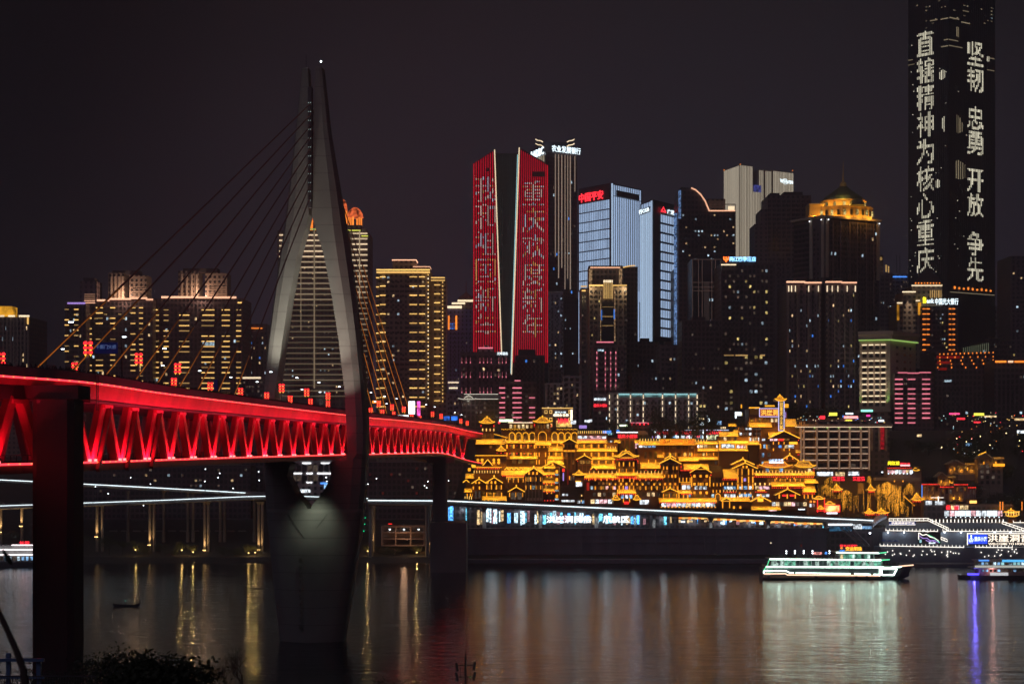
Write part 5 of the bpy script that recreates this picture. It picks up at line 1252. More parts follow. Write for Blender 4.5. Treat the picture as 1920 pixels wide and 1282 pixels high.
class House:
    def __init__(s, label, u, Y, zb=20, name='stilt_house', group=OT, cat='building'):
        s.Y = Y; s.e = thing(name, label, cat, (X(u, Y), Y, zb), group); s.zb = zb; s.rg = random.Random(int(u*7))
    def wall(s, u0, u1, v0, v1, dy=0, D=12, mat=TIM, name='wall', floor=False):
        Y = s.Y+dy; return bx(name, s.e, X(u0, Y), X(u1, Y), Y, Y+D, s.zb if floor else Z(v1, Y), Z(v0, Y), mat)
    def piece(s, name, u0, u1, v0, v1, mat, dy=0, t=.4):
        Y = s.Y+dy; return bx(name, s.e, X(u0, Y), X(u1, Y), Y-t, Y, Z(v1, Y), Z(v0, Y), mat)
    def lamps(s, us, v0, v1, mat=WL_, w_=1.4, dy=0, name='wall_lamp'):
        for u in us: s.piece(name, u-w_/2, u+w_/2, v0, v1, mat, dy-.05, .35)
    def row(s, u0, u1, n, v0, v1, mat=WL_, w_=1.4, dy=0, name='wall_lamp'):
        s.lamps([u0+(u1-u0)*k/max(1, n-1) for k in range(n)], v0, v1, mat, w_, dy, name)
    def windows(s, u0, u1, n, v0, v1, mats=None, wts=None, dy=0, fr=.62):
        mats = mats or [GW1, GW2, Wd]; wts = wts or [1, 2, 3]; du = (u1-u0)/n
        for k in range(n): c = u0+(k+.5)*du; s.piece('window', c-du*fr/2, c+du*fr/2, v0, v1, s.rg.choices(mats, wts)[0], dy-.04, .2)
    def posts(s, u0, u1, n, v0, v1, dy=0, mat=TIMl, w_=.9):
        for k in range(n): u = u0+(u1-u0)*k/max(1, n-1); s.piece('post', u-w_/2, u+w_/2, v0, v1, mat, dy-.02, .5)
    def lanterns(s, u0, u1, n, v, dy=-2.5):
        Y = s.Y+dy
        for k in range(n): put('lantern', LANT_ME, s.e, P(u0+(u1-u0)*k/max(1, n-1), v, Y))
    def wash(s, u0, u1, v, Y, up, power=24, aimv=None):
        a = P(u0, v, Y); b = P(u1, v, Y); Lg = b.x-a.x
        o = lamp('eave_wash', 'AREA', ((a.x+b.x)/2, Y, a.z), GCOL, power*4.2*Lg, s.e, shape='RECTANGLE', size=max(.5, Lg*.96), size_y=.35)
        o.rotation_euler = (R(up), 0, 0); return o
    def skirt(s, u0, u1, v0, v1, dy=0, out=2.6, line=True, mat=TILE, power=26, tilt=28):
        """pent roof of ribbed tiles with lit eave and upper edge"""
        Y = s.Y+dy; Yf = Y-out; z0 = Z(v0, Y); z1 = Z(v1, Yf); x0, x1 = X(u0, Y), X(u1, Y); m = MB(); n = max(2, int((x1-x0)/.55)); r = []
        for k in range(2*n+1):
            x = x0+(x1-x0)*k/(2*n); dz = .14 if k % 2 else 0
            r.append([(x, Y, z0+dz), (x, Yf, z1+dz), (x, Yf, z1-.25), (x, Y, z0-.3)])
        m.loft(r); base0(m.build('pent_roof', mat, s.e))
        if line:
            bx('eave_light', s.e, x0-.1, x1+.1, Yf-.22, Yf-.02, z1-.12, z1+.22, GL); bx('ridge_light', s.e, x0, x1, Y-.5, Y-.3, z0+.18, z0+.4, GL)
        s.wash(u0, u1, v0-6, Y-out-.8, tilt, power)
    def gable(s, u0, u1, va, ve, dy=0, D=7, over=1.2, wallmat=TIM, power=0, fin=True, lm=None):
        """gable end facing the river, its slopes traced in gold light"""
        Y = s.Y+dy; Yf = Y-over; x0, x1 = X(u0, Yf), X(u1, Yf); xc = (x0+x1)/2; za = Z(va, Yf); ze = Z(ve, Yf); q = .88
        m = MB(); a0 = xc+(x0-xc)*q; a1 = xc+(x1-xc)*q; zz = ze+(za-ze)*.02
        m.v = [(a0, Y, ze), (a1, Y, ze), (xc, Y, za-.5), (a0, Y+D, ze), (a1, Y+D, ze), (xc, Y+D, za-.5)]; m.f = [(0, 1, 2), (4, 3, 5), (0, 2, 5, 3), (1, 4, 5, 2), (0, 3, 4, 1)]
        base0(m.build('gable_wall', wallmat, s.e))
        for xe in (x0, x1):
            m = MB(); r = []
            for k in range(11):
                y = Yf+(Y+D-Yf)*k/10; dz = .1 if k % 2 else 0
                r.append([(xe, y, ze+dz), (xc, y, za+dz), (xc, y, za-.3), (xe, y, ze-.3)])
            m.loft(r); base0(m.build('gable_roof', TILE, s.e))
            seg('gable_light', s.e, (xe, Yf-.15, ze), (xc, Yf-.15, za), .42, .25, lm or GLb)
        if fin: put('finial', FIN_ME, s.e, (xc, Yf, za+.7))
        bx('tie_beam', s.e, a0, a1, Y-.3, Y-.02, ze-.2, ze+.25, TIMl)
        if power: s.wash(u0, u1, va-8, Yf-1.2, 30, power)
    def hip(s, u0, u1, va, ve, dy=0, D=9, power=26, lift=.9, finial=True, ridge=.25, mat=TILE):
        """hipped roof with upturned corners"""
        Y = s.Y+dy; x0, x1 = X(u0, Y), X(u1, Y); y0, y1 = Y, Y+D; xc = (x0+x1)/2; yc = (y0+y1)/2; za = Z(va, Y); ze = Z(ve, Y); h = za-ze; m = MB()
        def rg_(t, z, lf):
            rx = (x1-x0)/2*((1-t)+t*ridge); ry = (y1-y0)/2*((1-t)+t*.05); out = []
            for (sx, sy, ex, ey) in ((-1, -1, 1, 0), (1, -1, 0, 1), (1, 1, -1, 0), (-1, 1, 0, -1)):
                for k in range(4):
                    q = k/4; px = sx+ex*2*q; py = sy+ey*2*q; c = max(0, abs(2*q-1)-.3)/.7 if k else 1
                    cc = (abs(q-.5)*2)**3; out.append((xc+px*rx, yc+py*ry, z+lf*cc))
            return out
        rings = [rg_(0, ze-.25, lift), rg_(0, ze, lift), rg_(.3, ze+h*.2, lift*.3), rg_(.65, ze+h*.52, 0), rg_(1, za, 0)]
        m.loft(rings); base0(m.build('hip_roof', mat, s.e))
        f = rings[1][:5]
        for a, b in zip(f, f[1:]): seg('eave_light', s.e, (a[0], a[1]-.15, a[2]), (b[0], b[1]-.15, b[2]), .32, .25, GLb)
        for i in (0, 4):
            for r0, r1 in zip(rings[1:], rings[2:]): seg('hip_light', s.e, (r0[i][0], r0[i][1]-.1, r0[i][2]+.1), (r1[i][0], r1[i][1]-.1, r1[i][2]+.1), .3, .25, GL)
        seg('ridge_light', s.e, rings[4][0], rings[4][4], .4, .3, GL)
        if finial: put('finial', FIN_ME, s.e, (xc, yc-.3, za+.6))
        s.wash(u0, u1, va-4, Y-2.5, 42, power)
    def arch(s, u, w_, v0, v1, dy=0, mat=GL):
        Y = s.Y+dy; r = w_/2; k = Y/F; pts = [P(u-r, v1, Y-.3)]+[P(u-r*math.cos(t), v0+r*(1-math.sin(t)), Y-.3) for t in [math.pi*i/8 for i in range(9)]]+[P(u+r, v1, Y-.3)]
        base0(MB().tube(pts, .22, 4).build('arch_light', mat, s.e)); s.piece('arch_window', u-r*.75, u+r*.75, v0+r*.5, v1, GW2, -.02, .15)
    def up(s, us, v, dy=0, power=160):
        for u in us: q = P(u, v, s.Y+dy-.9); lamp('uplight', 'POINT', q, GCOL, power, s.e, shadow_soft_size=.2)

# --- upper tier, left
h = House('tall gate tower with a small hipped golden roof beside the bridge end', 914, 846)
h.wall(903, 926, 794, 825, 0, 8, TIM, floor=True); h.hip(898, 928, 783, 793.5, -1, 9, 26); h.row(905, 926, 4, 803, 808, WLc, 1.8); h.windows(906, 924, 3, 812, 822, [Wb, Wd, GW2]); h.lanterns(902, 926, 2, 797, -1.5); h.lanterns(902, 926, 2, 799, -1.5)
h.skirt(892, 946, 824.5, 832, -2, 3); h.wall(893, 946, 832, 860, -2, 10, TIM); h.windows(896, 944, 7, 835, 840, [GW2, Wd], [1, 2], -2); h.hip(930, 949, 838, 845, -5, 5, 20, .5); h.wall(934, 945, 845, 853, -3.5, 3); h.lanterns(932, 947, 3, 849, -5)
h.piece('lit_sign', 892.5, 903, 811, 818, SHA, -1, .3)
for k in range(9): h.piece('rail_light', 926+k*2.9, 928.6+k*2.9, 813+k*.8, 814.4+k*.8, GL, -1.5, .2)
h = House('long arched gallery house with a central hipped turret, highest of the left group', 1010, 850)
h.wall(940, 1082, 806, 872, 0, 14, BRK, floor=True)
for u in (960, 972.5, 985.5, 998): h.arch(u, 10.5, 810.5, 825)
for u in (1040, 1052.5, 1065, 1077): h.arch(u, 10.5, 810.5, 825)
h.wall(1003, 1032, 792, 826, -1.5, 10, BRK); h.arch(1017, 15, 809, 826, -1.5); h.hip(999, 1036, 782, 792, -3, 11, 26); h.windows(1006, 1030, 4, 795, 803, [SHA, GW1, GW2], [1, 1, 1], -1.5); h.lanterns(1002, 1034, 2, 796, -3); h.lanterns(1002, 1034, 2, 799, -3); h.up((1005, 1029), 806, -1.5, 120)
h.wall(953, 1001, 793, 806, 4, 8, BRK, 'attic'); h.windows(954, 1000, 6, 795.5, 802.5, [SHA, GW1], [1, 1], 4); h.piece('attic_light', 953, 1000, 791.2, 793, LWw, 4, .4)
for k in range(14): h.piece('parapet_light', 940+k*3.3, 942.2+k*3.3, 803.6+(k % 2)*.8, 805+(k % 2)*.8, GL, -.1, .3)
for k in range(12): h.piece('parapet_light', 1044+k*3.3, 1046.2+k*3.3, 803.6+(k % 2)*.8, 805+(k % 2)*.8, GL, -.1, .3)
h.row(948, 1002, 7, 822.5, 827, WLc, 1.1, -3); h.skirt(946, 1008, 826, 830, -1, 2.4); h.skirt(1003, 1033, 827.5, 834, -2, 3); h.row(1036, 1048, 2, 822.5, 827, WLc, 1.1, -3); h.skirt(1032.5, 1058, 826.5, 830, -1, 2)
h.wall(946, 1056, 830, 875, -1, 3, PLS, 'front_wall'); us = (950.5, 963.5, 977, 990, 1002.5)
h.lamps(us, 833, 840, WL_, 2.6, -1); h.lamps(us, 848, 855, WL_, 2.6, -1); h.windows(954, 1000, 4, 833, 840, None, None, -1, .5); h.windows(954, 1000, 4, 848, 855, None, None, -1, .5); h.up(us, 841, -1, 60); h.up(us, 856, -1, 60)
for k in range(4):
    u = 957+k*13; [h.piece('panel_frame', *q, TIMl, -1.05, .2) for q in ((u-4, u+4, 841.5, 842.3), (u-4, u+4, 845.5, 846.3), (u-4, u-3.3, 842.3, 845.5), (u+3.3, u+4, 842.3, 845.5))]
h.lanterns(956, 996, 4, 835, -2); h.lanterns(956, 996, 4, 850, -2)
h.skirt(956, 1008, 856, 859.5, -1.5, 2); h.windows(958, 1004, 4, 861, 869, [GW2, Wd, GW1], [1, 2, .4], -1); h.lamps((1006, 1011, 1023), 848, 856, WL_, 1.6, -1); h.lamps((1006, 1011, 1023), 862, 870, WL_, 1.6, -1); h.lamps((1006, 1012, 1020, 1026), 836, 839, WL_, 1.4, -1)
h.skirt(1028, 1056, 838, 845, -2, 3); h.skirt(1027, 1056, 856, 860, -2, 2); h.skirt(1026, 1057, 861, 870, -3, 3.5); h.windows(1029, 1054, 3, 847, 855, None, None, -1); h.lamps((1030, 1042.5, 1054), 847.5, 855, WL_, 2.2, -1); h.lamps((1030, 1045), 832, 836.5, WL_, 2, -1)
# --- lower tier, left
h = House('brick fronted house with two golden gables at the old town’s left corner', 905, 832)
h.wall(889, 949, 854.5, 940, 0, 12, BRK, floor=True); h.piece('cornice_light', 891, 949.5, 852.8, 854.4, GL, -.5, .8); h.piece('cornice_light', 885, 941, 875, 876.6, GL, -.6, .8)
h.gable(905, 924, 861, 872.5, -1, 2, .5, BRK, 10, False); h.lanterns(895, 936, 13, 878, -1.2); h.row(889, 934, 10, 881.5, 886.5, WLc, 1.2, -.3)
for u in (896, 904, 926, 935):
    for v in (862, 867): base0(MB().loft([[(X(u, 831.7)+math.cos(6.283*i/10)*r, 831.7-q, Z(v, 831.7)+math.sin(6.283*i/10)*r) for i in range(10)] for r, q in ((.8, 0), (.8, .25), (.5, .25))]).build('round_ornament', GL if v < 865 else WL_, h.e))
h.up((897, 928), 872, 0, 200); h.gable(884, 912.5, 897.5, 906, -5, 6, 1, TIM, 14); h.gable(910, 943, 894.5, 905, -6, 7, 1, TIM, 14)
h.wall(886, 911, 906, 942, -5, 5, TIM, 'gable_body'); h.wall(912, 941.5, 905, 942, -6, 6, TIM, 'gable_body')
h.lamps((892, 898.5), 902.5, 906.5, WL_, 3, -5.2); h.lamps((914.5, 921.5, 928.8), 901.5, 906.5, WL_, 3, -6.3); h.lamps((887.5, 899), 911.5, 917, WL_, 2.2, -5.1); h.lamps((912.8, 921.5, 931, 940), 909, 917, WL_, 1.7, -6.1)
h.windows(914, 940, 4, 909.5, 917, None, None, -6); h.windows(914, 940, 3, 920, 931, [Wd, GW2, Wm], [2, 1, 1], -6, .8); h.lamps((912.6, 926, 940.5), 923, 933, WL_, 1.5, -6.2); h.windows(889, 909, 3, 920, 934, [Wd, Wm], [2, 1], -5)
h.skirt(904, 950, 931.5, 937, -7.5, 2.5, True, TILE, 18); h.row(905, 949, 12, 936.5, 939.5, WLc, 1.2, -10)
h.skirt(873, 889, 889, 896, -1, 3); h.skirt(870.5, 885, 917, 922, -4, 3); h.wall(874, 889, 896, 942, 0, 8, BRK, 'side_wing'); h.lamps((876, 882, 886), 925, 931, WL_, 1.4, -.2); h.row(872, 888, 5, 930, 936, WLc, 1.3, -4); h.piece('lit_sign', 884, 892, 868, 875, GLb, -1, .3); h.lamps((880,), 877, 883, WL_, 5, -.3); h.lamps((879.5,), 863, 870, WL_, 2.6, -.3); h.gable(868, 880, 899, 904, -3, 4, .5, TIM, 0, False)
h = House('house under one broad golden tiled roof with dormers and a tall central gable', 985, 834)
h.wall(941, 1020, 889, 942, 0, 12, TIM, floor=True); h.skirt(940, 1022, 876, 890, 0, 4.6, True, TILE, 40)
for k in range(4): h.gable(950+k*9-4, 950+k*9+4, 876.5, 880.5, -2, 2, .4, TIM, 0, False)
h.lanterns(943, 982, 12, 892, -5); h.gable(981.5, 1020, 876.7, 889.5, -5.5, 8, 1, TIM, 16); h.wall(984, 1018, 889, 942, -5.5, 6, TIM, 'gable_body')
h.lamps((992, 999.5, 1007), 884.5, 889, WL_, 3, -6.2); h.lamps((986, 995, 1004.7, 1013.7), 894, 902, WL_, 1.8, -5.6); h.lamps((986, 995, 1004.7, 1013.7), 909.5, 917, WL_, 1.8, -5.6)
h.windows(987, 1013, 3, 894, 902, None, None, -5.5); h.windows(987, 1013, 3, 910, 917, [Wd, GW2, Wc], [2, 2, .5], -5.5); h.windows(987, 1013, 3, 921, 936, [Wm, Wc, Wd], [1, .6, 2], -5.5, .8); h.posts(985, 1017, 6, 890, 940, -5.5, paint('pale_post', (.4, .36, .4), .7), 1)
h.windows(944, 980, 5, 893, 899, [GW1, GW2], [2, 1], 0, .8); h.row(944, 981, 5, 896, 904, WL_, 1.4, -.2); h.piece('gold_transom', 944, 982, 892.5, 895, WL_, -.1, .2)
h.gable(952, 984, 912.5, 921.5, -7, 8, 1, TIM, 12); h.wall(954.5, 982, 921, 942, -7, 7, TIM, 'porch'); h.lamps((955.5, 967, 980), 923, 931, WL_, 1.5, -7.1); h.windows(957, 979, 2, 923, 936, [Wd, Wm], [1, 1], -7, .8); h.windows(944, 954, 2, 906, 916, [GW2, Wm], [1, 1], 0); h.windows(941, 955, 3, 920, 936, [Wm, Wd], [1, 1], 0)
for k in range(5): h.piece('rail_panel', 988+k*6, 992.5+k*6, 933, 938, paint('pale_post', (.4, .36, .4), .7), -5.7, .3)
h = House('narrow tower house with stacked eaves and round gold lamps, right of the broad roof', 1037, 831)
h.wall(1020, 1049, 874, 942, 0, 11, TIM, floor=True); h.gable(1016, 1060, 864.5, 875.5, 0, 10, 1.5, TIM, 20); h.lamps((1036,), 868, 872.5, WL_, 3, -1)
for v in (887.5, 903, 918.5): h.skirt(1018.5, 1040, v-1.5, v+1.5, -.5, 2, True, TILE, 20); h.lanterns(1020, 1039, 5, v+3.5, -2.6); h.lamps((1026, 1034), v+4, v+7, WL_, 2.6, -1)
h.skirt(1020, 1041, 873.5, 877, -.5, 1.6)
for v in (884, 899, 914, 930): h.lamps((1044,), v-3, v+3, WL_, 4.4, -.2); h.piece('lit_pane', 1040.5, 1047, v+4, v+7, Wc, -.1, .2)
h.windows(1021, 1039, 3, 878, 885, None, None, 0); h.windows(1021, 1039, 3, 893, 901, None, None, 0); h.windows(1021, 1039, 3, 908, 916, None, None, 0); h.windows(1021, 1039, 2, 924, 936, [Wd, GW2], [1, 1], 0); h.posts(1049, 1049.5, 1, 876, 942, 0, MATS['pale_post'], 1); h.lanterns(1021, 1038, 4, 938, -1)
# --- upper tier, middle
h = House('wide stepped house with three pent roofs and a pink lit shop on top', 1115, 848)
h.wall(1056, 1158, 829, 900, 0, 14, PLS, floor=True); h.wall(1082, 1138, 815, 830, 1, 8, TIM, 'shop_storey'); h.windows(1083, 1137, 6, 817, 822, [SHP, SHW], [2, 1], 1, .9); h.row(1084, 1136, 14, 807.5, 812.5, WLc, 1, .5); h.piece('parapet', 1082, 1138, 812.5, 815.2, TIM, .8, .5); h.piece('shop_rail_light', 1083, 1137, 823.2, 824.2, LPk, .5, .3)
h.skirt(1081, 1138, 825.5, 830, -.5, 2.4); h.gable(1050, 1085, 822, 831.5, -3, 7, 1, TIM, 14); h.wall(1055, 1079, 831, 900, -3, 6, TIM, 'gable_body'); h.posts(1056, 1078, 4, 832, 880, -3, TIMl, 1.2); h.lamps((1057, 1079), 833, 839, WL_, 1.8, -3.1); h.piece('gold_transom', 1056, 1079, 843.5, 846.5, WL_, -3.1, .25); h.windows(1057, 1078, 3, 833, 840, None, None, -3); h.windows(1057, 1078, 3, 848, 856, [GW2, Wd], [1, 3], -3); h.windows(1057, 1078, 3, 862, 870, [GW2, Wd], [1, 2], -3)
h.lamps((1082, 1095.5, 1109, 1122.5, 1135.5), 832.5, 839.5, WL_, 2.8, 0); h.windows(1084, 1134, 4, 833, 839, [GW2, Wd, SHB], [2, 1, .4], 0, .5); h.skirt(1081, 1157, 841, 845.5, -.8, 2.4); h.row(1140, 1154, 4, 836.5, 841, WLc, 1.2, -1); h.lamps((1109, 1122.5, 1136, 1149), 848, 855.5, WL_, 2.8, 0); h.windows(1112, 1147, 3, 848.5, 855, [GW2, Wd, GW1], [2, 1, .4], 0, .5)
h.skirt(1110, 1153, 857, 861, -.8, 2.2); h.lamps((1110, 1122.5, 1136, 1149.5), 863, 870, WL_, 2.8, 0); h.windows(1112, 1147, 3, 863.5, 869, [GW2, Wd, GW1], [2, 1, .4], 0, .5); h.skirt(1107, 1154, 870.5, 878, -1.5, 3.2); h.up((1095, 1109, 1122, 1136, 1149), 846, 0, 50); h.up((1110, 1123, 1136, 1149), 872, 0, 50)
h.gable(1080, 1112, 853, 861.5, -5, 8, 1, TIM, 12); h.wall(1083, 1109, 861, 905, -5, 6, TIM, 'gable_body'); h.windows(1086, 1108, 2, 863, 869, [GW1], [1], -5, .8); h.posts(1084, 1108, 4, 863, 900, -5, TIMl, 1); h.piece('beam', 1083, 1109, 871, 872.2, TIMl, -5.1, .3); h.lanterns(1083, 1083, 1, 864, -6.5); h.lanterns(1110, 1110, 1, 866, -6.5); h.lamps((1068, 1076), 892, 899, WL_, 2, -3.2)
# --- lower tier, middle
h = House('long low house with lantern fringed pent roof left of the temple gate tower', 1118, 836)
h.wall(1096, 1159, 895, 946, 0, 10, TIM, floor=True); h.skirt(1095, 1159, 888, 895.5, -.5, 3.2); h.lanterns(1096, 1158, 18, 898, -3.8); h.row(1105, 1156, 7, 882.5, 888, WLc, 1.3, -1); h.hip(1073.5, 1099, 884, 890.5, -2, 6, 18, .6); h.wall(1078, 1095, 890, 912, -1, 4, TIM, 'kiosk'); h.windows(1079, 1092, 1, 903, 911.5, [SHW], [1], -1, .9); h.piece('awning_light', 1079, 1089, 901, 903, GLb, -1.3, .3)
h.gable(1107, 1119, 875, 879.5, -4, 3, .4, TIM, 0, False); h.lanterns(1107, 1119, 2, 880, -5); h.lamps((1104, 1116, 1127, 1138, 1149), 896.5, 901, WL_, 1.6, -.1); h.lamps((1143, 1154), 905.5, 909, WL_, 2.6, -.2); h.lamps((1116, 1127, 1138, 1149), 911, 917.5, WL_, 1.6, -.1); h.windows(1106, 1156, 7, 903, 908, [GW2, Wd, Wm], [2, 1, 1], 0); h.windows(1106, 1156, 7, 911, 917, [GW2, Wc, GW1, SHP], [2, .6, 1, .6], 0); h.piece('red_panel', 1100, 1105, 904, 919, emit('red_lit_panel', (1, .04, .02), .4), -.5, .3)
h.windows(1107, 1156, 6, 936, 943.5, [SHW, SHP, SHA], [2, 1, 1], -1, .85); h.piece('shop_beam', 1100, 1158, 931, 934, TIM, -1, .6); h.windows(1110, 1156, 5, 923, 930, [Wd, SHA, Wm], [2, .5, 1], 0); h.hip(1147, 1163, 928, 937, -5, 5, 16, .5, False); h.wall(1150, 1160, 937, 946, -4, 3, TIM, 'kiosk')
h = House('small dark shop row with white lit fronts in the gap of the old town', 1072, 838)
h.wall(1050, 1100, 912, 946, 4, 8, BRK, floor=True); h.windows(1053, 1066, 2, 925, 929, [SHW, Wc], [1, 1], 4); h.windows(1052, 1078, 3, 937, 940.5, [SHW, SHB], [2, 1], 4, .9); h.windows(1081, 1098, 2, 938, 943, [SHB, SHW], [1, 1], 4); h.lamps((1090.5, 1097, 1101), 927, 930, LY, 2, 3.8); h.lamps((1090, 1097.5), 936.5, 940, LY, 1.6, 3.8); h.piece('red_panel', 1054.5, 1058.5, 878, 884, LNR, 3, .3); h.piece('red_panel', 1063.5, 1066, 880, 908, emit('red_dim_panel', (1, .03, .03), .15), 3, .3); h.piece('blue_sign', 1055, 1057.5, 886, 901, LV, 2.5, .3); h.windows(1068, 1078, 2, 893, 901, [SHB, Wm], [1, 1], 3); h.wall(1052, 1080, 872, 912, 8, 4, TIM, 'rear_wall')
h = House('temple gate tower with layered hipped roofs at the middle of the old town', 1175, 833)
h.wall(1158.5, 1191, 858, 950, 0, 10, TIM, floor=True); h.hip(1151.5, 1198.5, 845.5, 858, -3, 14, 30, 1.1); h.gable(1160, 1190, 848, 856.5, -3.6, 3, .3, TIM, 0, False); h.lanterns(1157, 1194, 11, 861, -3); h.lamps((1161, 1169, 1180.5, 1188), 866, 873.5, WL_, 2, -.1); h.windows(1163, 1187, 3, 866, 873, [Wd, GW2], [2, 1], 0); h.lamps((1161, 1174.5, 1188), 878.5, 885, WL_, 1.8, -.1); h.windows(1163, 1187, 3, 878, 885, [GW2, GW1], [1, 1], 0)
h.skirt(1156, 1194, 886.5, 891, -.5, 2.8); h.lanterns(1158, 1192, 12, 893.5, -3.4); h.lanterns(1158, 1192, 12, 896, -3.2); h.lamps((1161, 1168, 1181, 1188), 896, 903, WL_, 1.6, -.1); h.lamps((1164.5, 1174.5, 1184.5), 904.5, 909, WL_, 3.4, -.3); h.lamps((1161, 1168.5, 1180.5, 1188), 910, 917.5, WL_, 1.8, -.1); h.windows(1164, 1186, 3, 897, 903, None, None, 0); h.windows(1170, 1179, 1, 911, 917, [LV], [1], 0); h.skirt(1156.5, 1192, 918.5, 924, -.5, 3); h.lanterns(1158, 1191, 10, 926.5, -3.6)
h.windows(1163, 1187, 3, 927, 934, [SHB, SHW], [1, 1], 0); h.piece('red_entrance_sign', 1170, 1179, 940, 944.5, LRd, -1, .3); h.lamps((1169, 1180.5), 933, 941, WL_, 1.8, -.6); h.lanterns(1152, 1152, 1, 864, -3); h.lanterns(1196, 1196, 1, 864, -3); h.lanterns(1196, 1196, 1, 867, -3); h.lanterns(1152, 1152, 1, 867, -3); h.up((1163, 1187), 876, 0, 90); h.up((1163, 1187), 905, 0, 90)
h = House('plain brown tower with red rooftop characters behind the temple gate tower', 1176, 858)
h.wall(1161, 1191, 813, 870, 0, 10, PLS, floor=True); h.windows(1163, 1189, 3, 826, 842, [Wd, GW2], [3, 1], 0, .55); h.posts(1162, 1190, 4, 822, 850, 0, TIMl, 1.4); h.piece('roof_light', 1156, 1196, 809.4, 811, LW, -.5, .5); h.wall(1158, 1194, 811, 814, 1, 6, TIM, 'roof_slab'); letters(h.e, '重庆小面馆', (X(1158, 857), 857), (X(1195, 857), 857), Z(821, 857), Z(814, 857), SR, .03, proud=.3); h.skirt(1151, 1163, 826, 830, -1, 2); h.skirt(1190, 1201, 826, 830, -1, 2); h.windows(1140, 1152, 3, 826, 838, [SHW, SHA, Wm], [1, 1, 2], 3, .8); h.wall(1138, 1156, 820, 850, 3, 6, TIM, 'annex'); h.windows(1190, 1200, 2, 830, 840, [SHW, SHP], [1, 1], 0, .8)
h = House('long low house with lantern fringed pent roof right of the temple gate tower', 1215, 836)
h.wall(1190, 1241, 895, 946, 0, 10, TIM, floor=True); h.skirt(1189, 1243, 888, 895.5, -.5, 3.2); h.lanterns(1190, 1242, 16, 898, -3.8); h.row(1195, 1241, 8, 882.5, 888, WLc, 1.3, -1); h.lamps((1194.5, 1205, 1226.5, 1237.5), 905.5, 909.5, WL_, 3, -.2); h.lamps((1200, 1211, 1221.5, 1232), 897, 901, WL_, 1.6, -.1); h.lamps((1200, 1211, 1221.5, 1232), 911, 918, WL_, 1.7, -.1); h.windows(1192, 1240, 7, 903, 908, [GW2, Wd, Wm], [2, 1, 1], 0); h.windows(1192, 1240, 7, 911, 917, [GW2, Wc, GW1], [2, .6, 1], 0); h.windows(1190, 1217, 3, 937, 945, [SHW], [1], -1, .9); h.hip(1187, 1202, 928, 937, -5, 5, 16, .5, False); h.wall(1190, 1199, 937, 946, -4, 3, TIM, 'kiosk'); h.windows(1194, 1238, 5, 923, 930, [Wd, SHA, Wm], [2, .5, 1], 0)
h = House('terrace house with a wide pent roof and bright dining windows above the long low house', 1222, 850)
h.wall(1196, 1308, 833, 895, 0, 12, PLS, floor=True); h.skirt(1196, 1238, 827.5, 833.5, -.5, 3); h.row(1200, 1236, 8, 822, 827, WLc, 1.2, -1); h.windows(1197, 1230, 4, 835, 838.5, [SHW, SHB], [2, 1], 0, .8); h.windows(1206, 1234, 3, 847, 860, [Wd, GW2], [2, 1], 0, .5); h.skirt(1200, 1237, 868, 877.5, -1.5, 3.2); h.lamps((1216, 1229.5), 862, 868, WL_, 1.6, -.2); h.lanterns(1211, 1211, 1, 881, -3); h.lanterns(1229, 1229, 1, 881, -3); h.skirt(1232, 1244, 853, 857, -1, 2)
h.skirt(1237, 1302.5, 824, 833.5, -1.5, 4, True, paint('orange_tile', (.5, .25, .12), .65, .35, .9), 26)
for a_ in (1249, 1281):
    for q in ((a_, a_+9, 824, 825), (a_, a_+9, 829, 830), (a_, a_+1, 825, 829), (a_+8, a_+9, 825, 829)): h.piece('dormer_frame', *q, GL, -4.5, .3)
h.windows(1242, 1302, 7, 836, 841, [Wd, GW2, SHW], [3, 1, .5], 0, .6); h.posts(1244, 1302, 6, 834, 855, 0, TIMl, 1.2); h.lamps((1244, 1255.5, 1267, 1284, 1297), 848, 855, WL_, 2.6, -.1); h.windows(1247, 1300, 5, 848.5, 855, [GW2, Wd, Wy], [2, 1, .4], 0, .5); h.up((1244, 1256, 1267, 1284, 1297), 856, 0, 60); h.skirt(1272, 1309, 857.5, 863.5, -1, 2.6)
# --- right group
h = House('pale framed house with ruled white window frames between golden eaves', 1355, 852)
h.wall(1302, 1384, 830, 900, 0, 12, PLS, floor=True); h.skirt(1302, 1352, 828, 832, -.6, 2.2); h.row(1304, 1325, 5, 823, 827.5, WLc, 1.1, -1); h.windows(1304, 1350, 6, 834, 839, [SHA, SHP, GW1, SHW], [1, 1, 1, 1], 0, .8); h.skirt(1307, 1402, 841.5, 845, -.8, 2); h.windows(1306, 1350, 5, 849, 854, [Wy, GW2, Wd], [1, 2, 2], 0, .45); h.lamps((1325, 1338), 848, 854, WL_, 1, -.1); h.skirt(1302, 1350, 857.5, 861, -.8, 2)
h.wall(1351, 1382, 847, 880, -2, 6, paint('grey_plaster', (.36, .3, .31), .8), 'framed_wall'); h.windows(1354, 1380, 2, 849.5, 855, [Wy, Wm], [1, 1], -2, .5); h.windows(1354, 1380, 2, 863, 870, [Wm, SHB], [2, 1], -2, .6); h.posts(1352, 1381, 3, 848, 880, -2, MATS['pale_post'], 1.2)
for v in (857, 861, 872, 876): h.piece('frame_rail', 1353, 1380, v, v+.9, MATS['pale_post'], -2.1, .2)
h.windows(1330, 1346, 2, 864, 870, [Wm, Wd], [1, 1], 0, .5)
h = House('glowing corner restaurant with a flat golden roof box over two lit storeys', 1375, 846)
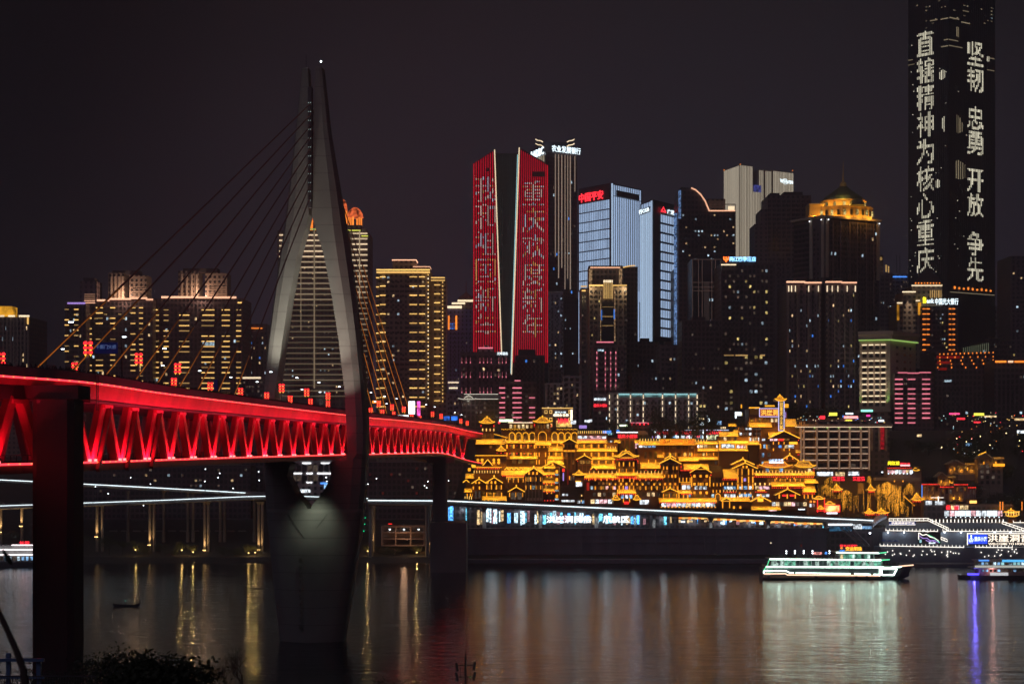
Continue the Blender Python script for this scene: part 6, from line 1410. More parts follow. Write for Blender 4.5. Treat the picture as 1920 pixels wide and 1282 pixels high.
h.wall(1348, 1402, 817, 848, 0, 12, TIM, floor=True); h.skirt(1348, 1383.5, 811, 817.5, -.5, 2.8, True, TILE, 26); h.windows(1350, 1382, 5, 819, 826, [SHA, Wm, GW2], [1, 1, 2], 0, .8); h.skirt(1347, 1402, 827, 831, -.8, 2.4); h.lamps((1350, 1379, 1400), 832, 840.5, WL_, 2, -.1); h.windows(1353, 1377, 3, 832.5, 839.5, [SHW], [1], 0, .92); h.windows(1381, 1400, 3, 832.5, 839.5, [SHA, SHP, SHW], [1, 1, 1], 0, .8); h.lanterns(1382, 1399, 5, 834, -1.5); h.skirt(1347, 1402, 841.5, 844.5, -.8, 1.6); h.lamps((1361, 1373), 825, 828, WL_, 2, -1)
h = House('tall gabled house left of the lantern arcade, with four rows of gold lamps', 1256, 834)
h.wall(1242, 1273, 868, 945, 0, 10, TIM, floor=True); h.gable(1235.5, 1277.5, 858.6, 869, -.5, 9, 1.3, TIM, 18); h.lamps((1244, 1250.5, 1262.5, 1269), 874, 880, WL_, 2, -.1); h.lamps((1246, 1253.5, 1260, 1266.5), 889.5, 895, WL_, 2.4, -.1); h.lamps((1247, 1256.5, 1266), 905, 909, WL_, 3.4, -.2); h.lamps((1244, 1250, 1263, 1270), 911, 918, WL_, 1.5, -.1); h.windows(1246, 1268, 3, 882, 888, [Wd, GW2], [3, 1], 0); h.windows(1246, 1268, 3, 897, 903, [Wd, GW2], [3, 1], 0); h.windows(1246, 1268, 2, 911, 917, [SHB, GW2, Wm], [1, 2, 1], 0); h.posts(1243, 1272, 4, 870, 920, 0, TIMl, 1)
h.gable(1241, 1272, 915, 922, -5, 6, .8, TIM, 12); h.wall(1243.5, 1270, 921, 936, -5, 5, TIM, 'porch'); h.windows(1246, 1268, 3, 924, 931, [SHB, Wm, Wd], [1, 1, 1], -5); h.lamps((1244, 1255, 1269), 925, 932, WL_, 1.4, -5.1); h.lanterns(1238, 1238, 1, 873, -3); h.lanterns(1277, 1277, 1, 873, -3); h.lanterns(1277, 1277, 1, 876, -3); h.up((1248, 1266), 890, 0, 80); h.up((1248, 1266), 910, 0, 80); h.gable(1246, 1268, 853.5, 860, 3, 5, .6, TIM, 8)
h = House('tall gabled house with bright windows above the lantern lit arcade', 1312, 833)
h.wall(1296, 1332, 884, 945, 0, 10, TIM, floor=True); h.skirt(1281, 1328, 871, 879.5, 2, 3.4); h.wall(1276, 1297, 879, 945, 2, 8, TIM, 'left_wing'); h.lanterns(1277, 1297, 8, 881.5, -1.2); h.gable(1293.5, 1334.5, 873, 885.5, -1.5, 9, 1.3, TIM, 18)
for v in (892, 907, 923): h.lamps((1302, 1313.5, 1325), v-2.2, v+2.6, WL_, 4, -.2)
h.windows(1301, 1326, 3, 911, 917, [SHW], [1], 0, .7); h.lamps((1297, 1331), 893, 912, WL_, 1.4, -.1); h.lamps((1309, 1318), 904, 910, WL_, 1.2, -.1); h.windows(1278, 1295, 2, 909, 917, [SHW, SHA], [1, 1], 2, .8); h.piece('amber_awning', 1277, 1296, 905, 909, emit('amber_awning', (1, .3, .03), .8), 1.8, .4); h.row(1274, 1294, 4, 895, 904, WL_, 1.5, 1.8); h.piece('rail', 1274, 1297, 903, 904, GL, 1.6, .3); h.skirt(1270, 1297, 920, 924, 1, 2.4); h.lanterns(1278, 1296, 7, 926, -1.5); h.windows(1279, 1296, 3, 926, 932, [SHB, GW1, Wm], [1, 1, 1], 2); h.row(1273, 1298, 4, 925, 933, WL_, 1.5, 1); h.windows(1302, 1326, 3, 927, 933, [GW2, Wd], [1, 1], 0); h.up((1303, 1324), 900, 0, 90); h.up((1303, 1324), 926, 0, 90); h.lanterns(1295, 1333, 2, 890, -3)
h.skirt(1235, 1343, 934.5, 940.5, -6, 3.4, True, TILE, 30); h.lanterns(1237, 1342, 26, 942.5, -9.5); h.wall(1238, 1342, 940, 955, -4, 4, TIM, 'arcade'); h.windows(1240, 1341, 11, 942, 949.5, [SHP, SHW, SHA], [2, 2, 1], -4, .9); h.row(1240, 1341, 16, 949.5, 951.5, WL_, 3, -8)
h = House('shadowed timber house with small gold lamps between two gabled houses', 1342, 836)
h.wall(1332, 1354, 884, 945, 0, 10, TIM, floor=True); h.wall(1330, 1353, 873, 884, 1, 9, P_roof, 'roof_storey'); h.row(1338, 1351, 3, 905, 911, WL_, 1.6, -.1); h.row(1337, 1350, 3, 918, 923, WL_, 1.6, -.1); h.windows(1335, 1352, 3, 895, 903, [Wd, GW2], [2, 1], 0); h.windows(1333, 1340, 1, 926, 932, [Wc], [1], 0); h.arch(1346, 9, 925, 938, 0, WL_)
h = House('tall lamp lined house with a doubled golden gable right of the plain roofed house', 1397, 832)
h.wall(1381, 1413, 877, 945, 0, 10, TIM, floor=True); h.gable(1373.5, 1421, 867.5, 878, -1.5, 9, 1.4, TIM, 20); h.gable(1371, 1415, 860.5, 870.5, 3, 6, .8, TIM, 10); h.lamps((1393.5, 1400), 873, 877, WL_, 3, -2.6); h.lamps((1383.5, 1391.2, 1403.5, 1411.5), 878, 890, WL_, 2, -.2); h.lamps((1383.5, 1391.2, 1403.5, 1411.5), 893, 905, WL_, 2, -.2); h.lamps((1383.5, 1391.2, 1403.5, 1411.5), 907, 917, WL_, 2, -.2); h.windows(1385, 1410, 3, 911, 917, [SHW, SHB], [2, 1], 0, .8); h.windows(1385, 1410, 3, 925, 931, [SHW, SHB], [2, 1], 0, .8); h.windows(1392, 1402, 1, 880, 889, [Wd], [1], 0); h.windows(1393, 1400, 1, 896, 902, [LV], [1], 0); h.lamps((1387, 1397, 1407), 922.5, 926, WL_, 2.6, -.2); h.row(1383, 1411, 5, 929, 934, WLc, 1.4, -.1); h.up((1387, 1407), 908, 0, 120)
h.skirt(1355, 1382, 881, 896, 1, 5, True, TILE, 40); h.wall(1355, 1382, 896, 945, 1, 8, TIM, 'left_wing'); h.lanterns(1355, 1381, 9, 898.5, -3.8); h.row(1356, 1381, 4, 904, 909, WL_, 1.6, .9); h.windows(1357, 1380, 4, 911.5, 917, [SHW, SHB], [1, 1], 1, .8); h.row(1357, 1381, 5, 917.5, 922, WLc, 1.2, .8); h.lanterns(1357, 1379, 7, 922.5, -.8); h.windows(1357, 1380, 2, 926, 932, [SHW], [1], 1, .8)
h.skirt(1352, 1405, 933, 939, -5, 2.6, True, TILE, 18); h.gable(1352, 1372, 933, 938.5, -7.5, 4, .6, TIM, 8); h.wall(1354, 1410, 939, 952, -4, 4, TIM, 'porch'); h.lamps((1355, 1368), 939, 952, WL_, 1.6, -4.2); h.lamps((1376, 1388), 948.5, 953, WL_, 3.4, -4.2); h.gable(1407, 1446, 930, 940, -7, 7, .8, TIM, 14); h.wall(1410, 1443, 939, 954, -6, 5, TIM, 'porch'); h.piece('gold_plaque', 1420.5, 1431, 933.5, 940, GLb, -7.8, .3); h.skirt(1408, 1463, 950.5, 955, -9, 2, True, TILE, 16); h.piece('lit_sign', 1441, 1456, 955.5, 957.5, SHP, -11, .3)
# --- sign tower group
h = House('tall stepped restaurant tower carrying the red name board, top right of the old town', 1440, 848)
h.wall(1404, 1476, 766, 822, 2, 14, TIM, floor=True); h.piece('roof_edge_light', 1404, 1424, 763, 765.5, GL, 1.5, 1); h.piece('roof_edge_light', 1434, 1452, 759.5, 762, GL, 1.5, 1); h.wall(1432, 1454, 761.5, 767, 3, 8, TIM, 'roof_block'); h.windows(1406, 1474, 9, 784, 791, [GW1, SHA, GW2, Wd], [1, .6, 2, 2], 2, .6); h.posts(1405, 1475, 7, 781, 800, 2, TIMl, 1.2); h.skirt(1404, 1446, 793.5, 800, 1.5, 3); h.piece('lit_wall', 1406, 1424, 766, 777, emit('timber_glow', (1, .35, .08), .06), 1.9, .2)
nb = bx('name_board', h.e, X(1424.5, 846), X(1460, 846), 845.6, 846.2, Z(780.5, 846), Z(766, 846), emit('board_red', (.75, .008, .02), .62))
letters(h.e, '洪崖洞', (X(1426, 845.5), 845.5), (X(1458.5, 845.5), 845.5), Z(779, 845.5), Z(767.5, 845.5), emit('sign_gold', (1, .55, .08), 1.6), .06, 'lettering')
BF = emit('board_frame_violet', (.62, .6, 1), 1.6)
for q in ((1423.8, 1460.5, 765, 766.2), (1423.8, 1460.5, 780.3, 781.5), (1423.4, 1424.6, 765, 781.5)): h.piece('board_frame', *q, BF, -2.4, .5)
bx('vertical_board', h.e, X(1460, 845), X(1470, 845), 844.6, 845.2, Z(807, 845), Z(753, 845), paint('board_dark', (.05, .02, .05), .5)); letters(h.e, '回重庆小天鹅', (X(1462, 844.4), 844.4), (X(1468, 844.4), 844.4), Z(805.5, 844.4), Z(754, 844.4), MATS['sign_gold'], .04, 'lettering', True)
for q in ((1459.2, 1460.5, 751.5, 807.5), (1469.4, 1470.6, 751.5, 807.5), (1459.2, 1470.6, 751, 752.3), (1459.2, 1470.6, 806.5, 807.8)): h.piece('board_frame', *q, BF, -3.6, .5)
h.hip(1452.5, 1475, 742, 751.5, -6, 6, 22, 1.2); h.skirt(1471, 1492, 787, 798.5, 0, 3.6, True, TILE, 30); h.wall(1472, 1491, 798, 825, 1, 8, TIM, 'right_wing'); h.piece('corner_eave', 1470, 1478, 757, 764, GL, 1, .8); h.piece('corner_eave', 1389, 1391, 758, 765, GL, 1, .5); h.piece('violet_tube', 1472.5, 1473.6, 772, 783, LV, 1, .3)
h.wall(1384, 1428, 800, 832, -1, 12, TIM, 'mid_storey'); h.windows(1386, 1427, 7, 802, 805.5, [SHW, Wm], [1, 1], -1, .8); h.windows(1386, 1427, 7, 811, 815.5, [SHW, Wm, Wd], [1, 1, 1], -1, .7); h.windows(1386, 1427, 7, 820, 826.5, [SHW, Wm, SHA], [1, 1, 1], -1, .7); h.posts(1385, 1427, 6, 801, 828, -1, TIMl, 1); h.lamps((1386.5, 1404.5), 818, 827, WL_, 1.6, -1.2); h.skirt(1370, 1425, 828, 833, -1.5, 2.6); h.skirt(1365, 1380, 795.5, 798.5, 0, 1.6); h.skirt(1375, 1386, 807, 809.5, 0, 1.6); h.skirt(1402, 1402.8, 795, 798, 0, 1.2)
h.wall(1424, 1500, 820, 880, -3, 14, TIM, 'front_tower'); h.gable(1440.5, 1500, 807.5, 821.5, -4, 12, 1.4, TIM, 26); h.skirt(1440, 1482, 811.5, 817.5, 1, 2.5); h.windows(1428, 1496, 9, 822, 826, [SHW, GW1, SHP, Wd], [1, 1, 1, 1.5], -3, .8); h.piece('red_sign', 1460, 1469, 822.5, 826, LRd, -3.3, .3); h.piece('gold_sign', 1480, 1495, 828, 832.5, GLb, -3.4, .3); h.lamps((1450, 1460, 1470, 1480), 828, 833, WL_, 1.6, -3.1); h.windows(1430, 1446, 2, 833, 840, [SHB, Wm], [1, 1], -3); h.windows(1471, 1489, 3, 834, 840, [SHW, SHA], [2, 1], -3, .9); h.piece('blue_sign', 1460, 1465, 834.5, 839, LB2, -3.3, .3); h.lamps((1450, 1470, 1480), 840, 845, WL_, 1.6, -3.1); h.lamps((1426, 1437.5), 833, 841, WL_, 2.4, -3.1); h.windows(1427, 1434, 1, 849, 857, [SHB], [1], -3); h.windows(1437, 1447, 1, 849, 856, [Wm], [1], -3); h.windows(1427, 1433, 1, 865, 870, [SHB], [1], -3); h.lanterns(1497, 1497, 2, 825, -5); h.skirt(1491, 1499, 838, 848, -2, 2); h.lanterns(1496, 1498, 2, 852, -4)
h.gable(1463.5, 1498, 852.5, 863.5, -7, 5, 1, TIM, 12); h.wall(1466, 1495, 863, 885, -6, 4, TIM, 'bay'); h.lamps((1475.5, 1486.5), 857, 861, LO, 2, -8.2); h.up((1440, 1470), 842, -3, 120)
h = House('broad pavilion house with upturned orange roofs at the old town’s right end', 1470, 832)
h.wall(1414, 1526, 889, 950, 0, 12, TIM, floor=True); h.hip(1423.5, 1486, 865.5, 876.5, -1, 10, 16, 1.6, False, .6, MATS['orange_tile']); h.wall(1430, 1524, 876, 889, 1, 8, TIM, 'upper_storey'); h.piece('white_sign_tray', 1442, 1469, 866, 868, SW, -3, .4); letters(h.e, '山城老字号', (X(1442, 829), 829), (X(1469, 829), 829), Z(865.5, 829), Z(860, 829), emit('sign_paleblue', (.5, .7, 1), 3), .02); h.hip(1489.5, 1530, 865, 876, -1, 10, 20, 1.2, True, .5); h.windows(1434, 1522, 10, 878, 884, [SHA, SHB, Wd, GW2], [1, .5, 2, 2], 1, .7); h.row(1418, 1522, 18, 882, 887, WLc, 1.2, -1); h.skirt(1414, 1526, 887, 890.8, -.5, 2.8); h.lanterns(1415, 1525, 32, 893.5, -3.4)
h.lamps([1453+k*9.5 for k in range(6)], 897, 902, WL_, 1.5, -.1); h.windows(1418, 1444, 4, 898, 904, [GW1, GW2, Wd], [1, 1, 1], 0); h.windows(1450, 1508, 6, 897, 903, [GW2, Wd], [1, 2], 0); h.row(1416, 1443, 4, 905, 909, WLc, 2.4, -.1); h.windows(1416, 1443, 4, 911, 917, [SHW, SHA, SHP], [1, 1, 1], 0, .9); h.piece('gold_awning', 1420, 1434, 918, 920, GLb, -1, 1); h.skirt(1445, 1507.5, 905, 911, -1, 3.4, True, TILE, 28); h.lanterns(1448, 1506, 16, 914, -4.6); h.lanterns(1417, 1436, 7, 922, -1.4); h.windows(1418, 1443, 3, 926, 931, [SHB, SHW], [1, 1], 0, .8)
h.gable(1453.5, 1500, 916.5, 927.5, -5, 7, 1, TIM, 16); h.wall(1457, 1496, 927, 950, -5, 6, TIM, 'porch'); h.lamps((1461, 1476, 1491), 926, 934, WL_, 2.2, -5.1); h.piece('red_sign', 1467, 1474, 927, 930, LRd, -5.3, .2); h.piece('red_sign', 1481, 1489, 927, 930, LRd, -5.3, .2); h.windows(1447, 1513, 9, 941, 948, [SHA, Wm, SHW, SHP], [1, 1, 1, .5], -6, .85); h.wall(1446, 1514, 938, 955, -5.5, 3, TIM, 'arcade'); h.windows(1493, 1513, 1, 953.5, 955.5, [SW], [1], -6.3); h.skirt(1503, 1528, 913, 922, -1.5, 3.4, True, TILE, 34); h.lanterns(1505, 1527, 8, 925, -5); h.lamps((1508, 1515, 1523), 927, 934, WL_, 2, -.2); h.windows(1508, 1524, 3, 935, 943, [Wm, GW2], [1, 1], 0); h.skirt(1508, 1530, 899, 905, 0, 2); h.skirt(1512, 1533, 902, 905, -1, 2); h.lamps((1456, 1476, 1489), 895, 898, WL_, 2, -.2); h.lanterns(1526, 1526, 1, 880, -2); h.lanterns(1526, 1526, 1, 883, -2); h.piece('gold_screen', 1510, 1527, 884, 889, GL, -.8, .4)
# --- hot pot row on the upper street
h = House('long hot pot restaurant with red neon characters on the street above the old town', 1285, 872, 60, 'restaurant_row', None)
h.wall(1222, 1368, 807, 840, 0, 10, F_dark, floor=True); h.piece('roof_line_light', 1218, 1366, 805.5, 806.6, emit('line_paleblue', (.7, .75, 1), 1.6), -.4, .5)
for body, u0, u1 in (('嘉陵老火锅', 1231, 1255), ('重庆民俗文化馆', 1262, 1296), ('胡家妹火锅', 1324, 1352)): letters(h.e, body, (X(u0, 871), 871), (X(u1, 871), 871), Z(814, 871), Z(808, 871), SR, .03, proud=.5)
for u in (1227, 1319): base0(MB().ball(P(u, 810.5, 870.5), .85, 10, 6).build('globe_sign', SW, h.e))
h.windows(1222, 1366, 16, 816, 821, [SHW, SHP, SHB, Wd, LV], [3, 1, 1, 1, .5], 0, .8); h.piece('lit_wall_panel', 1326, 1348, 815, 826, emit('shop_lime', (.9, .9, .5), 1.1, tex=.5), -.3, .3); h.row(1242, 1318, 4, 815, 822, SW, 1.4, -.3); h.piece('red_sign', 1305, 1312, 816.5, 819, SR, -.3, .3)
h.piece('blank_board', 1196, 1215, 807, 814, paint('board_tan', (.5, .35, .25), .7), -.5, .3); h.wall(1192, 1221, 814, 840, 1, 8, F_dark, 'left_wing'); h.row(1185, 1238, 8, 793.5, 796.5, SR, 2.6, 0, 'neon_character'); h.piece('awning', 1180, 1246, 791.5, 793, LPk, -.5, .5); h.wall(1180, 1246, 793, 808, 1, 6, F_dark, 'upper_storey')
for k, (u0, u1, v0, v1, m_) in enumerate(((1311, 1320, 783, 787, SHA), (1312, 1322, 791, 797, SW), (1327, 1331, 784, 791, SW), (1344, 1353, 789, 796, SHB), (1351, 1361, 800, 803.5, SHA), (1104, 1110, 786, 791, SHW), (1096, 1106, 787, 792, SHW), (1070, 1080, 788, 795, SHW), (1162, 1176, 796, 799, emit('sign_limewhite', (.8, 1, .6), 3)), (1378, 1390, 772, 779, SW), (1155, 1162, 806, 812, LB2), (1378, 1381, 778, 784, SW), (1130, 1146, 807, 812, LB2), (1140, 1150, 811, 815, LC), (936, 962, 786, 790.5, MATS['sign_limewhite']), (934, 938, 790, 794, SR), (1086, 1100, 797, 803, LV))):
    e = thing('shop_sign', ['amber lit', 'square white', 'tall white', 'pale blue', 'low amber', 'small white', 'leaning white', 'white corner', 'lime white', 'big white rooftop', 'blue glowing', 'small white post', 'long blue', 'cyan glowing', 'long lime white', 'small red', 'violet glowing'][k]+' sign board on the street above the old town', 'sign', (X((u0+u1)/2, 868), 868, Z(v1, 868)-2))
    bx('board', e, X(u0, 868), X(u1, 868), 867.7, 868, Z(v1, 868), Z(v0, 868), m_); bx('post', e, X((u0+u1)/2, 868)-.1, X((u0+u1)/2, 868)+.1, 868, 868.2, Z(812, 868)-3, Z(v1, 868)+.1, M_steeld)
# ---------------------------------------------------------------- trees
def ordinal(i):
    if i < 20: return ORD[i]
    t = ['twenty', 'thirty', 'forty', 'fifty', 'sixty', 'seventy', 'eighty', 'ninety'][(i+1)//10-2]
    return t[:-1]+'ieth' if (i+1) % 10 == 0 else t+'-'+ORD[i % 10]

LEAF = paint('tree_leaf', (.05, .065, .03), .7, .4, .6); BARK = paint('bark', (.07, .05, .04), .9, .3, 1)
def crown_mesh(seed, n, rx, rz, leaf, mat, name='crown'):
    rg = random.Random(seed); m = MB(); cl = [(rg.gauss(0, .5)*rx, rg.gauss(0, .5)*rx, rg.uniform(-.6, .9)*rz) for _ in range(14)]
    for _ in range(n):
        c = rg.choice(cl); p = Vector((c[0]+rg.gauss(0, .28)*rx, c[1]+rg.gauss(0, .28)*rx, c[2]+rg.gauss(0, .24)*rz))
        a = Vector((rg.gauss(0, 1), rg.gauss(0, 1), rg.gauss(0, 1))).normalized(); b = a.cross(Vector((rg.gauss(0, 1), rg.gauss(0, 1), rg.gauss(0, 1)))).normalized(); s = leaf*rg.uniform(.6, 1.4); k = len(m.v)
        m.v += [p-a*s, p+b*s*.5, p+a*s, p-b*s*.5]; m.f.append((k, k+1, k+2, k+3))
    return m.mesh(name, mat)
CROWNS = [crown_mesh(k, 1500, 1, .85, .075, LEAF) for k in range(4)]
def trunk_mesh(seed):
    rg = random.Random(seed); m = MB(); m.tube([(0, 0, 0), (.02, .01, .25), (-.02, 0, .5), (0, .02, .8)], [.06, .045, .035, .012], 6)
    for k in range(6):
        a = rg.uniform(0, 6.28); z = rg.uniform(.3, .6); m.tube([(0, 0, z), (math.cos(a)*.15, math.sin(a)*.15, z+.14), (math.cos(a)*.32, math.sin(a)*.32, z+.24)], [.022, .014, .006], 5)
    return m.mesh('trunk', BARK)
TRUNKS = [trunk_mesh(k) for k in range(3)]
def tree(x, y, z, h, r, label, group, seed, name='tree'):
    e = thing(name, label, 'tree', (x, y, z), group); rg = random.Random(seed)
    put('trunk', TRUNKS[seed % 3], e, (x, y, z), rg.uniform(0, 6), (h, h, h)); put('crown', CROWNS[seed % 4], e, (x, y, z+h*.68), rg.uniform(0, 6), (r, r, h*.38))
    return e
TR = [(1240, 815, 868, 16, 5), (1255, 812, 866, 14, 4.5), (1226, 812, 868, 12, 4), (1300, 812, 866, 14, 5), (1322, 812, 867, 16, 6), (1275, 815, 868, 11, 4), (975, 795, 868, 9, 4), (1000, 795, 868, 10, 4.5), (890, 795, 868, 10, 4), (910, 790, 866, 8, 3.5),
      (1148, 806, 868, 11, 4), (1180, 804, 868, 9, 4), (1392, 790, 870, 12, 5), (1510, 780, 876, 13, 6), (1535, 780, 876, 14, 6), (1480, 775, 880, 15, 7), (1565, 778, 880, 12, 6)]
for i, (u, vb, Y, hh, r) in enumerate(TR):
    x = X(u, Y); tree(x, Y, min(ground(x, Y), Z(vb, Y)), hh+(0 if vb < 800 else 4), r, '%s dark tree from the left on the street above the old town' % ORD[sorted(q[0] for q in TR).index(u)], 'dark trees above the old town', i)
rgt = random.Random(77)
HT = []
for k in range(46):
    u = 1655+rgt.uniform(0, 290); v = rgt.uniform(800, 890); Y = 868-(v-800)*.38; HT.append((u, v, Y))
for i, (u, v, Y) in enumerate(sorted(HT)):
    x = X(u, Y); tree(x, Y, ground(x, Y)-.5, rgt.uniform(7, 13), rgt.uniform(4, 6.5), '%s dark leafy tree from the left on the hillside right of the old town' % ordinal(i), 'hillside trees right of the old town', i+3)

# ---------------------------------------------------------------- elevated riverside road
M_wall = paint('embankment_concrete', (.2, .195, .23), .9, .5, .2)
def vroad(u):        # height of the road's light line in the picture
    return 938.5+(u-838)*(975.5-938.5)/(1640-838) if u > 838 else 938.5-(838-u)*.006
YRD = 798.0
rd = thing('elevated_road', 'curved elevated riverside road edged with a white light line below the old town', 'road', (X(1200, YRD), YRD, 4))
usr = [690, 760, 838, 1000, 1160, 1320, 1480, 1640, 1700]
for a, c in zip(usr, usr[1:]):
    za, zc = Z(vroad(a), YRD), Z(vroad(c), YRD); xa, xc = X(a, YRD), X(c, YRD); m = MB()
    m.loft([[(x, YRD, z-1.9), (x, YRD, z-.25), (x, YRD+.5, z+.75), (x, YRD+.8, z+.75), (x, YRD+.8, z-.2), (x, YRD+12, z-.2), (x, YRD+12, z-1.4), (x, YRD+3, z-2.6), (x, YRD+1.2, z-2.6)] for x, z in ((xa, za), (xc-.05, zc))]); base0(m.build('road_girder', M_conc, rd))
    if c <= 1640: seg('light_line', rd, (xa, YRD-.18, za), (xc, YRD-.18, zc), .3, .3, M_whiteL)
for u in (695, 801, 908, 1013, 1118, 1226, 1332.5, 1440, 1548):
    x = X(u, YRD+4); z1 = Z(vroad(u), YRD)-2.6; m = MB().loft([[(x+math.cos(6.283*i/12)*r, YRD+4+math.sin(6.283*i/12)*r, z) for i in range(12)] for r, z in ((1.0, 0), (1.0, z1-2), (1.7, z1))]); base0(m.build('road_pier', M_conc, rd))
    if u > 840: lamp('pier_light', 'SPOT', (x, YRD-1.2, z1+.2), (.85, .95, 1), 2600, rd, aim=(x, YRD+3.2, z1-7), spot_size=R(60), spot_blend=1, shadow_soft_size=.2)
cr2 = MB(); rg = random.Random(12)
for k in range(620):
    u = rg.uniform(700, 1660); z = Z(vroad(u), YRD)-.2; person_into(cr2, X(u, YRD+1.5), YRD+rg.uniform(1.2, 5), z, rg.uniform(1.6, 1.9))
stuff(tag(cr2.build('crowd', M_person), 'dense crowd of people filling the elevated riverside road', 'crowd'))
# embankment wall with ribs, lower street and shops under the road
em = thing('embankment_wall', 'dark ribbed embankment wall rising from the river below the elevated road', 'wall', (X(1200, 796), 796, -2))
bx('wall_face', em, X(868, 796), X(1660, 796), 796, 797.2, -3, Z(991, 796), M_wall); bx('coping', em, X(868, 796), X(1660, 796), 795.6, 797.6, Z(991, 796)-.1, Z(989.4, 796), M_conc)
for k in range(34): u = 885+k*23; bx('rib', em, X(u, 796)-.4, X(u, 796)+.4, 795.3, 796.02, 0, Z(993, 796), M_wall)
for v in (1003, 1016): bx('rib', em, X(870, 796), X(1655, 796), 795.5, 796.04, Z(v+1.5, 796), Z(v, 796), M_wall)
bx('berm', em, X(868, 790), X(1655, 790), 781, 795.3, -3, 2.2, M_wall)
SHOPM = [emit('arcade_white', (.6, .86, 1), 2.4, .5, tex=1.3), emit('arcade_amber', (1, .7, .35), 1.2, .5, tex=1.3), emit('arcade_blue', (.1, .42, 1), 2.4, .5, tex=1.2), emit('arcade_pink', (1, .5, .6), .6, .5, tex=1.3), emit('arcade_cyan', (.18, .72, 1), 2.4, .5, tex=1.3)]
rg = random.Random(21)
SHL = ['first', 'second', 'third', 'fourth', 'fifth', 'sixth', 'seventh', 'eighth', 'ninth', 'tenth', 'eleventh', 'twelfth', 'thirteenth', 'fourteenth']
for k, u0 in enumerate(range(840, 1560, 54)):
    u1 = u0+53; vt = vroad(u0)+10; Yq = 813.0; vb = 986
    e = thing('shop', '%s shop from the left under the elevated riverside road' % SHL[k], 'shop', (X(u0+27, Yq), Yq, Z(vb+4, Yq)), 'shops under the elevated road')
    bx('wall', e, X(u0, Yq), X(u1, Yq), Yq, Yq+4, Z(vb+5, Yq), Z(vt-6, Yq), F_dark)
    x = u0
    while x < u1-4:
        w_ = rg.uniform(2.5, 8); x2 = min(u1, x+w_); m_ = rg.choices(SHOPM, [3, 2 if u0 < 1220 else 1, 2, 1, 2])[0]
        if rg.random() < .72: bx('shop_front', e, X(x+.5, Yq), X(x2-.5, Yq), Yq-.25, Yq, Z(vb-rg.uniform(2, 9), Yq), Z(vt+rg.uniform(0, 9), Yq), m_)
        if rg.random() < .4: bx('shop_sign', e, X(x+1, Yq), X(x2-1, Yq), Yq-.7, Yq-.4, Z(vt-1, Yq), Z(vt-3, Yq), rg.choice([SW, LPk, LC, SHW, SR]))
        x = x2
    if u0 > 1220:
        for q in range(9): bx('awning_light', e, X(u0+q*6, Yq), X(u0+q*6+5.4, Yq), Yq-2.2, Yq-1.2, Z(vt+3.4+(q % 2)*.8, Yq), Z(vt+.4, Yq), LY if q % 3 else LO)
    lamp('shop_light', 'POINT', P(u0+27, vt+8, Yq-3), (.7, .88, 1), 450, e, shadow_soft_size=.6)
big = thing('name_sign', 'row of large white characters naming the old town below the road line', 'sign', (X(1100, 799), 799.5, Z(990, 799)))
for body, u0, u1 in (('洪崖洞民俗', 1024, 1110), ('风貌区', 1130, 1180)): letters(big, body, (X(u0, 799), 799), (X(u1, 799), 799), Z(980, 799), Z(966.5, 799), emit('sign_bigwhite', (.85, .93, 1), 2.2), .06, proud=.2)
for u in (1024, 1066, 1110, 1130, 1180): bx('support', big, X(u, 799.3)-.08, X(u, 799.3)+.08, 799.2, 799.4, Z(991, 799), Z(966, 799), M_steeld)
for k in range(2): bx('support_rail', big, X(1024, 799.3), X(1180, 799.3), 799.25, 799.35, Z(980.5-k*9, 799.3)-.06, Z(980.5-k*9, 799.3)+.06, M_steeld)
# parked cars on the lower street
CARB = paint('car_paint', (.12, .13, .15), .25, .3, 2, .3)
def car_mesh():
    m = MB(); pr = [(-2.2, .35), (2.2, .35), (2.25, .8), (1.5, .95), (.9, 1.42), (-.9, 1.45), (-1.7, .98), (-2.25, .85)]
    m.loft([[(x, y, z) for x, z in pr] for y in (-.85, .85)]); return m.mesh('body', CARB)
CM = car_mesh(); WH = MB().loft([[(math.cos(6.283*i/10)*.33, y, math.sin(6.283*i/10)*.33) for i in range(10)] for y in (-.1, .1)]).mesh('wheel', M_steeld); CG = MB().loft([[(x, y, z) for x, z in ((-.85, 1.0), (.85, 1.0), (.7, 1.4), (-.7, 1.4))] for y in (-.87, .87)]).mesh('windows', Wd)
for i, u in enumerate((878, 905, 935, 962, 1000, 1040, 1072, 1100, 1150, 1196)):
    x = X(u, 805); e = thing('parked_car', '%s parked car from the left on the street below the elevated road' % ORD[i], 'car', (x, 805, 14), 'cars parked under the elevated road')
    put('body', CM, e, (x, 805, 14)); put('windows', CG, e, (x, 805, 14)); [put('wheel', WH, e, (x+a, 805+b, 14.33)) for a in (-1.35, 1.35) for b in (-.8, .8)]
    bx('tail_light', e, x+2.2, x+2.3, 804.3, 804.6, 14.6, 14.8, LRd)

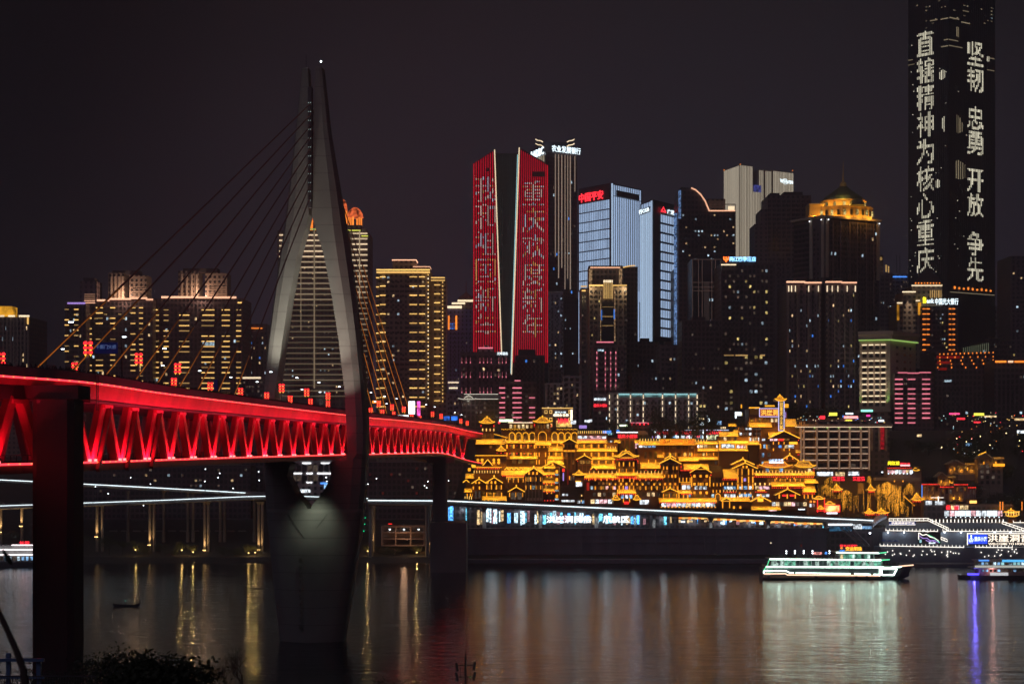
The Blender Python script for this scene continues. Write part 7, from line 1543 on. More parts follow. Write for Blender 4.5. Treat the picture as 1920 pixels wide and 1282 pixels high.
# ---------------------------------------------------------------- left ramps on tall lit columns
COLW = paint('column_concrete', (.36, .31, .25), .8, .2, .3)
rp = thing('ramp_viaduct', 'lower slip road on tall columns edged with a pale light line left of the pylon', 'road', (X(300, 812), 812, 4))
lo = [(-60, 950), (40, 946.5), (140, 943), (300, 937.5), (460, 930.5), (540, 929), (690, 934)]
for (a, va), (c, vc) in zip(lo, lo[1:]):
    m = MB(); m.loft([[(x, 812, z-1.6), (x, 812, z+.1), (x, 812.6, z+.9), (x, 821, z+.1), (x, 821, z-1.2), (x, 815, z-2)] for x, z in ((X(a, 812), Z(va, 812)), (X(c, 812)-.05, Z(vc, 812)))]); base0(m.build('road_girder', M_conc, rp)); seg('light_line', rp, P(a, va, 811.8), P(c, vc, 811.8), .2, .3, M_whiteL)
rp2 = thing('ramp_viaduct', 'upper slip road with a bright straight light line descending to the right', 'road', (X(300, 826), 826, 6))
hi = [(-60, 896), (140, 906), (300, 914.5), (460, 923.5), (505, 925.5)]
for (a, va), (c, vc) in zip(hi, hi[1:]):
    m = MB(); m.loft([[(x, 826, z-1.3), (x, 826, z+.1), (x, 826.6, z+.8), (x, 834, z+.1), (x, 834, z-1.2), (x, 829, z-1.8)] for x, z in ((X(a, 826), Z(va, 826)), (X(c, 826)-.05, Z(vc, 826)))]); base0(m.build('road_girder', M_conc, rp2))
    if c <= 460: seg('light_line', rp2, P(a, va, 825.8), P(c, vc, 825.8), .24, .3, M_whiteL)
def col(e, u, Y, vt, vb, r, foot=True):
    x = X(u, Y); z1 = Z(vt, Y); z0 = min(Z(vb, Y), ground(x, Y)+.2)
    m = MB().loft([[(x+math.cos(6.283*i/10)*q, Y+math.sin(6.283*i/10)*q, z) for i in range(10)] for q, z in ((r, z0-2), (r, z1-1.5), (r*1.8, z1))]); base0(m.build('column', COLW, e))
    if foot: m = MB().loft([[(x+math.cos(6.283*i/10)*q, Y+math.sin(6.283*i/10)*q, z) for i in range(10)] for q, z in ((r*1.35, z0-2), (r*1.35, z0+5))]); base0(m.build('column_foot', COLW, e))
def upl(e, u, Y, v, power=9000):
    x = X(u, Y); z = max(Z(v, Y), ground(x, Y-2)+.4); lamp('column_uplight', 'SPOT', (x, Y-1.9, z), (1, .62, .26), power, e, aim=(x, Y-.2, z+7), spot_size=R(75), spot_blend=.8, shadow_soft_size=.25)
    for q in (-.55, .1, .7): bx('uplight_lens', e, x+q-.14, x+q+.14, Y-2.1, Y-1.8, z-.1, z+.25, emit('uplight_lens', (1, .6, .2), 8))
for u, vb in ((2, 998), (41, 986), (182, 1006), (192, 1003), (281, 1021), (289, 1016), (384, 1031), (391, 1026), (485, 1031), (492, 1028), (695, 1024), (701, 1018), (801, 1030), (806, 1024)):
    col(rp, u, 815, 940 if u < 800 else 943, vb, .75, False)
for u, vb in ((2, 997), (41, 986), (182, 1006), (281, 1021), (384, 1031), (486, 1030), (694.5, 1024), (801, 1030)): upl(rp, u, 814, vb)
for u, vb in ((240, 1000), (307, 1000), (352, 1014), (362, 1012), (413, 1018), (421, 1016), (477, 1014)): col(rp2, u, 830, 920, vb, .7)
for k in range(12): u = 205+k*22; bx('cross_beam', rp2, X(u, 832), X(u+14, 832), 832, 833, Z(994, 832)-.6, Z(994, 832), M_conc)
# red-brown parking frame between columns right of the pylon
pf = thing('parking_deck', 'open concrete parking deck glowing brown right of the pylon foot', 'building', (X(758, 806), 806, 4)); PFM = paint('parking_concrete', (.4, .28, .22), .8, .2, .3)
for v in (986.5, 997.5, 1009.5, 1022): bx('deck', pf, X(715, 806), X(802, 806), 806, 818, Z(v+1.4, 806), Z(v-.6, 806), PFM)
for u in (716, 742, 770, 795): bx('post', pf, X(u, 806)-.35, X(u, 806)+.35, 805.8, 806.6, Z(1023, 806), Z(987, 806), PFM)
for u in (731, 757.5, 785): bx('ceiling_lamp', pf, X(u, 812)-.4, X(u, 812)+.4, 811.6, 812, Z(992, 812)-.15, Z(992, 812)+.15, M_white)
bx('red_lamp', pf, X(728, 806), X(735, 806), 805.4, 805.7, Z(982.2, 806), Z(981, 806), LRd); bx('back_wall', pf, X(715, 818), X(802, 818), 818, 819, Z(1023, 818), Z(986, 818), PFM)
lamp('deck_light', 'POINT', P(757, 1005, 801), (1, .55, .3), 900, pf, shadow_soft_size=1)
# lit building and street seen through the notch of the pylon
b = Bld('riverside_hall', 'pale riverside hall with white strip lights seen under the bridge deck', front(540, 640, 858, 18), 862, 858, F_pale, zb=16)
for a, c, v in ((567, 583, 868), (602, 620, 868), (551, 566, 887), (575, 586, 887), (595, 624, 887), (575, 585, 904), (610, 613, 894.5), (612, 614, 902)): b.rect('strip_light', 0, a, c, v-1, v+1, LW, .5, .4)
b.rect('blue_sign', 0, 601, 612, 904, 907, LB2, .5, .4); b.rect('lit_entrance', 0, 608, 620, 905, 916, SHB, .3, .3); b.grid('window', 0, 545, 638, 890, 902, 9, 1, .8, .9, [Wm, Wd], [1, 1], 3); b.grid('window', 0, 545, 638, 871, 884, 9, 1, .8, .9, [Wd, Wm], [2, 1], 4); b.rect('shop_row', 0, 563, 582, 917, 923, SHW, .3, .3)
b = Bld('riverside_block', 'long dim block behind the slip roads at the left under the bridge', front(120, 470, 870, 18), 872, 870, F_dark, zb=14)
b.grid('window', 0, 125, 465, 876, 925, 40, 5, .5, .4, [None, Wm, Ww, Wc], [22, 2, .6, .5], 9)
b = Bld('riverside_block', 'long dark block behind the bridge end right of the pylon', front(684, 870, 866, 16), 866, 866, F_dark, zb=14)
b.grid('window', 0, 690, 865, 872, 930, 22, 5, .5, .4, [None, Wm, emit('window_red', (.6, .06, .05), .12, .5)], [12, 1, 1], 10)
# street lamps by the river roads
def post_lamp(u, v, Y, vb, label, mat=M_white, r=.28, group='street lamps of the riverside roads'):
    p = P(u, v, Y); z0 = Z(vb, Y); e = thing('street_lamp', label, 'street lamp', (p.x, Y, z0), group)
    base0(MB().tube([(p.x, Y, z0), (p.x, Y, p.z)], [.1, .06], 5).build('pole', M_pole, e)); base0(MB().ball((p.x, Y-.1, p.z), r, 6, 4, .8).build('lamp_head', mat, e))
PL = [(150, 895, 905), (245, 895, 908), (282, 907, 912), (203, 925, 940), (179, 912, 935), (269, 947, 968), (384, 902, 925), (385, 879, 920), (409, 895, 922), (412, 887, 922), (437, 915, 930), (485, 884, 925), (486, 900, 925), (582, 888, 925), (690, 907, 932), (706, 897, 932), (802, 902, 934), (796, 910, 934), (800, 914, 934), (841, 901, 932)]
for i, (u, v, vb) in enumerate(sorted(PL)): post_lamp(u, v, 824, vb, '%s small white street lamp from the left under the bridge deck' % ORD[i], M_white, .26)
for k, (u, v) in enumerate(((685, 970), (684, 982), (682, 995), (838, 919), (838, 927))): 
    e = thing('signal_lamp', 'small green signal lamp, number %s from the left beside a bridge support' % ['three', 'two', 'one', 'four', 'five'][k], 'lamp', P(u, v, 800)); bx('lens', e, X(u, 800)-.22, X(u, 800)+.22, 799.8, 800, Z(v, 800)-.22, Z(v, 800)+.22, emit('signal_green', (0, 1, .35), 2)); bx('bracket', e, X(u, 800)-.05, X(u, 800)+.05, 800, 800.4, Z(v, 800)-3, Z(v, 800)+.1, M_steeld)
# bushes on the left bank, some lit by garden lamps
BUSHC = [crown_mesh(20+k, 900, 1, .7, .07, paint('bush_leaf', (.09, .1, .04), .7, .4, 1)) for k in range(3)]
BU = [(205, 1018, 5, 0), (255, 1024, 4.2, 1), (341, 1025, 3.8, 1), (362, 1029, 3.6, 1), (466, 1030, 4, 1), (478, 1030, 3.5, 1), (230, 1022, 3, 0), (300, 1030, 4.5, 0), (420, 1033, 4, 0), (688, 1028, 3, 1), (720, 1034, 4, 0), (780, 1030, 3.5, 1), (150, 1012, 5, 0), (90, 1008, 5, 0), (20, 1005, 4, 0), (740, 1032, 3, 0), (440, 1036, 4, 0), (325, 1036, 4, 0), (270, 1033, 4, 0)]
for i, (u, v, r, lit) in enumerate(sorted(BU)):
    Y = 806; x = X(u, Y); z = max(Z(v, Y)-r*.4, .5); e = thing('bush', '%s bush from the left on the far bank%s' % (ORD[i], ', lit by a garden lamp' if lit else ' in shadow'), 'bush', (x, Y, z), 'bushes along the far bank')
    put('foliage', BUSHC[i % 3], e, (x, Y, z+r*.5), i, (r, r*.7, r*.75)); base0(MB().tube([(x, Y, min(z, ground(x, Y))-.5), (x, Y, z+r*.4)], .15, 5).build('stem', BARK, e))
    if lit: lamp('garden_lamp', 'POINT', (x+.6, Y-r*.8, z+r*.15), (1, .62, .2), 300, e, shadow_soft_size=.15); bx('lamp_lens', e, x+.3, x+.9, Y-r*.85, Y-r*.8, z, z+.3, emit('uplight_lens', (1, .6, .2), 8))

# ---------------------------------------------------------------- right waterfront: stairs, terraces and signs
RAILW = emit('rail_white', (1, .92, .8), 2.2)
dk2 = thing('terrace_stairs', 'stepped riverside terraces outlined by glowing white handrails at the right', 'terrace', (X(1790, 790), 790, -2)); M_ter = paint('terrace_concrete', (.2, .22, .27), .8, .25, .3)
for u0, u1, Y, v in ((1652, 1990, 776, 1026), (1655, 1990, 788, 997), (1660, 1990, 798, 980)): bx('terrace', dk2, X(u0, Y), X(u1, Y), Y, Y+14, -3, Z(v, Y), M_ter)
bx('apron', dk2, X(1640, 768), X(1990, 768), 765, 776, -3, 1.2, M_wall)
def railing(u0, v0, u1, v1, Y, n=0, double=False, hp=5):
    seg('handrail', dk2, P(u0, v0, Y), P(u1, v1, Y), .3, .25, RAILW)
    if double: seg('handrail', dk2, P(u0, v0-4.2, Y), P(u1, v1-4.2, Y), .3, .25, RAILW)
    for k in range(n):
        t = k/max(1, n-1); u = u0+(u1-u0)*t; v = v0+(v1-v0)*t; p = P(u, v, Y); bx('rail_post', dk2, p.x-.09, p.x+.09, Y-.12, Y+.12, p.z-.2, p.z+hp*.8*Y/F, RAILW)
railing(1661, 994, 1732, 995, 787, 11); railing(1732, 995, 1758, 995.5, 787, 5); railing(1768, 995, 1990, 996.5, 787, 32)
railing(1667, 976, 1740, 975.5, 797, 10, True); railing(1740, 975.5, 1779, 994, 790, 9, True, 4); railing(1879, 981, 1930, 998, 792, 8, True, 4); railing(1900, 979, 1990, 979, 797, 8)
railing(1730, 997, 1776, 1015, 786, 9, True, 4); railing(1650, 1022.5, 1807, 1025.5, 775.5, 23); railing(1829, 1025, 1898, 1026, 775.5, 11)
for k in range(20): u = 1748+k*7; p = P(u, 976, 797.5); bx('light_post', dk2, p.x-.17, p.x+.17, 797.3, 797.7, p.z-.8, p.z+.8, RAILW)
rg = random.Random(6)
for k in range(46):
    u = rg.uniform(1660, 1805) if k < 28 else rg.uniform(1835, 1925); v = rg.uniform(1029, 1043); p = P(u, v, 775.5); base0(MB().ball(p, .3, 6, 4).build('wall_bulb', RAILW, dk2))
for u in (1665, 1695, 1771, 1802, 1832, 1865, 1895): p = P(u, 997.5, 786.6); base0(MB().ball(p, .38, 6, 4).build('wall_lamp', M_white, dk2)); lamp('terrace_light', 'POINT', (p.x, p.y-1.2, p.z-.4), (.75, .9, 1), 220, dk2, shadow_soft_size=.3)
sb = thing('light_sign', 'large framed light sign with blue panel and bulb lit white characters at the right', 'sign', (X(1870, 784), 784.5, Z(1026, 784)))
bx('board', sb, X(1814, 784), X(1985, 784), 784, 784.6, Z(1021, 784), Z(1000, 784), paint('board_black', (.02, .02, .03), .5)); bx('blue_panel', sb, X(1815.5, 784), X(1851, 784), 783.8, 784, Z(1019, 784), Z(1001.5, 784), emit('panel_blue', (.03, .08, .9), 1.5))
for q in ((1813, 1985, 999, 1000.4), (1813, 1814.4, 1000.4, 1021)): bx('frame_light', sb, X(q[0], 784), X(q[1], 784), 783.5, 783.9, Z(q[3], 784), Z(q[2], 784), RAILW)
letters(sb, '重庆小港', (X(1827, 783.6), 783.6), (X(1850, 783.6), 783.6), Z(1014, 783.6), Z(1005.5, 783.6), SW, .03); letters(sb, '⚓', (X(1816.5, 783.6), 783.6), (X(1825.5, 783.6), 783.6), Z(1017.5, 783.6), Z(1002, 783.6), SW, .02, 'emblem')
BUL = emit('bulb_cream', (1, .85, .68), 2.2); letters(sb, '洪崖洞音乐', (X(1852, 783.6), 783.6), (X(1953, 783.6), 783.6), Z(1015.5, 783.6), Z(1001.5, 783.6), BUL, .02); letters(sb, 'WELCOME TO HONGYADONG', (X(1853, 783.6), 783.6), (X(1958, 783.6), 783.6), Z(1021, 783.6), Z(1017, 783.6), BUL, .03); [bx('leg', sb, X(u, 784.5)-.2, X(u, 784.5)+.2, 784.6, 785, Z(1027, 784), Z(1020, 784), M_steeld) for u in (1820, 1900)]
ss = thing('light_sign', 'narrow lit name board under the upper handrail of the terraces', 'sign', (X(1692, 796), 796, Z(984, 796))); bx('board', ss, X(1667, 796), X(1717, 796), 795.8, 796, Z(983, 796), Z(977, 796), M_blueS); letters(ss, '洪崖洞旅游客运', (X(1671, 795.6), 795.6), (X(1715, 795.6), 795.6), Z(982, 795.6), Z(978, 795.6), BUL, .03); bx('frame_light', ss, X(1667, 795.6), X(1717, 795.6), 795.5, 795.7, Z(983.6, 796), Z(982.8, 796), RAILW)
nm = thing('neon_mural', 'neon wave mural in white, violet and green beside the terrace stairs', 'sign', (X(1740, 785.5), 785.5, Z(1020, 785)))
for i, (m_, pts) in enumerate(((RAILW, [(1723, 998), (1730, 1003), (1737, 1001), (1744, 1006), (1752, 1008), (1760, 1014)]), (LV, [(1724, 1004), (1731, 1009), (1738, 1008), (1744, 1013), (1752, 1012), (1761, 1017)]), (emit('neon_green', (.05, .9, .35), 1.4), [(1740, 1002), (1750, 1007), (1758, 1013), (1762, 1017)]), (LV, [(1736, 1012), (1742, 1015), (1748, 1013), (1755, 1017)]), (RAILW, [(1722.5, 998), (1722.5, 1011)]))): base0(MB().tube([P(u, v, 785.5) for u, v in pts], .22, 5).build('neon_tube', m_, nm))
bx('panel', nm, X(1721, 785.8), X(1764, 785.8), 785.7, 785.9, Z(1020, 785.8), Z(997, 785.8), MATS['board_black']); bx('cyan_tile', nm, X(1724, 785.5), X(1728, 785.5), 785.3, 785.6, Z(1017, 785.5), Z(1011, 785.5), LC); letters(nm, '重庆', (X(1741, 785.3), 785.3), (X(1754, 785.3), 785.3), Z(1019, 785.3), Z(1016, 785.3), SW, .04)
# white curved canopy and gangway
cn = thing('canopy', 'curved white canopy at the end of the elevated road', 'canopy', (X(1648, 794), 796, Z(992, 794))); rings = []
for k in range(7):
    t = k/6; u = 1634+t*27; v = 985-t*18-3*math.sin(t*3.14); p = P(u, v, 794); rings.append([(p.x, 792, p.z-1.2), (p.x, 792, p.z), (p.x, 800, p.z+1), (p.x, 800, p.z-.2)])
base0(MB().loft(rings).build('roof', paint('canopy_white', (.6, .6, .66), .5), cn)); [bx('post', cn, X(u, 794)-.15, X(u, 794)+.15, 795, 795.3, Z(1000, 794), Z(980, 794), M_pole) for u in (1638, 1656)]; lamp('canopy_light', 'POINT', P(1650, 972, 786), (.8, .9, 1), 500, cn, shadow_soft_size=.5)
pv = thing('ticket_hall', 'low ticket hall with a bright blue white roof light beside the embankment', 'building', (X(1585, 792), 792, 0)); bx('wall', pv, X(1553, 792), X(1636, 792), 792, 798, 0, Z(983, 792), F_dark); bx('roof_light', pv, X(1553, 792), X(1598, 792), 791.4, 792, Z(984.5, 792), Z(981.2, 792), SW); bx('lit_window', pv, X(1600, 792), X(1616, 792), 791.6, 792, Z(991, 792), Z(982, 792), SHW); bx('lit_window', pv, X(1617, 792), X(1634, 792), 791.6, 792, Z(991, 792), Z(986, 792), SHB); bx('lit_window', pv, X(1555, 792), X(1597, 792), 791.7, 792, Z(995, 792), Z(987, 792), emit('window_deepblue', (.1, .4, .75), .3, tex=.6)); bx('roof', pv, X(1551, 792), X(1638, 792), 791, 799, Z(981, 792), Z(980, 792), M_conc)
gw = thing('gangway', 'dark sloping gangway stairs from the embankment down to the landing', 'gangway', (X(1600, 786), 786, 0))
for k, du in enumerate((0, 10, 20)): seg('beam', gw, P(1575+du, 987, 790), P(1612+du, 1024, 778), .5, .5, M_pole)
for k in range(14): t = k/13; a = P(1575, 987, 790).lerp(P(1612, 1024, 778), t); c = P(1595, 987, 790).lerp(P(1632, 1024, 778), t); seg('tread', gw, a, c, .2, .7, M_conc)
post_lamp(1631, 999, 780, 1020, 'tall bright lamp beside the gangway', M_white, .5)
for i, (u, v) in enumerate(((1657, 1012), (1668, 1013), (1679, 1013))):
    p = P(u, v, 779); e = thing('parasol', '%s blue parasol from the left on the lower terrace' % ['first', 'second', 'third'][i], 'parasol', (p.x, p.y, Z(1026, 779)), 'blue parasols'); base0(MB().loft([[(p.x+math.cos(6.283*i/8)*r, p.y+math.sin(6.283*i/8)*r, p.z+z) for i in range(8)] for r, z in ((1.7, -.4), (1.0, 0), (.05, .5))]).build('canopy', paint('parasol_blue', (.05, .12, .45), .7), e)); base0(MB().tube([(p.x, p.y, Z(1026, 779)), (p.x, p.y, p.z+.4)], .06, 5).build('pole', M_pole, e))

# ---------------------------------------------------------------- right hillside quarter
STN = paint('stone_wall', (.26, .2, .19), .85, .3, .5)
h = House('small restaurant with yellow rooftop characters among dark trees', 1697, 838, 20, 'restaurant', None)
h.wall(1664, 1728, 878, 900, 0, 9, STN, floor=True); letters(h.e, '问江湖', (X(1665, 836), 836), (X(1686, 836), 836), Z(871.5, 836), Z(864.5, 836), MATS['sign_yellow'], .03); h.piece('lit_sign', 1688, 1706, 870.5, 873.5, emit('sign_blush', (1, .5, .5), 2), -1.5, .3); letters(h.e, '重庆老火锅', (X(1688, 836), 836), (X(1706, 836), 836), Z(870, 836), Z(867, 836), SR, .03); h.lanterns(1665, 1708, 14, 877, -2); h.windows(1664, 1712, 7, 881, 887, [SHA, SHP, SHW], [2, 2, 1], 0, .85); h.piece('flat_roof', 1660, 1730, 874.5, 876, P_roof, -1, 3); h.row(1666, 1708, 7, 886.5, 888.5, SW, 2, -.5); h.hip(1712, 1724, 877, 882, -1, 5, 14, .4, False); h.lamps((1654,), 883.5, 886, SW, 3, -1); h.piece('terrace', 1638, 1720, 895, 900, paint('terrace_stone', (.35, .3, .24), .8), -3, 5); h.up((1660, 1690), 893, -4, 200); h.lamps((1693, 1677), 899, 903, WL_, 2, -3.2)
h = House('row of pale stone houses fringed with red lanterns at the foot of the hill', 1780, 832, 20, 'stone_house', None)
for u0, u1, vt in ((1728, 1762, 906), (1762.5, 1788, 911), (1789, 1815, 906.5), (1815.5, 1830, 912)): h.wall(u0, u1, vt, 940, 0, 8, STN); h.piece('flat_roof', u0-.5, u1+.5, vt-1, vt+.2, P_roof, -.8, 2); h.lanterns(u0+1, u1-1, int((u1-u0)/2.6), vt+1.6, -2.2); h.windows(u0+2, u1-2, max(2, int((u1-u0)/8)), vt+6, vt+14, [Wd, GW2, Wm], [1, 1, 1], 0, .5); h.posts(u0+1, u1-1, 4, vt+3, 938, 0, MATS['pale_post'], 1.1)
h.up((1733, 1746, 1758, 1788, 1800), 934, 0, 170); h.piece('blue_edge', 1728, 1729.2, 908, 932, LB2, -.4, .2)
for lab, u0, u1, va, ve, vb, Y, sd in (('stone gabled house with amber wall lamps low on the hillside', 1756, 1791, 885, 894, 906, 842, 1), ('stone house with glowing amber balcony in the middle of the hillside', 1776, 1830, 862, 870, 884, 856, 2), ('pale tall house with one gold eave line high on the hillside', 1832, 1882, 848, 859, 905, 850, 3)):
    h = House(lab, (u0+u1)/2, Y, 20, 'hillside_house', 'stone houses on the hillside'); h.wall(u0+2, u1-2, ve, vb, 0, 8, STN, floor=True); h.gable(u0, u0+(u1-u0)*.6, va, ve, -.5, 7, .6, STN, 0, False, MATS['pale_post']); h.windows(u0+4, u1-4, 4, ve+3, ve+8, [GW1, Wd, GW2], [1, 1, 1], 0, .5); h.up([u0+(u1-u0)*k for k in (.15, .5, .85)], min(vb, ve+12), 0, 160 if sd < 3 else 40); h.lamps([u0+(u1-u0)*k for k in (.25, .7)], ve+6, ve+11, WL_, 2, -.2); h.skirt(u0+(u1-u0)*.6, u1, ve-2, ve+1, 0, 1.6, False, TILE, 4)
    if sd == 3:
        for k in range(4): h.windows(u0+4, u1-4, 4, ve+12+k*10, ve+18+k*10, [Wd, Wm], [3, 1], 0, .5)
        h.piece('gold_eave', 1862, 1883, 869, 874, WL_, -.6, .8); seg('roof_light', h.e, P(1834, 853, Y-2), P(1849, 846.5, Y-2), .4, .3, GLb)
    for k in range(3): h.piece('frame_beam', u0+3, u1-3, ve+10+k*9, ve+10.8+k*9, MATS['pale_post'], -.05, .2)
h = House('row of dazzling white shops with red signs on the lower street at the right', 1810, 812, 18, 'shop_row', None)
h.wall(1768, 1900, 945, 985, 0, 8, F_dark, floor=True); h.windows(1770, 1880, 11, 957, 967, [SHW, SW, SHP, SHB], [4, 2, 1, 1], 0, .88); h.windows(1774, 1816, 5, 947, 955, [SHA, LRd, SHP], [2, 1, 1], -.3, .8); h.windows(1735, 1748, 1, 938.5, 946, [SHW], [1], -1, .9); h.windows(1753, 1772, 2, 939, 946, [SHW], [1], -1, .95); h.wall(1732, 1774, 938, 985, 0, 6, F_dark, 'left_shop'); h.piece('crane_light', 1745, 1769, 932, 933, RAILW, -1, .3); h.piece('crane_light', 1758.5, 1760, 930, 940, RAILW, -1, .3); h.piece('gold_sign', 1818, 1831, 938, 943, emit('sign_amber', (1, .55, .12), 2.5), -1, .3); h.wall(1816, 1833, 935, 946, 0, 5, TIM, 'sign_house'); h.piece('red_sign', 1774, 1780, 950, 954, SR, -.8, .3); h.piece('red_sign', 1789, 1797, 948, 955, SR, -.8, .3)
h.lamps([1774+k*9 for k in range(12)], 968, 970, SW, 1.6, -2)
h = House('golden lit festival gate at the far right of the lower street', 1898, 806, 18, 'festival_gate', None)
h.hip(1883, 1912, 956, 961, -2, 4, 20, .7); h.hip(1887, 1908, 964, 968, -2, 4, 16, .5, False); h.wall(1890, 1906, 961, 985, -1, 2, TIM, floor=True); h.row(1886, 1910, 6, 958, 966, WLc, 1.4, -2.4); h.lamps((1875, 1880, 1916), 940, 956, LO, 1.4, 0); h.posts(1875, 1916, 3, 935, 985, .2, TIM, 1)
h = House('red and gold festival stage with a glowing screen beside the old town', 1552, 812, 18, 'festival_stage', None)
h.wall(1516, 1576, 935, 975, 2, 5, TIM, floor=True); h.piece('screen', 1546.5, 1573.5, 947.5, 958.5, emit('screen_orange', (1, .26, .08), 4.5, tex=.3), -.5, .4); h.piece('screen_edge', 1545, 1575, 946, 959.5, LRd, -.2, .3); h.hip(1547, 1566, 940, 946, 0, 4, 14, .5, False); h.hip(1525, 1547, 930, 935.5, 0, 4, 16, .5, False); h.windows(1517, 1530, 2, 938, 942, [LO], [1], 2); h.hip(1532, 1546, 948, 954, -1, 3, 12, .4, False); h.lanterns(1532, 1546, 7, 957, -1.5); h.piece('red_frame', 1532, 1533.5, 935, 960, LRd, .5, .3); h.piece('red_frame', 1545, 1546.2, 932, 960, LRd, .5, .3); h.windows(1517, 1528, 2, 944, 950, [SHW, SHP], [1, 1], 2); h.piece('bright_strip', 1550, 1570, 960, 963, SW, -.6, .3)
for i, (u, v0) in enumerate(((1572, 893), (1610, 893))):
    e = thing('neon_sign', 'red double line neon sign, %s of the two above the fairy lights' % ['left', 'right'][i], 'sign', (X(u, 826), 826, Z(925, 826))); 
    for k in range(2): letters(e, '洪崖洞' if k else '夜重庆', (X(u-11.5, 825.5), 825.5), (X(u+11.5, 825.5), 825.5), Z(v0+3.6+k*4.6, 825.5), Z(v0+k*4.6, 825.5), SR, .04)
    bx('frame', e, X(u-12, 826), X(u+12, 826), 825.8, 826, Z(v0+9, 826), Z(v0-1, 826), MATS['board_black']); [bx('post', e, X(u+q, 826)-.1, X(u+q, 826)+.1, 826, 826.2, Z(926, 826), Z(v0, 826), M_steeld) for q in (-9, 9)]
b = Bld('cliff_retaining_wall', 'dark rock retaining wall behind the fairy light trees', front(1532, 1735, 840, 6), 893, 840, paint('cliff_rock', (.1, .08, .07), .9, .4, .3), zb=14, cat='wall')
b.rect('amber_niche', 0, 1608, 1620, 905, 925, emit('amber_niche', (1, .32, .04), .28, tex=.3), .1, .3)
for u0, u1, v in ((1533, 1563, 884.5), (1568, 1585, 885), (1592, 1612, 884)): b.rect('lit_shop', 0, u0, u1, v, v+7, SHW if u0 != 1568 else SHA, -1.5, .4)
b.rect('shop_storey', 0, 1532, 1628, 880, 894, F_dark, -1.8, 2)
# fairy light trees: dark trunks with strands of gold bulbs
FAI = emit('fairy_gold', (1, .38, .03), 1.7, .3)
def fairy(u, v0, v1, w_, Y, n, label, seed):
    rg = random.Random(seed); x = X(u, Y); z0 = Z(v1, Y); z1 = Z(v0, Y); h_ = z1-z0; e = thing('fairy_light_tree', label, 'tree', (x, Y, z0-2), 'trees hung with gold fairy lights')
    put('trunk', TRUNKS[seed % 3], e, (x, Y, z0-2), seed, (h_*1.1,)*3); put('crown', CROWNS[seed % 4], e, (x, Y+.5, z0+h_*.6), seed, (w_*.5*Y/F, 2.5, h_*.4)); m = MB(); ww = w_*Y/F/2
    for k in range(n):
        a = rg.gauss(0, .45); top = z0+h_*(1-abs(a)*.35*rg.uniform(.5, 1.5)); xx = x+a*ww; yy = Y-rg.uniform(.5, 2.5); ln = rg.uniform(.25, .85)*h_; q = top
        while q > max(z0, top-ln): 
            m.box(xx-.09, xx+.09, yy-.09, yy+.09, q-.16, q); q -= rg.uniform(.3, .75); xx += rg.uniform(-.14, .14)
    o = base0(m.build('fairy_lights', FAI, e)); o['kind'] = 'stuff'
fairy(1662, 903, 966, 74, 826, 120, 'widest tree hung like a waterfall with gold fairy lights', 1); fairy(1585, 918, 960, 44, 826, 55, 'leaning tree with gold fairy lights beside the festival stage', 2); fairy(1548, 908, 932, 30, 832, 36, 'small fairy light tree at the right end of the old town', 3); fairy(1704, 905, 930, 18, 832, 26, 'slim fairy light tree right of the waterfall of lights', 4); fairy(1688, 940, 968, 36, 822, 34, 'low spreading fairy light tree by the road end', 5); fairy(1558, 893, 915, 24, 836, 22, 'fairy light tree under the left neon sign', 6); fairy(1628, 892, 910, 12, 836, 14, 'thin strand hung tree right of the neon signs', 7)
for lab, u0, u1, va, ve, Y in (('left of the two small golden pavilions at the end of the road', 1620, 1643, 956, 962.5, 812), ('right of the two small golden pavilions at the end of the road', 1641, 1667, 955.5, 962.5, 811), ('golden pavilion with red lanterns below the pale stone houses', 1709, 1732, 927, 938, 822), ('small golden pavilion under the left neon sign', 1559, 1581, 910, 919, 830), ('small golden pavilion under the right neon sign', 1626, 1642, 911, 919.5, 830)):
    h = House(lab, (u0+u1)/2, Y, 18, 'pavilion', 'small golden pavilions right of the old town', 'pavilion'); h.hip(u0, u1, va, ve, 0, 5, 24, .7); h.posts(u0+3, u1-3, 4, ve, ve+10, 1, TIMl, 1); h.wall(u0+3, u1-3, ve+1, ve+9, 2.5, 2, TIM, floor=True); h.lanterns(u0+3, u1-3, 6, ve+2, .5)
seg('stair_light', thing('lit_stair_rail', 'gold lit stair rail descending beside the waterfall of lights', 'railing', P(1704, 940, 824)), P(1694, 929, 824), P(1715, 948, 824), .5, .3, WL_)
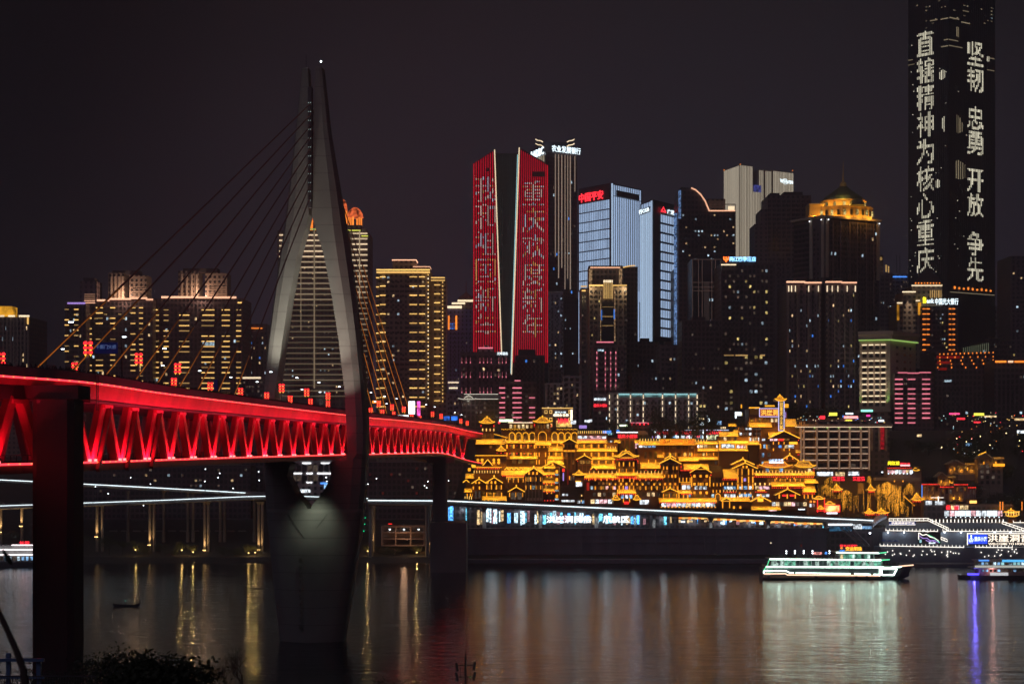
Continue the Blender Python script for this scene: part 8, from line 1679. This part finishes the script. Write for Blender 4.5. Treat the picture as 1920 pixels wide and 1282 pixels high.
# scattered lamps and signs on the hillside street
rg = random.Random(41); HS = []
for k in range(70):
    u = rg.uniform(1762, 1935); v = rg.choice([rg.gauss(784, 4), rg.uniform(798, 850), rg.uniform(778, 800)]); HS.append((u, v, rg.choice([SW, LY, LWw, LO, SR, SHA, LC, LWw])))
for i, (u, v, m_) in enumerate(sorted(HS, key=lambda q: q[0])):
    Y = 866-(max(0, v-790))*.3; p = P(u, v, Y); z = min(ground(p.x, Y), p.z-2.5); e = thing('hillside_lamp', '%s small lamp from the left scattered over the dark right hillside' % ordinal(i), 'lamp', (p.x, Y, z), 'lamps scattered over the right hillside'); base0(MB().ball(p, rg.uniform(.18, .38), 6, 4, .8).build('lamp_head', m_, e)); base0(MB().tube([(p.x, Y+.1, z), (p.x, Y+.1, p.z)], .07, 4).build('pole', M_steeld, e))
for k, (u0, u1, v0, v1, m_) in enumerate(((1780, 1799, 774, 777, emit('sign_rosered', (1, .06, .2), 2.5)), (1794, 1809, 783, 786.5, SR), (1826, 1845, 774, 779, MATS['sign_lemon']), (1826, 1838, 790, 792.5, SR), (1845, 1868, 779, 782, SHA), (1810, 1822, 830, 836, SHB), (1907, 1925, 806.5, 812, SHW), (1902, 1925, 784, 788, SHA), (1719, 1728, 814, 818.5, SHA))):
    e = thing('shop_sign', ['long rose red', 'bright red', 'lemon yellow', 'small low red', 'amber', 'pale blue square', 'white edge', 'amber edge', 'lone amber'][k]+' sign on the dark hillside street at the right', 'sign', P((u0+u1)/2, v1+6, 862)); bx('board', e, X(u0, 862), X(u1, 862), 861.7, 862, Z(v1, 862), Z(v0, 862), m_); bx('post', e, X((u0+u1)/2, 862)-.1, X((u0+u1)/2, 862)+.1, 862, 862.2, Z(v1+10, 862), Z(v1, 862)+.1, M_steeld)

# warm garden lights that pick out trees on the right hillside
for i, (u, v, pw) in enumerate(((1788, 822, 900), (1806, 828, 1100), (1832, 818, 700), (1850, 834, 800), (1880, 812, 600), (1905, 826, 700), (1760, 838, 500))):
    Y = 850; p = P(u, v, Y); z = ground(p.x, Y); e = thing('garden_light', '%s warm garden light from the left among the hillside trees' % ORD[i], 'lamp', (p.x, Y, z), 'garden lights on the right hillside')
    lamp('light', 'POINT', (p.x, Y-6, p.z), (1, .72, .3), pw, e, shadow_soft_size=.3); base0(MB().ball((p.x, Y-6, p.z), .3, 6, 4).build('lamp_head', emit('garden_bulb', (1, .75, .35), 4), e)); base0(MB().tube([(p.x, Y-5.9, min(z, p.z)-4), (p.x, Y-5.9, p.z)], .06, 4).build('pole', M_steeld, e))
# ---------------------------------------------------------------- boats
HULL = paint('hull_white', (.5, .52, .5), .45, .15, .5); HULLd = paint('hull_dark', (.05, .05, .06), .5, .2, .5); CAB = paint('cabin_white', (.55, .58, .56), .5, .12, .4)
LGW = emit('deck_light_white', (.72, 1, .84), 7); LGG = emit('deck_light_green', (.12, .9, .4), 1.6); LOW = emit('hull_warm_light', (1, .6, .4), 2.2)
YS = 690.0
sh = thing('cruise_boat', 'three deck cruise boat outlined in white green light with red and yellow name sign', 'boat', (X(1570, YS), YS, 0))
def sx(u): return X(u, YS)
def sz(v): return Z(v, YS)
m = MB(); n = 24; rings = []
for k in range(n+1):
    t = k/n; u = 1431+t*(1712-1431); hw = 6.2*(1-max(0, (t-.78)/.22)**2.2)*(.86+.14*min(1, t*6)); zb = -1.2+max(0, (t-.8)/.2)**2*2.2; dk_ = sz(1066)+max(0, (t-.75)/.25)**2*1.3
    rings.append([(sx(u)+(.0 if t < .8 else 0), YS+6.5-hw*.8, zb), (sx(u), YS+6.5-hw, zb+1.8), (sx(u)+max(0, (t-.8)/.2)*1.6, YS+6.5-hw, dk_), (sx(u)+max(0, (t-.8)/.2)*1.6, YS+6.5+hw, dk_), (sx(u), YS+6.5+hw, zb+1.8), (sx(u), YS+6.5+hw*.8, zb)])
base0(m.loft(rings).build('hull', HULLd, sh, False))
def deck(u0, u1, v0, v1, name='cabin', mat=CAB, i=.8): return bx(name, sh, sx(u0), sx(u1), YS+i, YS+13-i, sz(v1), sz(v0), mat)
deck(1437, 1650, 1063, 1078, 'lower_cabin', paint('cabin_grey', (.3, .33, .32), .5), .9); deck(1447, 1656, 1050, 1062.5, 'middle_cabin', MATS['cabin_grey'], 1.3); deck(1575, 1642, 1037.5, 1049, 'bridge_cabin', MATS['cabin_grey'], 2.4)
for u0, u1, v, nm_ in ((1436, 1672, 1062.5, 'deck_slab'), (1443, 1668, 1049, 'deck_slab'), (1569, 1660, 1037.2, 'roof_slab')): bx(nm_, sh, sx(u0), sx(u1), YS+.2, YS+12.8, sz(v), sz(v)+.25, CAB)
rg = random.Random(4); WG = [emit('cabin_window_dim', (.25, .8, .55), .6, .6, tex=.7), emit('cabin_window_lit', (.7, .95, .85), .7, .5, tex=.7), Wd, emit('cabin_window_warm', (1, .75, .4), .6, .5, tex=.7)]
for u0, u1, v0, v1, n_, y in ((1440, 1648, 1065.5, 1073.5, 26, .9), (1450, 1654, 1051.5, 1060, 28, 1.3), (1578, 1640, 1039.5, 1047, 11, 2.4)):
    for k in range(n_): a = u0+(u1-u0)*k/n_; c = a+(u1-u0)/n_*.86; bx('window', sh, sx(a), sx(c), YS+y-.08, YS+y, sz(v1), sz(v0), rg.choices(WG, [5, 1.5, 3, .6])[0])
def lline(pts, mat=LGW, w_=.42, y=-.15, name='deck_light'):
    for a, c in zip(pts, pts[1:]): seg(name, sh, (sx(a[0]), YS+y, sz(a[1])), (sx(c[0]), YS+y, sz(c[1])), w_, .3, mat)
lline([(1436, 1061.8), (1658, 1063)], LGW, .5); lline([(1660, 1063), (1690, 1062.6)], LGW, .45, .6); lline([(1690, 1062.6), (1718, 1060)], LOW, .5, 4.6); lline([(1443, 1047.5), (1652, 1049.6)], LGW, .5); lline([(1652, 1049.6), (1668, 1048.4)], LGG, .45); lline([(1568, 1035), (1648, 1036.4)], LGW, .42); lline([(1648, 1036.4), (1662, 1034.8)], LGG, .4)
lline([(1432, 1073.6), (1432, 1069.8), (1474, 1069.6), (1481, 1073.3), (1488, 1073.4)], LGW, .4); lline([(1492, 1073.4), (1594, 1075)], LGW, .4); lline([(1602, 1075), (1632, 1076)], LGW, .4); lline([(1638, 1076), (1650, 1076.4)], LGW, .4); lline([(1432, 1075), (1473, 1074.6), (1476, 1077), (1650, 1078.6)], LOW, .5); lline([(1649.5, 1063), (1649.5, 1078.6)], LGW, .5)
lline([(1653, 1066), (1682, 1066), (1676, 1077.5), (1654, 1077.5), (1653, 1066)], LGW, .5, .4); lline([(1437, 1061), (1432, 1069)], LGG, .35); lline([(1443, 1047), (1438, 1061)], LGG, .25)
for u in (1441, 1530, 1605, 1625): bx('fender', sh, sx(u)-.5, sx(u)+.5, YS-.6, YS-.1, sz(1084), sz(1079), HULLd)
bx('rub_rail', sh, sx(1431), sx(1652), YS-.25, YS+.2, sz(1083), sz(1079.2), paint('rub_orange', (.5, .3, .2), .6))
for u in (1476, 1492, 1508.5, 1525, 1557): bx('deck_lamp_post', sh, sx(u)-.06, sx(u)+.06, YS+2, YS+2.1, sz(1049), sz(1032), M_steeld); [base0(MB().ball((sx(u), YS+2, sz(v)), .3, 6, 4).build('deck_lamp', M_white, sh)) for v in (1033, 1037)]
bx('mast', sh, sx(1447.5)-.08, sx(1447.5)+.08, YS+3, YS+3.2, sz(1048), sz(1018), M_steeld); base0(MB().ball((sx(1447.5), YS+3, sz(1018)), .3, 6, 4).build('mast_lamp', LWw, sh)); bx('flag_pole', sh, sx(1504)-.06, sx(1504)+.06, YS+5, YS+5.1, sz(1048), sz(1018), M_steeld); bx('flag', sh, sx(1504), sx(1508), YS+5, YS+5.05, sz(1026), sz(1021), paint('flag_red', (.35, .02, .02), .8))
bx('sign_board', sh, sx(1575), sx(1619), YS+2.6, YS+2.9, sz(1034.5), sz(1021), MATS['board_black']); letters(sh, '交运明珠', (sx(1587.5), YS+2.5), (sx(1618.5), YS+2.5), sz(1033), sz(1025), emit('name_amber', (1, .4, .03), 3), .035); letters(sh, '乘长江游轮', (sx(1577), YS+2.5), (sx(1610), YS+2.5), sz(1025), sz(1021), SR, .03); base0(MB().ball((sx(1580), YS+2.4, sz(1027.5)), .55, 8, 5).build('emblem', LO, sh)); bx('sign_tail', sh, sx(1576), sx(1586), YS+2.3, YS+2.5, sz(1033.5), sz(1031.5), LB2); letters(sh, '两江游', (sx(1527), YS+2.5), (sx(1543.5), YS+2.5), sz(1040), sz(1035), emit('sign_rosewhite', (1, .35, .3), 2), .03); base0(MB().ball((sx(1551), YS+2.4, sz(1037)), .6, 8, 5).build('emblem', LB2, sh)); base0(MB().ball((sx(1692), YS+4.6, sz(1072)), .75, 10, 6).build('bow_emblem', emit('bow_emblem', (.25, .3, 1), 1.6), sh)); bx('bow_emblem_stripe', sh, sx(1690.5), sx(1694), YS+3.6, YS+3.8, sz(1072), sz(1070), LO)
pp = MB()
for k in range(90): person_into(pp, sx(rg.uniform(1450, 1565)), YS+rg.uniform(1.5, 10), sz(1049)+.25, rg.uniform(1.55, 1.85))
for k in range(20): person_into(pp, sx(rg.uniform(1658, 1690)), YS+rg.uniform(3, 9), sz(1063)+.2, rg.uniform(1.55, 1.85))
stuff(tag(pp.build('passengers', M_person), 'passengers gathered on the open top deck of the cruise boat', 'crowd'))
for u in (1460, 1520, 1580, 1635): lamp('deck_flood', 'POINT', (sx(u), YS-1.2, sz(1058)), (.75, 1, .86), 260, sh, shadow_soft_size=.5)
# moored boat at the right edge
YB = 692.0
bb = thing('moored_boat', 'dark moored boat with blue deck lights cut by the right picture edge', 'boat', (X(1880, YB), YB, 0)); m = MB(); rings = []
for k in range(13):
    t = k/12; u = 1803+t*200; hw = 5*(1-max(0, (.12-t)/.12)**2*.75); rings.append([(X(u, YB), YB+5-hw, -1), (X(u, YB), YB+5-hw, Z(1078.5, YB)), (X(u, YB), YB+5+hw, Z(1078.5, YB)), (X(u, YB), YB+5+hw, -1)])
base0(m.loft(rings).build('hull', HULLd, bb)); bx('lower_cabin', bb, X(1838, YB), X(1990, YB), YB+1, YB+9, Z(1079, YB), Z(1066, YB), paint('cabin_rose', (.45, .3, .28), .6)); bx('deck_slab', bb, X(1826, YB), X(1990, YB), YB+.2, YB+9.8, Z(1065.8, YB), Z(1064, YB), CAB); bx('upper_cabin', bb, X(1836, YB), X(1990, YB), YB+1.5, YB+8.5, Z(1062, YB), Z(1052, YB), MATS['cabin_grey']); bx('roof', bb, X(1833, YB), X(1990, YB), YB+.6, YB+9.4, Z(1052, YB), Z(1050.4, YB), CAB)
bx('deck_light', bb, X(1828, YB), X(1990, YB), YB-.1, YB+.2, Z(1063.4, YB), Z(1059.6, YB), emit('rail_glow', (.9, .9, .8), .6)); bx('name_board', bb, X(1857, YB), X(1891, YB), YB+.4, YB+.6, Z(1079, YB), Z(1073, YB), emit('board_white_dim', (.9, .92, .95), .75)); bx('roof_light', bb, X(1836, YB), X(1855, YB), YB+.4, YB+.7, Z(1051.4, YB), Z(1049.2, YB), LB2); bx('roof_light', bb, X(1880, YB), X(1990, YB), YB+.4, YB+.7, Z(1053, YB), Z(1049, YB), emit('roof_cyan', (.1, .5, 1), 1.4)); lamp('rose_light', 'POINT', (X(1860, YB), YB-.8, Z(1066, YB)-.4), (1, .45, .4), 260, bb, shadow_soft_size=.3)
for k in range(16): u = 1842+k*7.5; bx('window', bb, X(u, YB), X(u+5, YB), YB+1.4, YB+1.5, Z(1059, YB), Z(1054, YB), rg.choice([SHB, Wc, LC, Wm])); bx('window', bb, X(u, YB), X(u+4.5, YB), YB+.9, YB+1, Z(1071.5, YB), Z(1067.5, YB), rg.choice([Wm, Wd, Wm, SHB]))
bx('blue_flood', bb, X(1815, YB), X(1836, YB), YB+.3, YB+.6, Z(1077.4, YB), Z(1074.6, YB), emit('hull_blue', (.07, .05, 1), 4.5)); lamp('blue_light', 'POINT', (X(1826, YB), YB-1, Z(1074, YB)), (.15, .12, 1), 700, bb, shadow_soft_size=.4)
for u in (1827, 1832): base0(MB().tube([(X(u, YB), YB+2, Z(1064, YB)), (X(u+3, YB), YB+2, Z(1046, YB))], .08, 5).build('davit', M_pole, bb))
# boat at the left edge behind the land pier
YL = 765.0
bl = thing('moored_boat', 'small moored boat with three white light lines at the left edge', 'boat', (X(20, YL), YL, 0)); base0(MB().box(X(-120, YL), X(72, YL), YL, YL+9, -1, Z(1053, YL)).build('hull', HULLd, bl)); bx('lower_cabin', bl, X(-115, YL), X(64, YL), YL+.6, YL+8, Z(1053, YL), Z(1040, YL), MATS['cabin_grey']); bx('upper_cabin', bl, X(-100, YL), X(60, YL), YL+1.2, YL+7.5, Z(1040, YL), Z(1022, YL), MATS['cabin_grey'])
for u0, u1, v in ((22, 62, 1021.3), (-110, 66, 1030), (-118, 70, 1039.3)): bx('deck_light', bl, X(u0, YL), X(u1, YL), YL-.2, YL+.2, Z(v+.8, YL), Z(v-.8, YL), emit('deck_light_rosy', (1, .85, .88), 3.4))
letters(bl, '长航', (X(36, YL-.3), YL-.3), (X(56, YL-.3), YL-.3), Z(1020, YL), Z(1013.8, YL), SR, .05)
for k in range(10): u = -8+k*8; bx('window', bl, X(u, YL), X(u+4.5, YL), YL+.5, YL+.6, Z(1050, YL), Z(1043, YL), rg.choice([SHB, Wm, Wc, Wd]))
# small fishing boat with one person
YF = 571.0
fb = thing('fishing_boat', 'small dark fishing boat drifting on the open river at the left', 'boat', (X(237, YF), YF, 0)); m = MB(); rings = []
for k in range(13):
    t = k/12; u = 211+t*51; q = abs(t-.5)*2; hw = .9*(1-q**3*.8); up_ = .55*q**2.5; rings.append([(X(u, YF), YF-hw*.6, -.3+up_), (X(u, YF), YF-hw, .85+up_), (X(u, YF), YF-hw*.8, .85+up_), (X(u, YF), YF, .2+up_*.8), (X(u, YF), YF+hw*.8, .85+up_), (X(u, YF), YF+hw, .85+up_), (X(u, YF), YF+hw*.6, -.3+up_)])
base0(m.loft(rings).build('hull', HULLd, fb)); [bx('thwart', fb, X(u, YF), X(u+2.5, YF), YF-.7, YF+.7, .6, .68, HULLd) for u in (222, 245)]
pr = tag(MB().build('person', M_person), 'lone person in dark clothes seated in the small fishing boat', 'person')
def body(m, x, y, z):
    def limb(pts, rr): m.tube(pts, rr, 8)
    limb([(x, y, z), (x+.03, y, z+.25), (x+.02, y, z+.5), (x, y, z+.62)], [.2, .19, .23, .12]); limb([(x, y, z+.6), (x, y, z+.72)], [.075, .065]); m.ball((x, y, z+.84), .125, 8, 6, 1.2)
    for s_ in (-1, 1):
        limb([(x, y+s_*.1, z+.05), (x-.42, y+s_*.14, z+.12), (x-.48, y+s_*.14, z-.35)], [.1, .085, .055]); limb([(x, y+s_*.22, z+.52), (x-.15, y+s_*.3, z+.3), (x-.36, y+s_*.2, z+.22)], [.07, .055, .04])
m = MB(); body(m, X(235.5, YF), YF, .95); m.v = [tuple(v) for v in m.v]; me = m.mesh('person', M_person, True); pr.data = me
lt = thing('boat_lantern', 'tiny green lamp above the person in the fishing boat', 'lamp', (X(235, YF), YF+.3, .7)); base0(MB().ball(P(235, 1125.5, YF), .16, 6, 4).build('lamp', emit('lamp_teal', (.1, 1, .7), 1.5), lt)); base0(MB().tube([(X(235, YF), YF+.3, .7), (X(235, YF), YF+.3, Z(1125.5, YF))], .03, 4).build('pole', M_steeld, lt))
# ---------------------------------------------------------------- near bank
NEARL = paint('near_leaf', (.03, .035, .015), .7, .4, 4)
def near_bush(u, vtop, Y, r, label, seed, leaf=.05):
    e = thing('shrub', label, 'shrub', (X(u, Y), Y, Z(vtop, Y)-r*1.8), 'dark shrubs on the near bank'); me = crown_mesh(50+seed, 1600, 1, .8, leaf, NEARL, 'foliage'); put('foliage', me, e, (X(u, Y), Y, Z(vtop, Y)-r*.75), 0, (r, r, r*.85))
    base0(MB().tube([(X(u, Y), Y, Z(vtop, Y)-r*3.4), (X(u, Y), Y, Z(vtop, Y)-r)], .06*r, 5).build('stem', BARK, e))
near_bush(305, 1232, 26, .62, 'blurred leafy shrub in front of the river at the lower left', 1, .1); near_bush(258, 1240, 27, .5, 'smaller blurred shrub left of the leafy one', 2, .1); near_bush(195, 1226, 150, 3.2, 'dark fine leaved shrub beside the foot of the land pier', 3); near_bush(140, 1246, 160, 3, 'dark shrub just right of the land pier', 4); near_bush(110, 1262, 150, 3, 'low dark shrub in front of the land pier', 5); near_bush(20, 1262, 140, 3, 'dark shrub at the lower left corner', 6); near_bush(735, 1274, 120, 1.6, 'low dark shrub tip at the bottom edge left of the antenna', 7); near_bush(790, 1276, 125, 1.5, 'low dark shrub tip at the bottom edge beside the antenna', 8)
near_bush(360, 1268, 40, .8, 'low dark shrub tip right of the blurred shrub', 9)
def bare(u, vtop, Y, h, label, seed):
    rg = random.Random(seed); x, z = X(u, Y), Z(vtop, Y)-h; e = thing('bare_tree', label, 'tree', (x, Y, z), 'bare trees on the near bank'); tr = MB(); br = MB(); tr.tube([(x, Y, z-4), (x+.1, Y, z+h*.25), (x+.05, Y, z+h*.5)], [.16, .11, .08], 6)
    def grow(p, d, ln, r, n):
        q = p+d*ln; mid = p+d*ln*.5+Vector((rg.uniform(-.08, .08)*ln, rg.uniform(-.08, .08)*ln, 0)); br.tube([p, mid, q], [r, r*.8, r*.55], 4)
        if n == 0: return
        for _ in range(3):
            nd = (d+Vector((rg.gauss(0, .5), rg.gauss(0, .3), rg.gauss(.12, .3)))).normalized(); grow(q if rg.random() < .6 else mid, nd, ln*rg.uniform(.6, .85), r*.6, n-1)
    for k in range(4): grow(Vector((x+.05, Y, z+h*(.3+.06*k))), Vector((rg.uniform(-.7, .7), rg.uniform(-.3, .3), .8)).normalized(), h*.22, .05, 4)
    base0(tr.build('trunk', BARK, e)); base0(br.build('branches', BARK, e))
bare(452, 1212, 130, 4.6, 'bare twiggy tree at the bottom edge left of the pylon foot', 3); bare(420, 1235, 135, 4, 'smaller bare tree beside the twiggy one', 5)
tw = thing('blurred_branch', 'dark out of focus branch slanting across the lower left corner', 'branch', P(10, 1400, 14)); base0(MB().tube([P(-30, 1120, 14), P(-4, 1142, 14), P(14, 1182, 14), P(30, 1218, 14), P(44, 1255, 14), P(52, 1330, 14), P(54, 1420, 14)], [.014, .022, .026, .03, .034, .04, .05], 7).build('stem', BARK, tw)); base0(MB().tube([P(5, 1030, 14), P(16, 1048, 14), P(22, 1058, 14)], [.008, .03, .008], 6).build('leaf', NEARL, tw))
# blue steel barrier by the land pier
BLU = paint('barrier_blue', (.08, .14, .26), .5, .15, 1); br_ = thing('barrier', 'pale blue steel barrier on the near bank at the lower left', 'barrier', (X(40, 120), 120, Z(1300, 120))); bx('top_rail', br_, X(-20, 120), X(82, 120), 120, 120.25, Z(1240, 120), Z(1234, 120), BLU)
for u in (15, 72): bx('post', br_, X(u-4, 120.3), X(u+4, 120.3), 120.3, 120.6, Z(1330, 120), Z(1225 if u == 15 else 1240, 120), BLU)
bx('lower_rail', br_, X(-20, 120), X(82, 120), 120.02, 120.2, Z(1272, 120), Z(1268, 120), BLU)
fn = thing('railing', 'dark picket railing along the bottom edge below the land pier', 'railing', (X(100, 118), 118, Z(1300, 118))); bx('top_rail', fn, X(-20, 118), X(185, 118), 118, 118.08, Z(1268, 118), Z(1266, 118), M_steeld)
for k in range(40): bx('picket', fn, X(-18+k*5, 118), X(-17+k*5, 118), 118.1, 118.16, Z(1320, 118), Z(1267, 118), M_steeld)
# mobile phone antenna mast
YM = 95.0; an = thing('antenna_mast', 'mobile antenna mast with panel antennas at the bottom edge', 'antenna mast', (X(873, YM), YM, Z(1420, YM))); AM = paint('antenna_grey', (.12, .125, .11), .6, .2, 1)
base0(MB().tube([(X(873, YM), YM, Z(1420, YM)), (X(873, YM), YM, Z(1235, YM)), (X(873, YM), YM, Z(1219, YM))], [.09, .06, .012], 7).build('mast', AM, an))
for v in (1246, 1268): bx('arm', an, X(858, YM), X(889, YM), YM-.03, YM+.03, Z(v, YM)-.03, Z(v, YM)+.03, AM)
for u, v0, v1, tl in ((858.5, 1241, 1257, .12), (888, 1239, 1255, -.12), (858.5, 1259, 1276, .12), (888, 1258, 1274, -.12), (864, 1245, 1275, 0), (882, 1245, 1275, 0)):
    if tl: base0(MB().bar((X(u, YM), YM-.1, Z(v1, YM)), (X(u, YM)-tl*.8, YM-.1, Z(v0, YM)), .15, .09).build('panel_antenna', AM, an))
    else: base0(MB().tube([(X(u, YM), YM, Z(v1, YM)), (X(u, YM), YM, Z(v0, YM))], .02, 5).build('bracket', AM, an))
base0(MB().ball((X(881.5, YM), YM-.1, Z(1268.5, YM)), .02, 5, 4).build('status_light', emit('status_green', (.2, 1, .2), 1), an))
# ---------------------------------------------------------------- night haze over the river and the city
def haze_mat(d):
    m, n, o = nodes('night_haze'); v = n.nodes.new('ShaderNodeVolumePrincipled'); v.inputs['Color'].default_value = (.93, .9, .95, 1); v.inputs['Density'].default_value = d; v.inputs['Anisotropy'].default_value = .25
    n.links.new(v.outputs[0], o.inputs['Volume']); return m
HAZE = 0.00032
if HAZE: stuff(MB().box(-2700, 2700, -150, 3100, -8, 460).build('haze', haze_mat(HAZE)))
